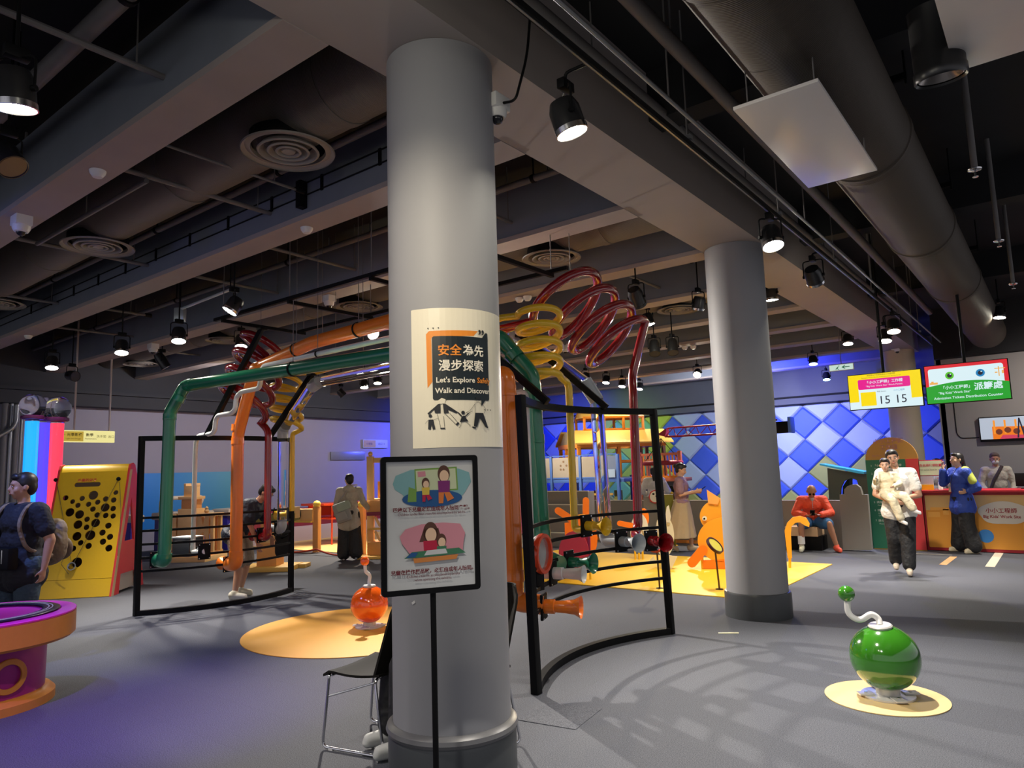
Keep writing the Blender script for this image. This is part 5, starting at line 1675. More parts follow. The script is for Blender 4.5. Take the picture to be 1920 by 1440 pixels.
# leaflets and board on the counter
def on_plane(px, py, y): return gy(px, py, y)
a, b = gy(1721, 863, 14.75), gy(1770, 892, 14.75)
t = thing('counter_notice', 'landscape notice with red border standing on the left end of the counter', 'notice', (a.x, 14.75, ztop))
MB().box(((a.x + b.x) / 2, 14.75, (a.z + b.z) / 2), (b.x - a.x, .01, a.z - b.z)).build('sheet', col('notice red', 200, 60, 60), t)
MB().box(((a.x + b.x) / 2, 14.743, (a.z + b.z) / 2), (b.x - a.x - .03, .01, a.z - b.z - .03)).build('panel', col('notice pale', 205, 190, 180), t)
MB().cyl(((a.x + b.x) / 2, 14.76, ztop), ((a.x + b.x) / 2, 14.76, b.z + .1), .008, n=8).build('stand_rod', m_chrome, t)
MB().box(((a.x + b.x) / 2, 14.76, ztop + .01), (.2, .12, .012)).build('stand_base', m_chrome, t)
P = Print(t, O=Vector(((a.x + b.x) / 2, 14.737, (a.z + b.z) / 2)), U=(1, 0, 0), V=(0, 0, 1))
P.text('請在此排隊領取籌號', 0, .03, .05, col('notice red', 200, 60, 60), bold=.0008)
P.text('Please queue here for tickets', 0, -.04, .035, m_ink)
a, b = gy(1724, 893, 14.7), gy(1752, 921, 14.7)
t = thing('leaflet_holder', 'leaflet holder with a yellow-footed sheet on the counter below the notice', 'leaflet holder', (a.x, 14.7, ztop))
MB().box(((a.x + b.x) / 2, 14.7, ztop + (a.z - ztop) / 2), (b.x - a.x, .02, a.z - ztop)).build('holder', col('leaflet grey', 190, 188, 190), t)
MB().box(((a.x + b.x) / 2, 14.687, ztop + .05), (b.x - a.x, .01, .10)).build('yellow_strip', m_cyel, t)
a = gy(1909, 912, 14.9)
t = thing('counter_monitor', 'black screen standing on the right end of the counter', 'monitor', (a.x + .05, 14.9, ztop))
MB().box((a.x + .14, 14.9, ztop + .16), (.34, .03, .22), bev=.006).build('screen_back', m_black, t)
MB().box((a.x + .14, 14.92, ztop + .05), (.05, .03, .10)).build('neck', m_black, t)
MB().box((a.x + .14, 14.9, ztop + .008), (.2, .15, .014)).build('foot', m_black, t)
a = gy(1764, 915, 14.8)
t = thing('sanitiser_bottle', 'small pump bottle on the counter beside the worker in blue', 'bottle', (a.x, 14.8, ztop))
MB().lathe([(.0001, 0), (.035, 0), (.035, .12), (.015, .15), (.012, .17), (.0001, .17)], (a.x, 14.8, ztop + .006), 20).build('bottle_body', m_cw, t)
MB().tube([(a.x, 14.8, ztop + .17), (a.x, 14.8, ztop + .21), (a.x - .04, 14.8, ztop + .21)], .006, 8).build('pump', m_chrome, t)
# floor tape
def tape(a, b, w, m, label):
    A, B = gz(*a), gz(*b)
    d = (B - A).normalized()
    s = Vector((-d.y, d.x, 0)) * w / 2
    o = MB().add([A + s, B + s, B - s, A - s, A + s + Vector((0, 0, .003)), B + s + Vector((0, 0, .003)), B - s + Vector((0, 0, .003)), A - s + Vector((0, 0, .003))], [(0, 1, 2, 3), (7, 6, 5, 4), (0, 4, 5, 1), (1, 5, 6, 2), (2, 6, 7, 3), (3, 7, 4, 0)]).build('floor_tape', m)
    tag(o, label, 'floor tape', 'queue lines taped on the carpet')
m_tape, m_tapeo = mat('tape cream', (.72, .66, .52), .5), mat('tape orange', (.75, .40, .18), .5)
tape((1788, 1044), (1768, 1059), .10, m_tapeo, 'short orange strip of floor tape in front of the counter')
tape((1874, 1036), (1856, 1063), .12, m_tape, 'broad cream strip of floor tape at the right, in front of the counter')
tape((1717, 1038), (1785, 1041), .03, m_tape, 'thin cream line of floor tape running beside the counter')
o = MB().box(gz(1366, 1187, .004) , (.19, .02, .008), Matrix.Rotation(R(32), 3, 'Z')).build('floor_strip', col('strip pale yellow', 235, 230, 190))
tag(o, 'small pale strip stuck on the carpet just in front of the second column', 'floor strip')

# bench under the seated man
a, b = gy(1480, 1010, 13.95), gy(1545, 1010, 13.95)
t = thing('low_bench', 'low bench with a cream seat and dark base under the seated man', 'bench', ((a.x + b.x) / 2, 13.95, 0))
MB().box(((a.x + b.x) / 2, 13.97, .13), (b.x - a.x - .0, .42, .26), bev=.01).build('base', m_black, t)
MB().box(((a.x + b.x) / 2 - .02, 13.95, .34), (b.x - a.x - .04, .46, .17), bev=.012).build('seat', col('seat cream', 215, 180, 140), t)

# ================================================================ HANGING SCREENS
YS = 11.0
def screen(pa, pb, pc, label, cat='screen'):
    A, B, C_ = gy(*pa, YS), gy(*pb, YS), gy(*pc, YS)
    w_, h_ = B.x - A.x, (A.z + B.z) / 2 - C_.z
    t = thing('hanging_screen', label, cat, ((A.x + B.x) / 2, YS, C_.z), group='hanging screens')
    MB().box(((A.x + B.x) / 2, YS + .03, C_.z + h_ / 2), (w_, .05, h_), bev=.004).build('casing', m_black, t)
    MB().cyl(((A.x + B.x) / 2, YS + .04, C_.z + h_), ((A.x + B.x) / 2, YS + .04, ZD), .02, n=12).build('hanger_pole', m_black, t)
    P = Print(t, O=Vector((A.x, YS + .003, C_.z)), U=(1, 0, 0), V=(0, 0, 1), lift=.0015)
    return t, P, w_, h_
def em(name, *rgb, e=1.0):
    c_ = S(*rgb)
    return mat(name, tuple(k * .2 for k in c_), .4, emit=e * .23, ecol=c_)
e_y, e_w, e_p, e_k, e_r, e_g, e_bl = em('screen yellow', 255, 225, 0), em('screen white', 225, 248, 255), em('screen magenta', 235, 20, 145), em('screen ink', 30, 30, 50), em('screen red', 225, 35, 50), em('screen green', 35, 165, 45), em('screen blue', 25, 130, 190)
e_lg, e_o = em('screen lime', 90, 200, 40), em('screen orange', 245, 180, 90)
t, P, w_, h_ = screen((1588, 706), (1726, 689), (1598, 770), 'left hanging screen, yellow with a magenta band and two large numbers 15')
P.shape([(.01, .01), (w_ - .01, .01), (w_ - .01, h_ - .01), (.01, h_ - .01)], e_y, 'screen_image')
P.shape([(.01, .01), (w_ - .01, .01), (w_ - .01, h_ * .24), (.01, h_ * .22)], e_w)
P.shape(rrect(w_ * .145, h_ * .08, w_ * .85, h_ * .80, .02), e_w)
P.shape(rrect(w_ * .145, h_ * .56, w_ * .85, h_ * .84, .02), e_p)
P.shape([(w_ * .17, h_ * .10), (w_ * .38, h_ * .10), (w_ * .38, h_ * .48), (w_ * .17, h_ * .48)], e_y)
P.text('「小小工程師」工作證', w_ * .5, h_ * .71, .048, e_w, bold=.0008)
P.text("\u201cBig Kids' Work Site\u201d Work Permit", w_ * .5, h_ * .62, .032, e_w)
P.text('請留意以下派發時間及工作證號碼', w_ * .47, h_ * .925, .024, e_k)
P.text('Participants with the following work permit please approach the Site', w_ * .47, h_ * .87, .018, e_k)
P.text('時段 Session', w_ * .40, h_ * .46, .022, e_k, align='LEFT')
P.text('小小工程師', w_ * .62, h_ * .46, .028, e_bl, align='LEFT')
P.text('15', w_ * .49, h_ * .13, .16, e_k); P.text('15', w_ * .71, h_ * .13, .16, e_k)
t, P, w_, h_ = screen((1731, 688), (1889, 670), (1740, 759), 'right hanging screen, red-framed with a green foot and two coloured eyes')
P.shape([(.01, .01), (w_ - .01, .01), (w_ - .01, h_ - .01), (.01, h_ - .01)], e_r, 'screen_image')
P.shape(rrect(w_ * .05, h_ * .3, w_ * .94, h_ * .90, .03), e_w)
P.shape([(.01, .01), (w_ - .01, .01)] + [(w_ - .01 - (w_ - .02) * k / 16, h_ * .44 + h_ * .10 * math.sin(PI * k / 16)) for k in range(17)], e_g)
for x, e_ in ((.31, e_lg), (.675, e_bl)):
    P.shape(circle(.05, 28, c=(w_ * x, h_ * .70)), e_); P.shape(circle(.028, 20, c=(w_ * x, h_ * .70)), e_k, step=False)
P.k += 1
for x in (.31, .675): P.shape(circle(.008, 10, c=(w_ * x + .012, h_ * .73)), e_w, step=False)
for a_, b_, c_, d_ in ((.88, .58, .012, .24), (.84, .76, .12, .02), (.84, .66, .03, .03), (.92, .64, .02, .08), (.06, .50, .10, .05), (.08, .55, .03, .03)):
    P.shape([(w_ * a_, h_ * b_), (w_ * (a_ + c_), h_ * b_), (w_ * (a_ + c_), h_ * (b_ + d_)), (w_ * a_, h_ * (b_ + d_))], e_o, step=False)
P.text('「小小工程師」', w_ * .38, h_ * .36, .052, e_w, bold=.0008)
P.text('派籌處', w_ * .75, h_ * .30, .105, e_w, bold=.002)
P.text("\u201cBig Kids' Work Site\u201d", w_ * .35, h_ * .24, .042, e_w, bold=.0005)
P.text('Admission Tickets Distribution Counter', w_ * .5, h_ * .11, .047, e_w, bold=.0005)
# television on the grey wall
A, B, C_ = gy(1833, 783, 17.85), gy(1960, 771, 17.85), gy(1837, 829, 17.85)
t = thing('television', 'wall television showing an orange play structure, right edge', 'television', (A.x, 17.9, C_.z))
w_, h_ = B.x - A.x, A.z - C_.z
MB().box((A.x + w_ / 2, 17.93, C_.z + h_ / 2), (w_, .08, h_), bev=.008).build('casing', m_black, t)
P = Print(t, O=Vector((A.x, 17.885, C_.z)), U=(1, 0, 0), V=(0, 0, 1), lift=.002)
P.shape([(.02, .05), (w_ - .02, .05), (w_ - .02, h_ - .02), (.02, h_ - .02)], em('tv pale', 180, 190, 205), 'screen_image')
P.shape([(w_ * .2, .05), (w_ - .02, .05), (w_ - .02, h_ * .55), (w_ * .2, h_ * .6)], em('tv orange', 235, 120, 20))
P.shape([(w_ * .3, .05), (w_ - .02, .05), (w_ - .02, h_ * .2), (w_ * .35, h_ * .25)], em('tv pink', 205, 60, 90))
for k in range(5): P.shape([(w_ * (.22 + .16 * k), h_ * .3), (w_ * (.25 + .16 * k), h_ * .3), (w_ * (.25 + .16 * k), h_ * .85), (w_ * (.22 + .16 * k), h_ * .85)], em('tv amber', 245, 150, 40), step=False)
P.k += 1
for k in range(4): P.shape(circle(.06, 14, c=(w_ * (.3 + .13 * k), h_ * (.38 + .06 * (k % 2)))), em('tv brown', 110, 50, 30), step=False)
P.k += 1
P.shape([(w_ * .56, .06), (w_ * .585, .06), (w_ * .62, h_ * .9), (w_ * .60, h_ * .9)], e_k, step=False)
P.shape([(w_ * .66, .06), (w_ * .69, .06), (w_ * .62, h_ * .9), (w_ * .60, h_ * .9)], e_k, step=False)
MB().tube(rounded([(A.x - .02, 17.99, C_.z + .1), (A.x - .35, 17.99, C_.z + .1), (A.x - .42, 17.99, C_.z + .2), (A.x - .42, 17.99, 3.3)], .08), .01, 6).build('cable', m_black, t)
# exit sign
A, B, C_ = gy(1554, 687, 14), gy(1600, 680, 14), gy(1555, 697, 14)
t = thing('exit_sign', 'small green and white exit sign with a left arrow, left of the yellow screen', 'exit sign', (A.x, 14, C_.z))
w_, h_ = B.x - A.x, A.z - C_.z + .02
MB().box((A.x + w_ / 2, 14.02, C_.z + h_ / 2), (w_, .04, h_), bev=.004).build('sign_box', m_white, t)
MB().cyl((A.x + w_ / 2, 14.02, C_.z + h_), (A.x + w_ / 2, 14.02, ZD), .008, n=8).build('hanger_rod', m_pipe, t)
P = Print(t, O=Vector((A.x, 13.999, C_.z)), U=(1, 0, 0), V=(0, 0, 1), lift=.0015)
P.shape([(.01, .01), (w_ - .01, .01), (w_ - .01, h_ - .01), (.01, h_ - .01)], em('exit white', 200, 225, 215), 'panel')
e_dg = em('exit green', 10, 90, 60)
P.shape([(w_ * .52, h_ * .5), (w_ * .64, h_ * .8), (w_ * .67, h_ * .74), (w_ * .6, h_ * .56), (w_ * .84, h_ * .56), (w_ * .84, h_ * .44), (w_ * .6, h_ * .44), (w_ * .67, h_ * .26), (w_ * .64, h_ * .2)], e_dg, 'arrow')
P.shape([[(w_ * .28, h_ * .35), (w_ * .36, h_ * .62), (w_ * .40, h_ * .6), (w_ * .34, h_ * .32)], [(w_ * .34, h_ * .38), (w_ * .42, h_ * .2), (w_ * .39, h_ * .17), (w_ * .31, h_ * .34)], [(w_ * .26, h_ * .2), (w_ * .3, h_ * .36), (w_ * .32, h_ * .34), (w_ * .29, h_ * .18)], circle(h_ * .08, 12, c=(w_ * .41, h_ * .72))], e_dg, 'running_figure')

# ================================================================ PLAY HOUSE on a deck (behind the mat), crane
m_po = mat('play orange', (.90, .30, .02), .45, noise=.05)
m_py = mat('play roof yellow', (.85, .50, .10), .5, noise=.06)
m_pb = mat('play blue', (.10, .22, .66), .4, noise=.05)
m_pcoral = mat('play coral', (.72, .20, .10), .5, noise=.05)
m_pcloth = mat('play cloth', (.50, .43, .36), .8, noise=.08, scale=6)
m_pbrown = mat('play brown', (.16, .05, .03), .6, noise=.1)
t = thing('play_deck', 'raised play deck with blue posts and cloth railing under the orange house', 'play structure', (-10, 16, 0))
ZK = 1.36
MB().box((-10.2, 16.9, ZK - .05), (3.2, 2.8, .09), bev=.005).build('deck_floor', m_pb, t)
for x in (-11.7, -10.75, -9.85, -9.25, -8.75):
    MB().box((x, 15.5, .98), (.07, .07, 1.95), bev=.004).build('post', m_pb if x < -8.2 else m_pcoral, t)
    MB().box((x, 18.2, .7), (.07, .07, 1.4), bev=.004).build('post', m_pb, t)
for k, (x0, x1) in enumerate(((-11.66, -10.79), (-10.71, -9.89), (-9.81, -9.29), (-9.21, -8.79))):
    MB().box(((x0 + x1) / 2, 15.5, ZK + .30), (x1 - x0, .012, .52)).build('cloth_panel', m_pcloth if k < 3 else mat('play cloth blue', (.22, .28, .45), .7), t)
    MB().box(((x0 + x1) / 2, 15.5, ZK + .60), (x1 - x0, .03, .03)).build('top_rail', m_pb, t)
    MB().box(((x0 + x1) / 2, 15.5, ZK + .02), (x1 - x0, .03, .04)).build('bottom_rail', m_pb, t)
    MB().box(((x0 + x1) / 2, 15.9, .55), (x1 - x0 - .2, .04, 1.0)).build('lower_panel', m_pbrown if k % 2 == 0 else mat('lower olive', (.25, .24, .05), .6), t)
for k in range(5):  # printed mark on the cloth
    MB().lathe([(.0001, 0), (.03, 0), (.03, .003), (.0001, .003)], (-10.45 + .09 * (k % 3), 15.492, ZK + .25 + .1 * (k // 2)), 10, Matrix.Rotation(PI / 2, 3, 'X')).build('print', col('faded brown', 150, 120, 95), t)
a, b = gy(1133, 880, 15.44), gy(1153, 895, 15.44)
MB().box(((a.x + b.x) / 2, 15.46, (a.z + b.z) / 2), (b.x - a.x, .01, a.z - b.z)).build('notice_plate', col('plate sky', 190, 215, 250), t)
MB().box((-10.2, 15.2, .98), (2.9, .04, .05)).build('rope_rail', m_py, t)
# coral balcony with slats
t = thing('play_balcony', 'coral balcony with upright slats, right of the play house', 'play structure', (-7.7, 15.8, 0))
for x in (-8.14, -7.1):
    MB().box((x, 15.5, .98), (.08, .08, 1.96), bev=.004).build('post', m_pcoral, t)
MB().box((-7.62, 15.75, ZK - .06), (1.1, .6, .08), bev=.004).build('deck_floor', m_pcoral, t)
MB().box((-7.62, 15.5, 1.90), (1.0, .05, .06)).build('top_rail', m_pcoral, t)
MB().box((-7.62, 15.5, ZK), (1.0, .05, .06)).build('bottom_rail', m_po, t)
for k in range(11):
    MB().box((-8.04 + .084 * k, 15.5, 1.62), (.035, .02, .5), bev=.002).build('slat', m_pcoral if k % 3 else m_po, t)
for x0, x1, mm in ((-8.08, -7.66, col('navy panel', 40, 62, 130)), (-7.6, -7.15, col('slate panel', 62, 62, 70))):
    MB().box(((x0 + x1) / 2, 15.56, .98), (x1 - x0, .03, .64), bev=.003).build('panel', mm, t)
    MB().lathe([(.0001, 0), (.10, 0), (.10, .01), (.0001, .01)], ((x0 + x1) / 2, 15.54, 1.0), 20, Matrix.Rotation(PI / 2, 3, 'X') @ Matrix.Scale(1.5, 3, (0, 1, 0))).build('round_hole', m_black, t)
# house
hr = R(49.5)
t = thing('play_house', 'orange-framed play house with a two-tier yellow roof behind the black frame', 'play house', (-9.95, 15.62, ZK), hr)
def hb(c, d, name, m, rot=None): MB().box(c, d, rot, bev=.004).build(name, m, t, local=True)
LX, LY = 2.35, 1.75
EV = .86
for x in (0, .55, 1.1, 1.7, LX):
    for y in (0, LY):
        hb((x, y, EV / 2 - .0), (.09, .09, EV), 'post', m_po if x < 1.5 else m_pbrown)
for y in (.6, 1.15):
    hb((0, y, EV / 2), (.08, .08, EV), 'post', m_po); hb((LX, y, EV / 2), (.08, .08, EV), 'post', m_pbrown)
for y in (0, LY):
    hb((LX / 2, y, EV), (LX + .12, .10, .12), 'eave_beam', m_po)
    hb((LX / 2, y, .42), (LX, .05, .07), 'mid_rail', m_po)
hb((0, LY / 2, EV), (.10, LY, .12), 'eave_beam', m_po); hb((0, LY / 2, .42), (.05, LY, .07), 'mid_rail', m_po)
hb((LX, LY / 2, EV), (.10, LY, .12), 'eave_beam', mat('play purple', (.20, .08, .35), .5))
ym, rz1, rz0 = LY / 2, EV + .42, EV + .02
# lower roof slopes
for s in (-1, 1):
    y0, y1 = ym + s * (LY / 2 + .12), ym + s * .38
    MB().add([(-.12, y0, rz0), (LX + .25, y0, rz0), (LX + .25, y1, rz1 - .05), (-.12, y1, rz1 - .05), (-.12, y0, rz0 + .04), (LX + .25, y0, rz0 + .04), (LX + .25, y1, rz1), (-.12, y1, rz1)],
             [(0, 1, 2, 3), (4, 5, 6, 7), (0, 1, 5, 4), (1, 2, 6, 5), (2, 3, 7, 6), (3, 0, 4, 7)]).build('lower_roof', m_py, t, local=True, smooth=False)
    MB().add([(.3, y1, rz1 + .34), (LX - .3, y1, rz1 + .34), (LX - .3, ym, rz1 + .54), (.3, ym, rz1 + .54), (.3, y1, rz1 + .37), (LX - .3, y1, rz1 + .37), (LX - .3, ym, rz1 + .57), (.3, ym, rz1 + .57)],
             [(0, 1, 2, 3), (4, 5, 6, 7), (0, 1, 5, 4), (1, 2, 6, 5), (2, 3, 7, 6), (3, 0, 4, 7)]).build('upper_roof', m_py, t, local=True, smooth=False)
    for x in (.34, .9, 1.45, LX - .34):
        hb((x, y1, rz1 + .16), (.06, .06, .38), 'roof_post', m_po)
    hb((LX / 2, y1, rz1 + .01), (LX - .6, .06, .06), 'roof_rail', m_po)
    hb((LX / 2, y1, rz1 + .34), (LX - .6, .06, .06), 'roof_rail', m_po)
for x in (.34, LX - .34):
    MB().add([(x - .02, ym - .38, rz1 + .34), (x - .02, ym + .38, rz1 + .34), (x - .02, ym, rz1 + .56), (x + .02, ym - .38, rz1 + .34), (x + .02, ym + .38, rz1 + .34), (x + .02, ym, rz1 + .56)], [(0, 1, 2), (3, 4, 5), (0, 1, 4, 3), (1, 2, 5, 4), (2, 0, 3, 5)]).build('gable', m_py, t, local=True, smooth=False)
for x in (0.0, LX):
    MB().add([(x - .02, -.05, rz0), (x - .02, LY + .05, rz0), (x - .02, ym + .38, rz1 - .03), (x - .02, ym - .38, rz1 - .03), (x + .02, -.05, rz0), (x + .02, LY + .05, rz0), (x + .02, ym + .38, rz1 - .03), (x + .02, ym - .38, rz1 - .03)],
             [(0, 1, 2, 3), (4, 5, 6, 7), (0, 1, 5, 4), (1, 2, 6, 5), (2, 3, 7, 6), (3, 0, 4, 7)]).build('gable', mat('gable sand', (.45, .36, .20), .6), t, local=True, smooth=False)
# crane jib with ring
YC = 15.4
def cg(px, py): return gy(px, py, YC)
m_cr = mat('crane red', (.35, .015, .03), .45)
t = thing('toy_crane', 'red lattice toy crane jib crossing behind the second column, ring hanging at its tip', 'toy crane', cg(1350, 810))
T0, T1 = cg(1249, 803), cg(1455, 787)
B0, B1 = cg(1247, 819), cg(1455, 807)
for a, b in ((T0, T1), (B0, B1)):
    for dy in (0, .16) if a is B0 else (.08,):
        MB().cyl(a + Vector((0, dy, 0)), b + Vector((0, dy, 0)), .018, n=8).build('chord', m_cr, t)
n_ = 9
for k in range(n_):
    u0, u1 = k / n_, (k + .5) / n_
    MB().cyl(B0.lerp(B1, u0), T0.lerp(T1, u1) + Vector((0, .08, 0)), .010, n=6).build('brace', m_cr, t)
    MB().cyl(T0.lerp(T1, u1) + Vector((0, .08, 0)), B0.lerp(B1, (k + 1) / n_), .010, n=6).build('brace', m_cr, t)
tip = cg(1232, 815)
MB().add([T0, B0, tip, T0 + Vector((0, .16, 0)), B0 + Vector((0, .16, 0)), tip + Vector((0, .16, 0))], [(0, 1, 2), (3, 4, 5), (0, 2, 5, 3), (1, 2, 5, 4), (0, 1, 4, 3)]).build('nose', m_cr, t, smooth=False)
MB().box(B1 + Vector((.12, .08, .06)), (.32, .26, .24), bev=.01).build('counterweight', m_black, t)
MB().box(B1 + Vector((.30, .08, .1)), (.06, .3, .34), bev=.01).build('end_plate', m_pb, t)
mx_ = B0.lerp(B1, .82)
MB().box((mx_.x, YC + .08, mx_.z / 2), (.16, .16, mx_.z), bev=.01).build('mast', m_pb, t)
rc = cg(1243, 868)
MB().tube([rc + Vector((.42 * math.cos(a), .42 * math.sin(a), 0)) for a in [2 * PI * i / 32 for i in range(32)]], .055, 12, closed=True).build('ring', m_cr, t)
hk = cg(1239, 822)
for a in (0.3, 1.9, 3.5, 5.0):
    MB().cyl(hk, rc + Vector((.42 * math.cos(a), .42 * math.sin(a), .03)), .008, n=6).build('cable', m_black, t)
# red and black harness bag hung on the rope rail
t = thing('harness_bag', 'red and black harness bag hanging behind the orange bird', 'bag', gy(1100, 935, 14.9))
p = gy(1100, 940, 15.15)
MB().ball(p, (.13, .08, .15), nu=16, nv=10).build('bag_body', m_rimr, t)
MB().tube([p + Vector((-.12, -.03, .05)), p + Vector((-.16, -.05, -.15)), p + Vector((-.15, -.05, -.32))], .018, 8).build('strap', m_black, t)
MB().tube([p + Vector((.1, -.03, .05)), p + Vector((.14, -.05, -.1)), p + Vector((.2, -.05, -.26))], .014, 8).build('strap', m_black, t)

hp_ = gz(1050, 1340)
o = MB().box((hp_.x, hp_.y, .002), (.42, .42, .004), Matrix.Rotation(R(8), 3, 'Z')).build('floor_hatch', m_carpet)
tag(o, 'faint square carpet hatch in the floor right of the nearest column base', 'floor hatch')

# ================================================================ LEFT SIDE: bubble tubes, hanging sign, wall panel, wooden exhibits
# colour tubes topped with clear globes
def bubble_tube(px, pyc, d, col_, label, h0=0., rt_=.10, e=.42, seg=None):
    c = pd(px, pyc, d)
    t = thing('bubble_tube', label, 'light tube', (c.x, c.y, 0), group='coloured bubble tubes')
    MB().lathe([(.0001, 0), (.24, 0), (.24, .3), (.18, .32), (.0001, .32)], (c.x, c.y, 0), 32).build('base', m_black, t)
    MB().lathe([(rt_ * .9, .32), (rt_ * .9, c.z - .06)], (c.x, c.y, 0), 32, cap=False).build('glowing_core', mat('tube glow ' + label[:6], tuple(k * .5 for k in col_), .3, emit=e, ecol=col_), t)
    MB().lathe([(rt_, .3), (rt_, c.z)], (c.x, c.y, 0), 32, cap=False).build('clear_wall', m_clear, t)
    MB().lathe([(rt_, -.03), (.15, -.03), (.17, -.015), (.17, .02), (.15, .035), (rt_, .035)], c, 32, cap=False).build('collar', mat('collar purple', (.16, .02, .14), .35), t)
    MB().ball(c + Vector((0, 0, .19)), .20, nu=32, nv=20).build('globe', m_clear, t)
    return t
bubble_tube(61, 783, 14.0, (.01, .30, 1.0), 'blue glowing bubble tube under a clear globe, behind the man in black')
bubble_tube(84, 786, 14.6, (.10, .06, .9), 'violet bubble tube between the blue and red ones', rt_=.09, e=.3)
bubble_tube(108, 787, 14.0, (1.0, .05, .10), 'red bubble tube under a clear globe, left of the hanging sign', rt_=.10, e=.3)
# backdrop pipes at the far left
t = thing('pipe_cluster', 'cluster of vertical grey pipes against the wall at the left edge', 'pipes', (XW + .5, 4.2, 0))
for i, (px, r) in enumerate(((6, .06), (18, .04), (28, .05), (38, .03))):
    p = gx(px, 840, XW + .25)
    MB().cyl((p.x, p.y, 0), (p.x, p.y, 3.34), r, n=12).build('pipe_run', m_conduit if i % 2 else m_pipe, t)
p = gx(0, 818, XW + .4); q = gx(30, 800, XW + .4)
MB().tube(rounded([p, (q.x, q.y - .3, p.z), (q.x, q.y, q.z), (q.x, q.y, 3.3)], .2), .05, 12).build('pipe_bend', m_conduit, t)
# hanging direction sign
XS = -14.6
A, B, C_ = gx(112, 806, XS), gx(216, 807, XS), gx(216, 830, XS)
t = thing('hanging_sign', 'yellow and cream direction sign hung on rods at the left', 'sign', (XS, A.y, C_.z))
L_, h_ = B.y - A.y, A.z - C_.z
MB().box((XS - .03, A.y + L_ / 2, C_.z + h_ / 2), (.05, L_, h_), bev=.01).build('sign_box', em('sign cream glow', 235, 225, 150, e=1.1), t)
MB().cyl((XS - .03, gx(206, 800, XS).y, A.z - .02), (XS - .03, gx(206, 800, XS).y, ZD), .018, n=10).build('hanger_rod', col('rod cream', 200, 190, 180), t)
MB().cyl((XS - .03, A.y + .25, A.z - .02), (XS - .03, A.y + .25, ZD), .018, n=10).build('hanger_rod', col('rod cream', 200, 190, 180), t)
P = Print(t, O=Vector((XS - .003, A.y, C_.z)), U=(0, 1, 0), V=(0, 0, 1), lift=.002)
P.shape([(.02, .02), (L_ * .42, .02), (L_ * .42, h_ - .02), (.02, h_ - .02)], em('sign gold glow', 190, 160, 60), 'print')
m_sgo = col('sign olive ink', 90, 80, 40)
P.text('← 光學影像', L_ * .22, h_ * .52, h_ * .30, m_sgo, bold=.001); P.text('Light and Image', L_ * .24, h_ * .25, h_ * .18, m_sgo)
P.text('數學', L_ * .53, h_ * .52, h_ * .30, m_sgo, bold=.001); P.text('Mathematics', L_ * .55, h_ * .25, h_ * .18, m_sgo)
P.text('洗手間  出口', L_ * .82, h_ * .42, h_ * .26, m_sgo)
# small signs on the left wall
XF = XW + .04
A, B, C_ = gx(680, 824, XF), gx(726, 825, XF), gx(726, 840, XF)
t = thing('wall_sign', 'small gold and white sign high on the blue-lit left wall', 'sign', A)
L_, h_ = B.y - A.y, A.z - C_.z
MB().box((XF, (A.y + B.y) / 2, C_.z + h_ / 2), (.04, L_, h_), bev=.004).build('sign_plate', col('sign grey white', 190, 195, 190), t)
P = Print(t, O=Vector((XF + .021, A.y, C_.z)), U=(0, 1, 0), V=(0, 0, 1), lift=.002)
P.shape([(.02, .02), (L_ * .5, .02), (L_ * .5, h_ - .02), (.02, h_ - .02)], col('sign gold', 190, 160, 50), 'print')
P.text('小實驗', L_ * .25, h_ * .38, h_ * .32, m_sgo); P.text('出口 →', L_ * .74, h_ * .38, h_ * .34, m_sgo)
A, C_ = gx(620, 847, XF), gx(684, 862, XF)
o = MB().box((XF, (A.y + C_.y) / 2, (A.z + C_.z) / 2), (.03, C_.y - A.y, A.z - C_.z), bev=.004).build('wall_plate', col('plate grey', 128, 124, 130))
tag(o, 'plain grey plate on the left wall below the gold and white sign', 'wall plate')
# sky mural
A, B = gx(252, 888, XF), gx(452, 887, XF)
mm = mat('mural teal', (.04, .32, .42), .5)
nt = mm.node_tree
tc = nt.nodes.new('ShaderNodeTexCoord'); sx_ = nt.nodes.new('ShaderNodeSeparateXYZ'); mp = nt.nodes.new('ShaderNodeMapRange'); rp = nt.nodes.new('ShaderNodeValToRGB')
nt.links.new(tc.outputs['Object'], sx_.inputs[0]); nt.links.new(sx_.outputs['Y'], mp.inputs['Value'])
mp.inputs['From Min'].default_value = A.y; mp.inputs['From Max'].default_value = B.y
nt.links.new(mp.outputs[0], rp.inputs[0])
rp.color_ramp.elements[0].color = (.015, .22, .75, 1); rp.color_ramp.elements[1].color = (.10, .36, .42, 1)
nt.links.new(rp.outputs[0], nt.nodes['Principled BSDF'].inputs['Base Color'])
o = MB().box((XF, (A.y + B.y) / 2, A.z / 2 + .25), (.04, B.y - A.y, A.z - .5), bev=.008).build('sky_mural', mm)
tag(o, 'wide blue to teal mural panel on the left wall behind the wooden castle', 'wall panel')
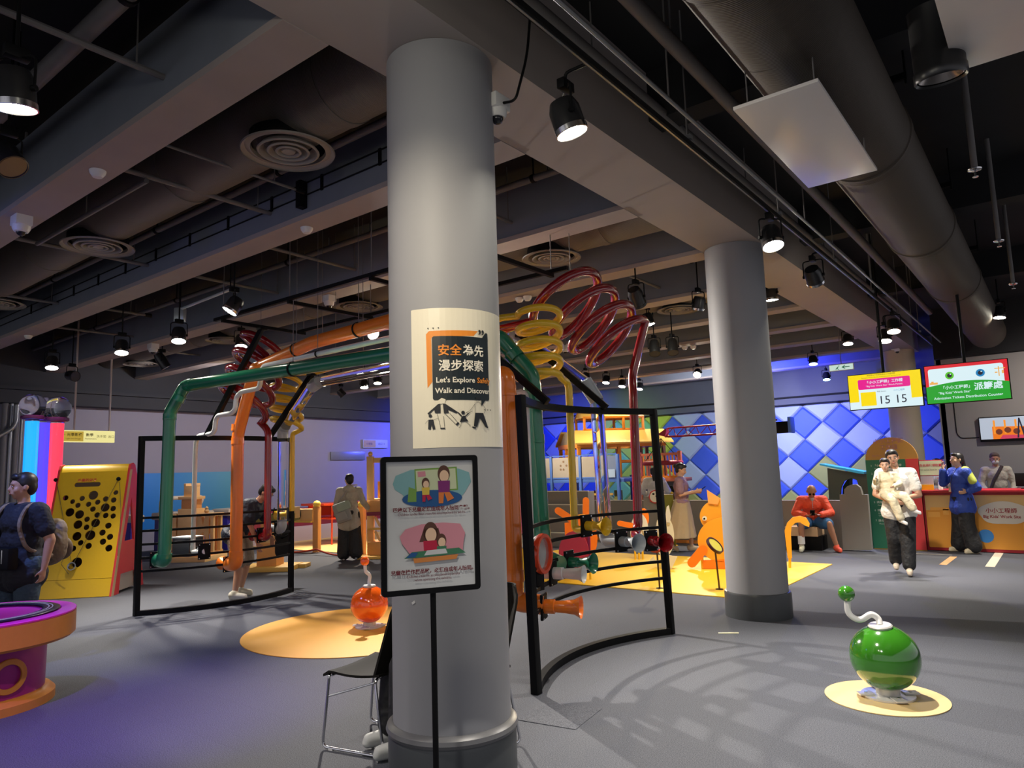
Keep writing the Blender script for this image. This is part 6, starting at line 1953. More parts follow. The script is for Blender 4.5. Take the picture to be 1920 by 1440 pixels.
# beige exhibit desks behind the castle
m_beige = mat('desk beige', (.62, .52, .38), .5, noise=.04)
m_navy = mat('desk indigo', (.03, .02, .30), .5)
for i, (pa, pb, yb, l) in enumerate([((244, 975), (268, 975), 1010, 'beige desk left of the green pipe'), ((310, 965), (398, 968), 1012, 'beige curved desk with a window opening behind the castle'), ((424, 968), (470, 970), 1015, 'plain beige desk between the orange and red pipes')]):
    xx = -15.6
    A, B = gx(*pa, xx), gx(*pb, xx)
    t = thing('exhibit_desk', l, 'desk', (xx, (A.y + B.y) / 2, 0), group='beige desks at the left wall')
    L_ = B.y - A.y
    MB().box((xx - .3, (A.y + B.y) / 2, .40), (.6, L_ * .9, .80), bev=.02).build('base', m_navy, t)
    MB().box((xx - .28, (A.y + B.y) / 2, .86), (.75, L_, .16), bev=.04).build('desk_top', m_beige, t)
    if i == 1:
        MB().tube(rounded([(xx - .3, A.y + .05, .9), (xx - .3, A.y + .05, 1.25), (xx - .3, B.y - .05, 1.25), (xx - .3, B.y - .25, .9)], .12), .045, 12).build('hoop', m_beige, t)
# wooden castle
m_wood = mat('castle wood', (.90, .56, .22), .55, noise=.12, scale=6)
m_woodd = mat('castle wood dark', (.80, .38, .11), .55, noise=.12, scale=6)
cc = gz(357, 1050)
t = thing('wooden_castle', 'ornate wooden castle-like exhibit with arches behind the left frame', 'exhibit', cc, R(30))
def wb(c, d, name, m=m_wood, rot=None, par=None): return MB().box(c, d, rot, bev=.006).build(name, m, par or t, local=True)
wb((0, 0, .05), (1.15, .85, .10), 'base_step'); wb((0, 0, .14), (1.02, .72, .08), 'base_step', m_woodd)
wb((0, 0, .60), (.40, .34, .90), 'tower'); wb((0, 0, 1.12), (.30, .26, .26), 'tower', m_woodd)
wb((0, 0, 1.27), (.40, .34, .06), 'cornice'); wb((0, 0, 1.40), (.24, .20, .24), 'turret')
for sx in (-1, 1):
    wb((sx * .10, 0, 1.54), (.05, .2, .06), 'merlon')
    wb((sx * .43, 0, .92), (.40, .36, .06), 'side_ledge')
    for sy in (-1, 1):
        wb((sx * .56, sy * .14, .54), (.07, .07, .72), 'pillar')
        arch = [(0, .0), (.30, .0), (.30, .72), (.22, .72)] + [(.15 + .09 * math.cos(a), .34 + .22 * math.sin(a)) for a in [PI * k / 8 for k in range(9)]]
        m = MB().prism([(.02, .18), (.08, .18), (.08, .45), (.15, .58), (.22, .45), (.22, .18), (.28, .18), (.28, .90), (.20, .90), (.15, .72), (.10, .90), (.02, .90)], Vector((sx * .21 + (0 if sx > 0 else -.30), sy * .15 + .01, 0)), (1, 0, 0), (0, 0, 1), .025)
        m.build('arch_panel', m_woodd if sy > 0 else m_wood, t, local=True, smooth=False)
    MB().lathe([(.0001, .95), (.035, .955), (.05, 1.0), (.03, 1.03), (.035, 1.06), (.0001, 1.10)], (sx * .40, -.1, 0), 16).build('finial', m_wood, t, local=True)
# grey box with white lid mounted behind the white pipe, brown box beside the orange elbow
p = gx(352, 1025, -9.4)
t = thing('listening_box', 'dark grey box with a white top behind the white pipe elbow', 'box', p)
MB().box(p, (.28, .26, .24), Matrix.Rotation(R(20), 3, 'Z'), bev=.01).build('box_body', mat('box dark grey', (.05, .05, .055), .5), t)
MB().box(p + Vector((-.0, 0, .13)), (.29, .27, .02), Matrix.Rotation(R(20), 3, 'Z'), bev=.004).build('lid', m_whitep, t)
MB().box(p + Vector((.2, 0, 0)), (.36, .04, .03)).build('bracket', m_black, t)
# wooden pedestal on a yellow foot, olive instrument box on top
pc = gz(507, 1068)
t = thing('wooden_pedestal', 'square wooden pedestal on a yellow foot behind the right part of the left frame', 'exhibit', pc, R(35))
m_yfoot = mat('foot yellow', (.85, .52, .12), .5)
wb((0, 0, .04), (.95, .7, .08), 'foot', m_yfoot); wb((.35, .25, .035), (.5, .3, .07), 'foot', m_yfoot)
wb((0, 0, .28), (.36, .36, .40), 'lower_block', m_woodd); wb((0, 0, .52), (.31, .31, .10), 'middle_block'); wb((0, 0, .70), (.27, .27, .28), 'upper_block', m_woodd)
wb((0, 0, .60), (.33, .33, .025), 'moulding')
wb((.1, 0, .92), (.75, .3, .14), 'instrument_box', col('olive instrument', 130, 120, 40)); wb((.42, 0, 1.0), (.16, .2, .20), 'side_box', m_wood)
for k in range(4): MB().cyl((-.1 + .1 * k, -.16, .98), (-.06 + .1 * k, -.2, 1.10), .012, n=8).build('lever', m_black, t, local=True)
p = gx(527, 1010, -9.3)
t = thing('black_plate', 'large rounded black backing plate behind the clear pipe elbow, left frame', 'plate', p)
MB().prism(rrect(-.11, -.26, .11, .24, .08, 6), p, (-.1, 1, 0), (0, 0, 1), .03).build('plate_sheet', m_black, t)
MB().cyl(p + Vector((.01, 0, 0)), (p.x + .3, p.y, p.z + .1), .012, n=8).build('bracket', m_black, t)
# grooved fence with ball-topped posts
def ball_post(px, py, label, h=.98):
    p = gz(px, py)
    t = thing('fence_post', label, 'post', p, group='ball-topped wooden posts')
    MB().box(p + Vector((0, 0, h / 2)), (.13, .13, h), Matrix.Rotation(R(20), 3, 'Z'), bev=.008).build('post_shaft', m_woodd, t)
    MB().ball(p + Vector((0, 0, h + .05)), (.085, .085, .08), nu=16, nv=12).build('ball_top', mat('ball yellow', (.85, .60, .10), .4), t)
    MB().lathe([(.0001, 0), (.12, 0), (.12, .015), (.0001, .015)], p, 16).build('foot_plate', m_chrome, t)
ball_post(594, 1036, 'wooden post with a yellow ball top, left of the woman with the bag')
ball_post(679, 1041, 'wooden post with a yellow ball top, right of the woman with the bag')
A, B = gz(545, 1034), gz(592, 1036)
t = thing('trough', 'wooden trough box on the fence left of the first ball-topped post', 'exhibit', A)
d = (B - A).normalized()
Rz = Matrix.Rotation(math.atan2(d.y, d.x), 3, 'Z')
A2 = A - d * .4
MB().box((A2 + B) / 2 + Vector((0, 0, .80)), ((B - A2).length, .22, .26), Rz, bev=.008).build('trough_box', m_wood, t)
MB().box((A2 + B) / 2 + Vector((0, 0, .66)), ((B - A2).length, .3, .03), Rz, bev=.004).build('shelf', mat('ball yellow', (.85, .60, .10), .4), t)
MB().box(A2 + Vector((0, 0, .33)), (.1, .2, .66), Rz).build('leg', m_woodd, t)
mid = (A + B) / 2 + Vector((.05, -.12, .8))
MB().tube(rounded([mid + Vector((0, 0, .1)), mid + Vector((.05, -.02, .0)), mid + Vector((-.0, -.02, -.08))], .05), .014, 8).build('hook', m_black, t)
# yellow floor of that area and red hose
o = MB().box((-13.9, 11.9, .008), (5.6, 4.2, .016)).build('play_floor', mat('floor cream yellow', (.80, .55, .20), .5, noise=.04))
tag(o, 'cream yellow play floor behind the woman with the bag', 'play mat')
t = thing('rope_barrier', 'low red rope sagging between the ball-topped posts', 'rope', gz(640, 1036))
a, b, c_ = gz(530, 1036, .05), gz(594, 1030, .12), gz(679, 1038, .10)
def sag(a, b, s, n=12): return [a.lerp(b, i / n) + Vector((0, 0, -s * 4 * (i / n) * (1 - i / n))) for i in range(n + 1)]
MB().tube(sag(a, b, .02), .02, 8).build('rope', col('rope red', 150, 50, 25), t)
MB().tube(sag(b, c_, .08), .02, 8).build('rope', col('rope red', 150, 50, 25), t)
# red bar table
pr_ = gz(630, 1018)
t = thing('red_table', 'tall red metal frame table behind the ball-topped post', 'table', pr_)
m_rt = mat('table red', (.70, .07, .02), .4)
for dx in (-.35, .35):
    for dy in (-.4, .5):
        MB().cyl(pr_ + Vector((dx, dy, 0)), pr_ + Vector((dx * .9, dy * .9, .95)), .022, n=8).build('leg', m_rt, t)
MB().box(pr_ + Vector((0, .05, .62)), (.75, .95, .04), bev=.005).build('shelf', m_rt, t)
MB().box(pr_ + Vector((0, .05, .96)), (.9, 1.5, .05), bev=.008).build('table_top', m_rt, t)
MB().box(pr_ + Vector((-.35, .05, .80)), (.04, 1.2, .26), bev=.004).build('back_panel', m_rt, t)
t = thing('maroon_bench', 'long maroon and white bench wall behind the red table', 'bench', (-15.8, 12.5, 0))
MB().box((-15.9, 12.5, .60), (.4, 5.6, .45), bev=.01).build('upper_band', mat('bench maroon', (.30, .03, .06), .5), t)
MB().box((-15.85, 12.5, .19), (.5, 5.6, .38), bev=.01).build('lower_band', mat('bench pale', (.60, .52, .58), .5), t)
# big wooden ball run structure behind the notice stand
bb = gz(700, 1048)
t = thing('wooden_ball_run', 'tall wooden ball-run structure with slats, right of the woman with the bag', 'exhibit', bb, R(37))
wb((-.12, .35, 1.0), (.13, .13, 2.0), 'post', m_wood)
MB().ball((-.12, .35, 2.05), .05, nu=12, nv=8).build('finial', m_wood, t, local=True)
wb((1.5, .35, 1.0), (.13, .13, 2.0), 'post', m_wood)
wb((.7, .35, 1.92), (1.7, .08, .10), 'top_rail', m_wood)
wb((.75, .35, 2.06), (.5, .08, .16), 'crest', m_wood)
for k in range(9): wb((.02 + .12 * k, .5, 1.32 + .02 * (k % 3)), (.045, .04, .34), 'slat', m_woodd)
wb((.7, .5, 1.12), (1.7, .45, .05), 'tray', m_wood); wb((.7, .2, 1.0), (1.7, .05, .22), 'front_board', m_woodd)
wb((.5, .3, 1.62), (.7, .05, .08), 'chute', m_wood, Matrix.Rotation(R(22), 3, 'Y')); wb((.6, .34, 1.45), (.6, .05, .07), 'chute', m_woodd, Matrix.Rotation(R(-16), 3, 'Y'))
wb((.7, .3, .86), (1.7, .4, .07), 'red_ledge', mat('bench maroon', (.30, .03, .06), .5))
for r_ in range(2):
    for k in range(8): wb((.05 + .18 * k, .2, .70 - .28 * r_), (.05, .04, .22), 'slat', m_wood, Matrix.Rotation(R(-28), 3, 'Y'))
    wb((.7, .22, .56 - .28 * r_), (1.7, .08, .04), 'rail', m_py)
wb((.7, .4, .16), (1.7, .5, .30), 'lower_box', m_woodd); wb((.7, .1, .03), (2.0, .4, .05), 'foot', m_py)

# ================================================================ PEOPLE
m_skin = mat('skin', (.50, .27, .17), .5, noise=.06, scale=12)
m_skinl = mat('skin light', (.62, .37, .25), .5, noise=.05, scale=12)
m_hair = mat('hair black', (.012, .010, .010), .45, noise=.3, scale=60)
m_lip = mat('lips', (.42, .13, .10), .5)
m_eyew = mat('eye white', (.7, .68, .65), .3)

def capsule(m, p0, p1, r0, r1=None, n=14):
    r1 = r0 if r1 is None else r1
    p0, p1 = Vector(p0), Vector(p1)
    d = p1 - p0
    if d.length < 1e-4: d = Vector((0, 0, 1e-3)); p1 = p0 + d
    L = d.length
    Q = d.to_track_quat('Z', 'Y').to_matrix()
    prof = [(.0001, -r0)] + [(r0 * math.cos(a), r0 * math.sin(a)) for a in (-1.2, -.8, -.4, 0)] + [(r1 * math.cos(a), L + r1 * math.sin(a)) for a in (0, .4, .8, 1.2)] + [(.0001, L + r1)]
    m.lathe(prof, p0, n, Q)

def fuse(name, parts, m, parent, vox=.012, smooth=4):
    """one continuous surface from overlapping tapered limbs"""
    b = MB()
    for p in parts:
        if p[0] == 'c': capsule(b, *p[1:])
        elif p[0] == 'e': b.ball(p[1], p[2], p[3] if len(p) > 3 else None, nu=20, nv=14)
        elif p[0] == 'l': b.lathe(p[1], p[2], 28, p[3] if len(p) > 3 else None)
    me = b.mesh('tmp')
    o = bpy.data.objects.new('tmp', me)
    COL.objects.link(o)
    r = o.modifiers.new('r', 'REMESH'); r.mode = 'VOXEL'; r.voxel_size = vox
    if smooth:
        s = o.modifiers.new('s', 'SMOOTH'); s.factor = .5; s.iterations = smooth
    dg = bpy.context.evaluated_depsgraph_get()
    out = bpy.data.meshes.new_from_object(o.evaluated_get(dg))
    bpy.data.objects.remove(o); bpy.data.meshes.remove(me)
    out.name = name
    out.transform(WM[parent.name].inverted())
    out.materials.clear()
    return link(name, out, m, parent, True, 80)

def V3(*a): return Vector(a)
def hand(parts, wrist, fdir, palm, curl=.5, s=1., side=1):
    """palm and five unequal bent fingers; fdir = pointing direction, palm = palm normal"""
    f = Vector(fdir).normalized(); n = Vector(palm); n = (n - f * n.dot(f)).normalized(); x = f.cross(n) * side
    w = Vector(wrist)
    for k in (-.9, -.3, .3, .9):
        parts.append(('c', w + f * .012 * s + x * .012 * k * s, w + f * .078 * s + x * .024 * k * s, .015 * s, .0125 * s, 8))
    for k, L in ((-.027, .060), (-.009, .072), (.009, .076), (.028, .066)):
        a = w + f * .080 * s + x * k * s
        d1 = (f * math.cos(curl * .7) + n * math.sin(curl * .7))
        d2 = (f * math.cos(curl * 1.7) + n * math.sin(curl * 1.7))
        b_ = a + d1 * L * .52 * s
        parts.append(('c', a, b_, .0095 * s, .009 * s, 8))
        parts.append(('c', b_, b_ + d2 * L * .5 * s, .009 * s, .0075 * s, 8))
    a = w + f * .028 * s + x * .026 * s
    b_ = a + (f * .6 + x * .7 + n * .35).normalized() * .04 * s
    parts.append(('c', a, b_, .012 * s, .0105 * s, 8)); parts.append(('c', b_, b_ + (f * .9 + x * .2 + n * .3).normalized() * .03 * s, .0105 * s, .0085 * s, 8))

def person(label, loc, rz, J, skin=None, top=None, bottom=None, hair='short', hs=1., extras=None, vox=.011, name='person', hcol=None):
    """J: joint positions in the person's own frame (x right, y forward, z up, feet on 0)"""
    t = thing(name, label, 'person', loc, rz)
    skin = skin or m_skin
    wm = WM[t.name]
    T = lambda p: wm @ Vector(p)
    TR = wm.to_3x3()
    S_ = J.get('s', 1.)
    P_ = []
    bw = J.get('bulk', 1.)
    pel, che, nek, hd = J['pelvis'], J['chest'], J['neck'], J['head']
    hf = J.get('face', V3(0, 1, 0)).normalized()
    hup = J.get('hup', (Vector(hd) - Vector(nek)).normalized())
    hr = hf.cross(hup).normalized(); hup = hr.cross(hf).normalized()
    HM = Matrix((hr, hf, hup)).transposed()
    Hm = TR @ HM
    def hp(x, y, z): return T(Vector(hd) + HM @ Vector((x, y, z)) * hs)
    sp = [Vector(pel), Vector(pel).lerp(Vector(che), .5), Vector(che)]
    shl, shr = Vector(J['shL']), Vector(J['shR'])
    axis = (shr - shl).normalized()
    # torso
    up_ = (Vector(che) - Vector(pel)).normalized(); fwd = up_.cross(axis) * -1
    fwd = axis.cross(up_) * -1
    BM = TR @ Matrix((axis, up_.cross(axis), up_)).transposed()
    W_ = (shr - shl).length / 2
    P_ += [('e', T(sp[0]), (.165 * S_ * bw, .115 * S_ * bw, .13 * S_), BM), ('e', T(sp[1]), (.145 * S_ * bw, .105 * S_ * bw, .17 * S_), BM), ('e', T(sp[2]), (W_ * .95, .115 * S_ * bw, .17 * S_), BM)]
    P_ += [('c', T(shl), T(shr), .058 * S_, .058 * S_), ('c', T(Vector(che) + Vector((0, 0, .05)) * S_), T(nek), .068 * S_, .052 * S_), ('c', T(nek), hp(0, -.01, -.06), .052 * S_, .050 * S_)]
    # head: skull, jaw, nose, chin, brow, ears
    P_ += [('e', hp(0, -.012, .03), (.077 * hs, .094 * hs, .088 * hs), Hm), ('e', hp(0, .015, -.035), (.060 * hs, .072 * hs, .078 * hs), Hm), ('e', hp(0, .050, -.085), (.030 * hs, .028 * hs, .022 * hs), Hm)]
    P_ += [('c', hp(0, .083, .018), hp(0, .104, -.022), .009 * hs, .0145 * hs, 8), ('c', hp(-.03, .075, .03), hp(.03, .075, .03), .013 * hs, .013 * hs, 8), ('c', hp(-.014, .084, -.055), hp(.014, .084, -.055), .011 * hs, .011 * hs, 8)]
    for s in (-1, 1):
        P_.append(('e', hp(s * .080, -.008, -.005), (.012 * hs, .020 * hs, .032 * hs), Hm))
        P_.append(('e', hp(s * .042, .055, -.025), (.024 * hs, .024 * hs, .028 * hs), Hm))
    for s, a in (('L', -1), ('R', 1)):
        sh, el, wr = Vector(J['sh' + s]), Vector(J['el' + s]), Vector(J['wr' + s])
        P_ += [('c', T(sh), T(el), .050 * S_ * bw, .038 * S_ * bw), ('c', T(el), T(wr), .038 * S_ * bw, .026 * S_)]
        hdir = Vector(J.get('hd' + s, wr - el)); pn = Vector(J.get('pn' + s, (-a, .2, 0)))
        hand(P_, T(wr), TR @ hdir, TR @ pn, J.get('curl' + s, .5), .95 * S_ if S_ < 1 else 1., side=J.get('sd' + s, a))
        hp_, kn, an = Vector(J['hip' + s]), Vector(J['kn' + s]), Vector(J['an' + s])
        P_ += [('c', T(hp_), T(kn), .088 * S_ * bw, .056 * S_ * bw), ('c', T(kn), T(kn.lerp(an, .35)), .054 * S_ * bw, .056 * S_ * bw), ('c', T(kn.lerp(an, .3)), T(an), .056 * S_ * bw, .036 * S_)]
        td = Vector(J.get('toe' + s, V3(0, 1, 0))).normalized()
        P_ += [('c', T(an + Vector((0, 0, -.03)) * S_ - td * .03 * S_), T(an + Vector((0, 0, -.05)) * S_ + td * .13 * S_), .038 * S_, .028 * S_)]
    fuse('body', P_, skin, t, vox)
    # face
    for s in (-1, 1):
        ey = MB().ball(hp(s * .030, .0835, .008), (.013 * hs, .006 * hs, .0065 * hs), Hm, 12, 8).build('eye', m_eyew, t)
        MB().ball(hp(s * .030, .0885, .008), (.0055 * hs, .003 * hs, .006 * hs), Hm, 10, 6).build('pupil', m_black, ey)
        MB().box(hp(s * .031, .090, .030), (.030 * hs, .006 * hs, .005 * hs), Hm, bev=.0015 * hs).build('eyebrow', hcol or m_hair, t)
    MB().ball(hp(0, .0945, -.055), (.020 * hs, .006 * hs, .0065 * hs), Hm, 12, 8).build('mouth', m_lip, t)
    hm = hcol or m_hair
    if hair != 'bald':
        H = [('e', hp(0, -.022, .048), (.085 * hs, .095 * hs, .082 * hs), Hm), ('e', hp(0, -.055, .0), (.076 * hs, .060 * hs, .085 * hs), Hm)]
        if hair in ('short', 'bun', 'pony'): H += [('e', hp(0, .045, .088), (.062 * hs, .042 * hs, .035 * hs), Hm), ('e', hp(-.072, -.01, .03), (.014 * hs, .04 * hs, .035 * hs), Hm), ('e', hp(.072, -.01, .03), (.014 * hs, .04 * hs, .035 * hs), Hm)]
        if hair == 'bun': H += [('e', hp(0, -.125, .035), (.042 * hs, .04 * hs, .042 * hs), Hm)]
        if hair == 'pony': H += [('c', hp(0, -.10, .02), hp(0, -.125, -.10), .030 * hs, .034 * hs), ('c', hp(0, -.125, -.10), hp(0, -.10, -.24), .034 * hs, .016 * hs)]
        if hair == 'boyish': H += [('e', hp(0, .02, .085), (.07 * hs, .06 * hs, .04 * hs), Hm)]
        fuse('hair', H, hm, t, .009, 2)
    # shirt
    if top:
        g = top.get('g', .016)
        Q_ = [('e', T(sp[0] + up_ * .02), (.168 * S_ * bw + g, .118 * S_ * bw + g, .12 * S_), BM), ('e', T(sp[1]), (.150 * S_ * bw + g, .112 * S_ * bw + g, .18 * S_), BM), ('e', T(sp[2]), (W_ * .95 + g, .118 * S_ * bw + g, .165 * S_), BM),
              ('c', T(shl), T(shr), .060 * S_ + g, .060 * S_ + g), ('c', T(Vector(che) + up_ * .10 * S_), T(Vector(che).lerp(Vector(nek), .78)), .075 * S_, .062 * S_)]
        if top.get('long'):   # hem
            hem = sp[0] - up_ * top['long']
            Q_ += [('c', T(sp[0] - axis * .07), T(hem - axis * .07), .112 * S_ * bw + g, .125 * S_ * bw + g * 1.6), ('c', T(sp[0] + axis * .07), T(hem + axis * .07), .112 * S_ * bw + g, .125 * S_ * bw + g * 1.6)]
        sl = top.get('sleeve', 1.0)
        for s in ('L', 'R'):
            sh, el, wr = Vector(J['sh' + s]), Vector(J['el' + s]), Vector(J['wr' + s])
            if sl <= .5: Q_ += [('c', T(sh), T(sh.lerp(el, sl * 1.5)), (.056 * S_ + g) * (1 + (bw - 1) * .4), (.047 * S_ + g * 1.2) * (1 + (bw - 1) * .5))]
            else: Q_ += [('c', T(sh), T(el), .053 * S_ * bw + g, .043 * S_ * bw + g), ('c', T(el), T(el.lerp(wr, .93 * sl)), .042 * S_ * bw + g, .032 * S_ * bw + g)]
        if top.get('hood'): Q_ += [('e', T(Vector(nek) - fwd * .0 + Vector((0, -.09, -.03))), (.12, .07, .08), BM)]
        fuse(top.get('name', 'shirt'), Q_, top['m'], t, vox, 3)
    if bottom:
        g = bottom.get('g', .016)
        if bottom.get('skirt'):
            zb, rb = bottom['skirt']
            p0 = Vector(pel) + Vector((0, 0, .10))
            an_ = (Vector(J['anL']) + Vector(J['anR'])) / 2
            prof = []
            N_ = 56
            vs, fs = [], []
            Lv = 14
            for i in range(Lv + 1):
                u_ = i / Lv
                c_ = p0.lerp(Vector((an_.x, an_.y, zb)), u_)
                rr = .145 + (rb - .145) * (u_ ** .8)
                for k in range(N_):
                    a = 2 * PI * k / N_
                    rr2 = rr * (1 + .07 * u_ * math.sin(9 * a + 2 * u_) + .03 * u_ * math.sin(17 * a))
                    vs.append(T(c_ + Vector((rr2 * math.cos(a) * 1.05, rr2 * math.sin(a) * .85, 0))))
            fs = [(i * N_ + k, i * N_ + (k + 1) % N_, (i + 1) * N_ + (k + 1) % N_, (i + 1) * N_ + k) for i in range(Lv) for k in range(N_)] + [tuple(range(N_))[::-1]]
            m_ = MB().add(vs, fs)
            m_.build('skirt', bottom['m'], t, ang=60)
        else:
            Q_ = [('e', T(sp[0]), (.168 * S_ * bw + g, .118 * S_ * bw + g, .13 * S_), BM)]
            ln = bottom.get('len', 1.0)
            for s in ('L', 'R'):
                hp_, kn, an = Vector(J['hip' + s]), Vector(J['kn' + s]), Vector(J['an' + s])
                fl = bottom.get('flare', 0.)
                if ln <= .5: Q_ += [('c', T(hp_), T(hp_.lerp(kn, ln * 2)), .092 * S_ * bw + g, .074 * S_ * bw + g)]
                else:
                    Q_ += [('c', T(hp_), T(kn), .092 * S_ * bw + g, .062 * S_ * bw + g + fl * .6), ('c', T(kn), T(kn.lerp(an, .92 * ln)), .062 * S_ * bw + g + fl * .6, .046 * S_ + g + fl)]
            fuse('trousers' if ln > .5 else 'shorts', Q_, bottom['m'], t, vox, 3)
    # shoes
    sm = J.get('shoe', m_white)
    for s, kk in (('L', 0), ('R', 1)):
        an = Vector(J['an' + s]); td = Vector(J.get('toe' + s, V3(0, 1, 0))).normalized()
        mm_ = sm[kk] if isinstance(sm, tuple) else sm
        td_f = td
        Q_ = [('c', T(an + Vector((0, 0, -.035)) * S_ - td * .045 * S_), T(an + Vector((0, 0, -.05)) * S_ + td * .14 * S_), .047 * S_, .036 * S_), ('c', T(an + Vector((0, 0, -.065)) * S_ - td * .05 * S_), T(an + Vector((0, 0, -.068)) * S_ + td * .15 * S_), .034 * S_, .032 * S_), ('c', T(an), T(an + Vector((0, 0, -.04)) * S_), .046 * S_, .046 * S_)]
        so = fuse('shoe', Q_, mm_, t, .009, 2)
    return t, T, TR, hp, Hm

def stand(s=1., sway=0.):
    k = s
    J = dict(s=k, pelvis=V3(0, 0, .93) * k, chest=V3(0, 0, 1.26) * k, neck=V3(0, 0, 1.44) * k, head=V3(0, .02, 1.585) * k,
             shL=V3(-.185, 0, 1.37) * k, shR=V3(.185, 0, 1.37) * k, elL=V3(-.235, -.02, 1.09) * k, elR=V3(.235, -.02, 1.09) * k,
             wrL=V3(-.25, .06, .86) * k, wrR=V3(.25, .06, .86) * k, hipL=V3(-.095, 0, .90) * k, hipR=V3(.095, 0, .90) * k,
             knL=V3(-.10, .02, .49) * k, knR=V3(.10, .02, .49) * k, anL=V3(-.11, -.02, .105) * k, anR=V3(.11, -.02, .105) * k)
    return J
def face_cam(p):   # rz so that +y looks at the camera
    return math.atan2(-p.y, -p.x) - PI / 2
def face_dir(a_deg, p):  # degrees turned from facing the camera, + = towards photo right
    return face_cam(p) + R(a_deg)

# 1. man with child (walking towards the camera)
m_tw = mat('tee white', (.82, .80, .74), .7, bump=.7, bscale=11, noise=.03)
m_tb = mat('trousers black', (.015, .015, .017), .7, bump=.7, bscale=11)
p = gz(1697, 1076); p = Vector((p.x, p.y, 0))
J = stand(1.03)
J.update(elL=V3(-.27, .05, 1.10), wrL=V3(-.05, .27, 1.06), elR=V3(.28, .06, 1.12), wrR=V3(.05, .30, 1.00), hdL=V3(1, .15, -.15), hdR=V3(-1, .1, .05), pnL=V3(0, -1, .3), pnR=V3(0, -1, .3),
         knL=V3(-.08, .10, .50), anL=V3(-.06, .16, .115), knR=V3(.09, .02, .50), anR=V3(.10, -.14, .15), head=V3(.02, .06, 1.63), face=V3(-.05, 1, -.12), shoe=mat('shoe sand', (.62, .52, .40), .6), curlL=.5, curlR=.5, bulk=1.08)
mwc, T, TR, hp, Hm = person('man in a white T-shirt and black trousers carrying a child toward the camera', p, face_dir(0, p), J, m_skin, dict(m=m_tw, sleeve=.42, long=.08, name='t_shirt', g=.02), dict(m=m_tb, g=.02, flare=.02))
# child on his arm
m_lin = mat('linen cream', (.74, .66, .46), .8, bump=.7, bscale=11, noise=.06)
kp_ = wm_k = None
K = dict(s=.56, pelvis=V3(0, 0, 0), chest=V3(.0, 0, .19), neck=V3(.0, .0, .29), head=V3(.01, .02, .385), shL=V3(-.105, 0, .25), shR=V3(.105, 0, .25),
         elL=V3(-.15, .05, .12), wrL=V3(-.06, .16, .09), elR=V3(.16, .10, .14), wrR=V3(.17, .20, .20), hipL=V3(-.05, .02, -.02), hipR=V3(.05, .02, -.02),
         knL=V3(-.17, .15, -.05), knR=V3(-.02, .18, -.10), anL=V3(-.26, .20, -.22), anR=V3(-.10, .20, -.36), toeL=V3(-.9, .4, -.3), toeR=V3(-.6, .7, -.3), face=V3(.25, 1, -.1), shoe=m_white, bulk=1.05)
kl = T((.115, .20, 1.15))
person('small child in cream linen clothes held on the man\'s arm, looking right', kl, face_dir(10, p), K, m_skinl, dict(m=m_lin, sleeve=1.0, name='shirt', g=.014), dict(m=m_lin, g=.014, flare=.015), hs=.80, vox=.008, hair='short')

# 2. worker in blue at the counter
m_blue = mat('jacket blue', (.025, .07, .42), .6, bump=.7, bscale=11, noise=.05)
m_lime = mat('jacket lime', (.55, .62, .10), .6)
p = gz(1815, 1036); p = Vector((p.x, p.y - .05, 0))
J = stand(.99)
J.update(elL=V3(.27, -.02, 1.12), wrL=V3(.22, .05, 1.0))
J = stand(.99)
# facing photo left: raised hand at the mouth
J.update(elR=V3(.22, .16, 1.17), wrR=V3(.10, .21, 1.42), hdR=V3(-.1, .1, 1), pnR=V3(-1, -.3, 0), elL=V3(-.28, -.10, 1.10), wrL=V3(-.22, .02, 1.04), face=V3(0, 1, .08), curlR=.4,
         anL=V3(-.17, -.02, .105), anR=V3(.17, .03, .105), shoe=mat('shoe cream', (.72, .62, .42), .6), hdL=V3(.3, .8, -.2))
wk, T, TR, hp, Hm = person('staff worker in a royal blue jacket with lime shoulder, hand at the mouth', p, face_dir(-58, p), J, m_skinl, dict(m=m_blue, sleeve=.9, long=.16, name='jacket', g=.028), dict(m=m_tb, g=.03, flare=.05), hair='pony')
fuse('shoulder_patch', [('c', T((-.17, -.005, 1.385)), T((-.265, -.05, 1.20)), .074, .066)], m_lime, wk, .01, 2)
MB().tube([T((-.04, .05, 1.43)), T((-.03, .145, 1.30)), T((0.02, .17, 1.12))], .004, 6).build('lanyard', m_ink, wk)
MB().box(T((.02, .178, 1.07)), (.055, .008, .085), TR, bev=.002).build('badge', mat('badge peach', (.75, .5, .32), .5), wk)

# 3. worker behind the counter
p = gy(1872, 922, 16.4); p = Vector((p.x, 16.4, 0))
J = stand(.98)
J.update(face=V3(0, 1, -.15), elL=V3(-.27, .02, 1.08), wrL=V3(-.22, .20, .98), elR=V3(.27, .02, 1.08), wrR=V3(.22, .20, .98))
m_cr2 = mat('uniform cream', (.60, .56, .48), .7, bump=.7, bscale=11)
wb_, T, TR, hp, Hm = person('worker in cream with hair cap and white face mask behind the counter', p, face_dir(6, p), J, m_skin, dict(m=m_cr2, sleeve=1.0, name='uniform', g=.02, long=.1), dict(m=m_tb), hair='boyish', hcol=mat('cap brown grey', (.12, .09, .08), .8))
fuse('face_mask', [('e', hp(0, .062, -.048), (.058, .048, .042), Hm)], m_white, wb_, .008, 2)
MB().tube([T((-.09, .10, 1.42)), T((-.02, .14, 1.30)), T((.06, .13, 1.16)), T((.12, .1, 1.0))], .03, 10).build('scarf', mat('scarf dark', (.08, .06, .06), .8), wb_)

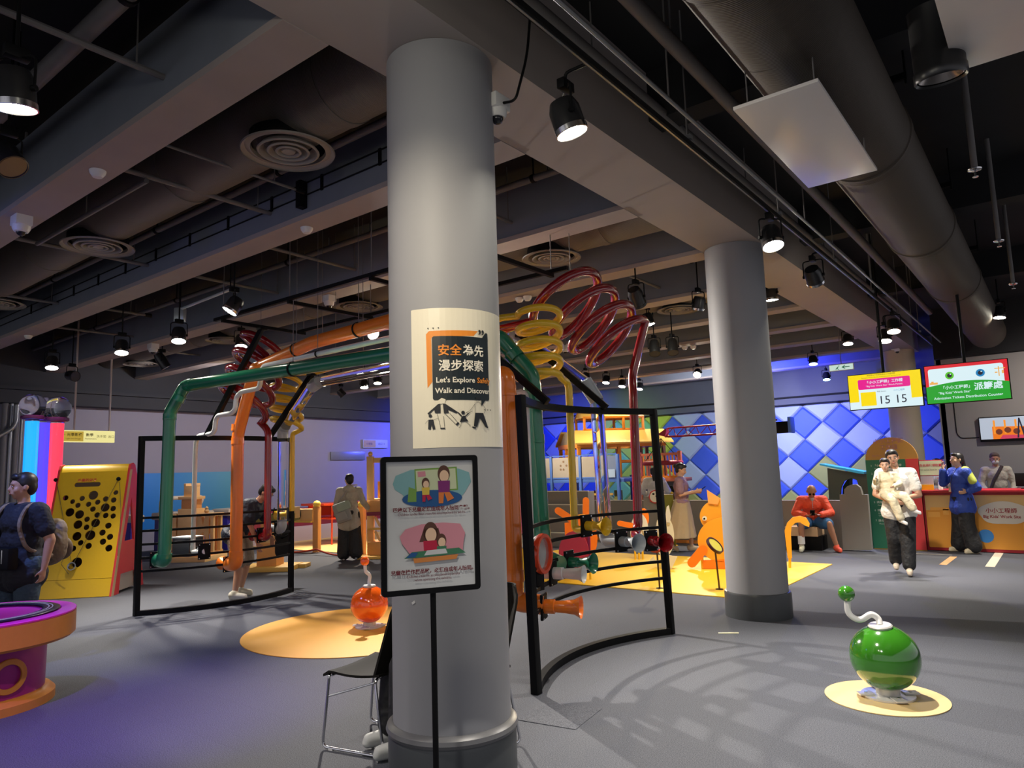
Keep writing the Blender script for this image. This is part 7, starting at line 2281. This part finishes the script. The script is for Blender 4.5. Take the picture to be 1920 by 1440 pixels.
# 3b. person partly hidden behind the worker in blue
p = gy(1757, 905, 15.7); p = Vector((p.x + .02, 15.75, 0))
J = stand(.93)
person('person with black hair in black and white top behind the worker in blue', p, face_dir(-30, p), J, m_skinl, dict(m=mat('top mono', (.30, .30, .30), .7, noise=.8, scale=30), sleeve=1.0, name='top', g=.016), dict(m=m_tb), hair='short')

# 4. seated man in the red jacket
m_redj = mat('jacket orange red', (.78, .075, .025), .6, bump=.7, bscale=11, noise=.06)
m_sh = mat('shorts blue', (.03, .12, .28), .7)
a = gy(1518, 1000, 13.86)
p = Vector((a.x + .05, 13.98, 0))
J = stand(1.)
J.update(pelvis=V3(0, 0, .53), chest=V3(0, .12, .82), neck=V3(0, .18, .97), head=V3(0, .27, 1.07), hup=V3(0, .55, .83), face=V3(.0, .80, -.60),
         shL=V3(-.19, .14, .91), shR=V3(.19, .14, .91), elL=V3(-.30, .26, .68), wrL=V3(-.12, .44, .66), elR=V3(.31, .22, .68), wrR=V3(.14, .40, .65),
         hdL=V3(.6, .5, 0), hdR=V3(-.6, .5, 0), hipL=V3(-.10, .06, .50), hipR=V3(.10, .06, .50), knL=V3(-.24, .46, .50), knR=V3(.22, .46, .50), anL=V3(-.34, .42, .105), anR=V3(.24, .44, .105),
         pnL=V3(0, .3, 1), pnR=V3(0, .3, 1), toeR=V3(.15, 1, 0), toeL=V3(-.3, 1, 0), shoe=(mat('sneaker red', (.75, .10, .05), .6), mat('sneaker cream', (.62, .60, .45), .6)))
rj, T, TR, hp, Hm = person('seated bald man in an orange-red zip jacket and shorts, looking at a phone', p, face_dir(0, p) + R(2), J, mat('skin tan', (.40, .19, .11), .45, noise=.06, scale=12), dict(m=m_redj, sleeve=1.0, name='jacket', g=.026), dict(m=m_sh, len=.42, g=.03), hair='bald')
MB().tube([T((.0, .27, .98)), T((.0, .275, .84)), T((0, .23, .62))], .006, 6).build('zip', m_chrome, rj)
fuse('vest', [('e', T((0, .23, .93)), (.035, .03, .06), TR)], mat('vest grey', (.4, .38, .36), .7), rj, .009, 1)
for s in (-1, 1):
    MB().lathe([(.058, 0), (.06, .01), (.058, .15)], T((.24, .44, .14)), 16, cap=False).build('sock', m_white if s < 0 else mat('sneaker red', (.75, .10, .05), .6), rj) if s < 0 else None
MB().lathe([(.0001, 0), (.02, 0), (.02, .005), (.0001, .005)], hp(-.03, .1, .012), 14, Hm @ Matrix.Rotation(PI / 2, 3, 'X')).build('lens', m_black, rj)
MB().lathe([(.0001, 0), (.02, 0), (.02, .005), (.0001, .005)], hp(.03, .1, .012), 14, Hm @ Matrix.Rotation(PI / 2, 3, 'X')).build('lens', m_black, rj)
ph = T((.02, .50, .70))
o = MB().box(ph, (.08, .012, .15), TR @ Matrix.Rotation(R(-50), 3, 'X'), bev=.004).build('phone', m_black)
tag(o, 'dark phone in the hands of the seated man in orange-red', 'phone')

# 5. woman in a long skirt looking at her phone, walking right
p = gz(1284, 1034); p = Vector((p.x, p.y, 0))
m_mauve = mat('blouse mauve', (.30, .18, .22), .7, bump=.7, bscale=11, noise=.05)
m_skirt = mat('skirt khaki', (.46, .36, .22), .8, noise=.06)
J = stand(.97)
J.update(elL=V3(-.22, .02, 1.07), wrL=V3(-.10, .26, 1.10), elR=V3(.22, .02, 1.07), wrR=V3(.08, .28, 1.13), hdL=V3(.3, 1, .1), hdR=V3(-.2, 1, .2), face=V3(0, 1, -.35), hup=V3(0, .3, 1),
         knL=V3(-.08, .12, .49), anL=V3(-.07, .12, .105), knR=V3(.08, -.06, .48), anR=V3(.08, -.25, .16), toeR=V3(0, 1, -.5), shoe=mat('flats beige', (.62, .52, .36), .5))
ws, T, TR, hp, Hm = person('woman with a hair bun in a mauve blouse and long khaki skirt, holding a phone', p, face_dir(80, p), J, m_skinl, dict(m=m_mauve, sleeve=.48, name='blouse', g=.03), dict(m=m_skirt, skirt=(.27, .34)), hair='bun')
o = MB().box(T((-.01, .40, 1.17)), (.08, .15, .010), TR @ Matrix.Rotation(R(35), 3, 'X'), bev=.004).build('phone', m_black)
tag(o, 'dark phone held out by the woman in the long skirt', 'phone')

# 6. woman in white seen from behind, by the play house
p = gy(1232, 1000, 14.9); p = Vector((p.x, 14.9, 0))
J = stand(.94)
J.update(elL=V3(-.29, .04, 1.05), elR=V3(.30, .04, 1.05), wrL=V3(-.15, .2, .95), wrR=V3(.17, .2, .95))
person('woman in a white top with a long dark ponytail, seen from behind by the balcony', p, face_dir(175, p), J, m_skinl, dict(m=mat('top white', (.68, .66, .62), .7, bump=.7, bscale=11), sleeve=1.0, long=.1, name='top', g=.03), dict(m=m_tb), hair='pony')

# 7. woman with a shoulder bag seen from behind
p = gz(655, 1050); p = Vector((p.x, p.y, 0))
m_oat = mat('jacket oatmeal', (.52, .47, .37), .8, bump=.7, bscale=11, noise=.12, scale=14)
J = stand(.97)
J.update(elR=V3(.27, .04, 1.10), wrR=V3(.36, .18, .97), hdR=V3(.4, .6, -.4), elL=V3(-.24, -.02, 1.08), wrL=V3(-.24, .02, .86), face=V3(-.35, 1, 0), shoe=mat('sneaker grey', (.55, .56, .54), .6), anR=V3(.13, -.12, .12), knR=V3(.11, 0, .48))
wbag, T, TR, hp, Hm = person('woman in an oatmeal hooded jacket and black trousers with a shoulder bag, seen from behind', p, face_dir(178, p), J, m_skinl, dict(m=m_oat, sleeve=.97, long=.22, hood=True, name='jacket', g=.022), dict(m=m_tb, g=.03, flare=.055), hair='short')
t = thing('shoulder_bag', 'pale green and grey shoulder bag hanging behind the woman in oatmeal', 'bag', T((-.10, -.24, .88)))
m_bagg = mat('bag pale green', (.35, .42, .33), .6); m_bagy = mat('bag grey', (.34, .33, .30), .6)
BR2 = TR @ Matrix.Rotation(R(-18), 3, 'Y')
c_ = T((-.12, -.24, .93))
MB().box(c_, (.30, .13, .38), BR2, bev=.045).build('bag_body', m_bagy, t)
MB().box(c_ + TR @ Vector((.02, -.02, .12)), (.27, .13, .17), BR2, bev=.04).build('flap', m_bagg, t)
MB().box(c_ + TR @ Vector((-.01, -.075, -.07)), (.2, .04, .16), BR2, bev=.018).build('pocket', m_bagy, t)
MB().tube([c_ + TR @ Vector((-.1, .02, .17)), T((-.10, -.17, 1.25)), T((.05, -.10, 1.44)), T((.15, .06, 1.44))], .014, 8).build('strap', m_bagy, t)

# 8. bending man in shorts behind the left frame
p = gz(456, 1121); p = Vector((p.x, p.y, 0))
m_navyt = mat('tee navy', (.012, .018, .035), .7, bump=.7, bscale=11)
m_khaki = mat('shorts khaki', (.30, .25, .19), .8, bump=.7, bscale=11, noise=.05)
J = stand(1.0)
J.update(pelvis=V3(0, -.10, .90), chest=V3(0, .10, 1.18), neck=V3(0, .22, 1.32), head=V3(0, .32, 1.42), hup=V3(0, .6, .8), face=V3(0, .75, -.66),
         shL=V3(-.19, .14, 1.27), shR=V3(.19, .14, 1.27), elL=V3(-.22, .22, 1.0), wrL=V3(-.16, .32, .80), elR=V3(.22, .20, 1.0), wrR=V3(.16, .28, .76), hdL=V3(0, .2, -1), hdR=V3(0, .2, -1),
         hipL=V3(-.10, -.08, .87), hipR=V3(.10, -.08, .87), knL=V3(-.13, -.02, .48), knR=V3(.15, .02, .48), anL=V3(-.15, -.12, .105), anR=V3(.19, -.02, .105), shoe=mat('shoe off white', (.62, .58, .46), .6))
bm_, T, TR, hp, Hm = person('man in navy T-shirt and khaki shorts bending behind the left black frame', p, face_dir(62, p), J, m_skin, dict(m=m_navyt, sleeve=.45, name='t_shirt', g=.03, long=.02), dict(m=m_khaki, len=.45, g=.035), hair='short')

# 9. big man at the left edge with a backpack, seen from behind turned left
p = pd(47, 905, 8.15); p = Vector((p.x, p.y, 0))
m_blk = mat('tee black', (.008, .009, .016), .8, bump=.7, bscale=11)
m_jean = mat('jeans dark', (.035, .065, .10), .8, bump=.7, bscale=11, noise=.15, scale=20)
J = stand(1.02)
J.update(bulk=1.2, elR=V3(.31, .06, 1.10), wrR=V3(.25, .2, .95), shR=V3(.215, -.0, 1.39), shL=V3(-.215, 0, 1.39), elL=V3(-.31, -.06, 1.12), wrL=V3(-.30, -.02, .87), face=V3(.35, 1, -.05), hipL=V3(-.12, 0, .91), hipR=V3(.12, 0, .91), knL=V3(-.13, .02, .5), knR=V3(.13, .02, .5), shoe=m_black, hdL=V3(.05, .1, -1), curlL=.6)
lm, T, TR, hp, Hm = person('big man in a black T-shirt and dark jeans at the left edge, looking left', p, face_dir(-58, p), J, m_skin, dict(m=m_blk, sleeve=.42, long=.13, name='t_shirt', g=.022), dict(m=m_jean, g=.016), hair='short', hs=1.06)
m_bp = mat('backpack tan', (.21, .155, .10), .75, bump=.7, bscale=11, noise=.12, scale=10)
t = thing('backpack', 'tan backpack on the back of the big man at the left edge', 'backpack', T((.0, -.28, 1.05)))
c_ = T((.02, -.30, 1.08))
BR2 = TR @ Matrix.Rotation(R(14), 3, 'Y')
fuse('bag_body', [('e', c_, (.17, .11, .21), BR2), ('e', c_ + TR @ Vector((0.02, 0, -.10)), (.175, .12, .13), BR2), ('e', c_ + TR @ Vector((.0, -.02, .10)), (.14, .09, .12), BR2)], m_bp, t, .012, 2)
fuse('front_pocket', [('e', c_ + TR @ Vector((.02, -.12, -.08)), (.13, .06, .11), BR2)], mat('pocket brown', (.13, .09, .06), .75), t, .01, 2)
for s in (-1, 1):
    MB().tube(rounded([c_ + TR @ Vector((s * .10, .10, .18)), T((s * .17, -.12, 1.44)), T((s * .175, .07, 1.46)), T((s * .19, .165, 1.28)), T((s * .22, .10, 1.05)), c_ + TR @ Vector((s * .15, .10, -.12))], .08, 4), .018, 8).build('strap', m_bp, t)
t = thing('waist_bag', 'black waist bag with metal fittings worn by the big man at the left edge', 'bag', T((-.1, .2, 1.0)))
MB().box(T((-.06, .21, .98)), (.34, .10, .20), TR, bev=.03).build('bag_body', m_black, t)
MB().box(T((-.16, .265, 1.0)), (.012, .012, .12), TR).build('zip', m_chrome, t)
MB().cyl(T((.02, .265, 1.02)), T((.02, .275, 1.02)), .015, n=12).build('button', m_chrome, t)

# 10. seated person hidden by the nearest column (dark trouser leg shows beside the chair)
p = Vector((-3.06, 3.42, 0))
J = stand(.98)
J.update(pelvis=V3(0, 0, .53), chest=V3(0, .02, .85), neck=V3(0, .04, 1.02), head=V3(0, .08, 1.16), shL=V3(-.18, .03, .96), shR=V3(.18, .03, .96), elL=V3(-.2, .08, .70), wrL=V3(-.1, .28, .64), elR=V3(.2, .08, .70), wrR=V3(.1, .28, .64),
         hipL=V3(-.09, .04, .50), hipR=V3(.09, .04, .50), knL=V3(-.11, .42, .50), knR=V3(.10, .42, .50), anL=V3(-.12, .44, .105), anR=V3(.10, .46, .105), shoe=mat('sneaker grey', (.55, .56, .54), .6), face=V3(0, 1, -.2))
person('seated person in black behind the nearest column, one dark trouser leg showing', p, math.atan2(-.86, -.5) - PI / 2, J, m_skin, dict(m=m_blk, sleeve=1.0, name='top', g=.02), dict(m=m_tb, g=.025, flare=.02), hair='short')
make_chair('stacking_chair', 'black chair hidden behind the nearest column, carrying the seated person in black', (p.x + .02, p.y + .02, 0), math.atan2(-.86, -.5) + PI)
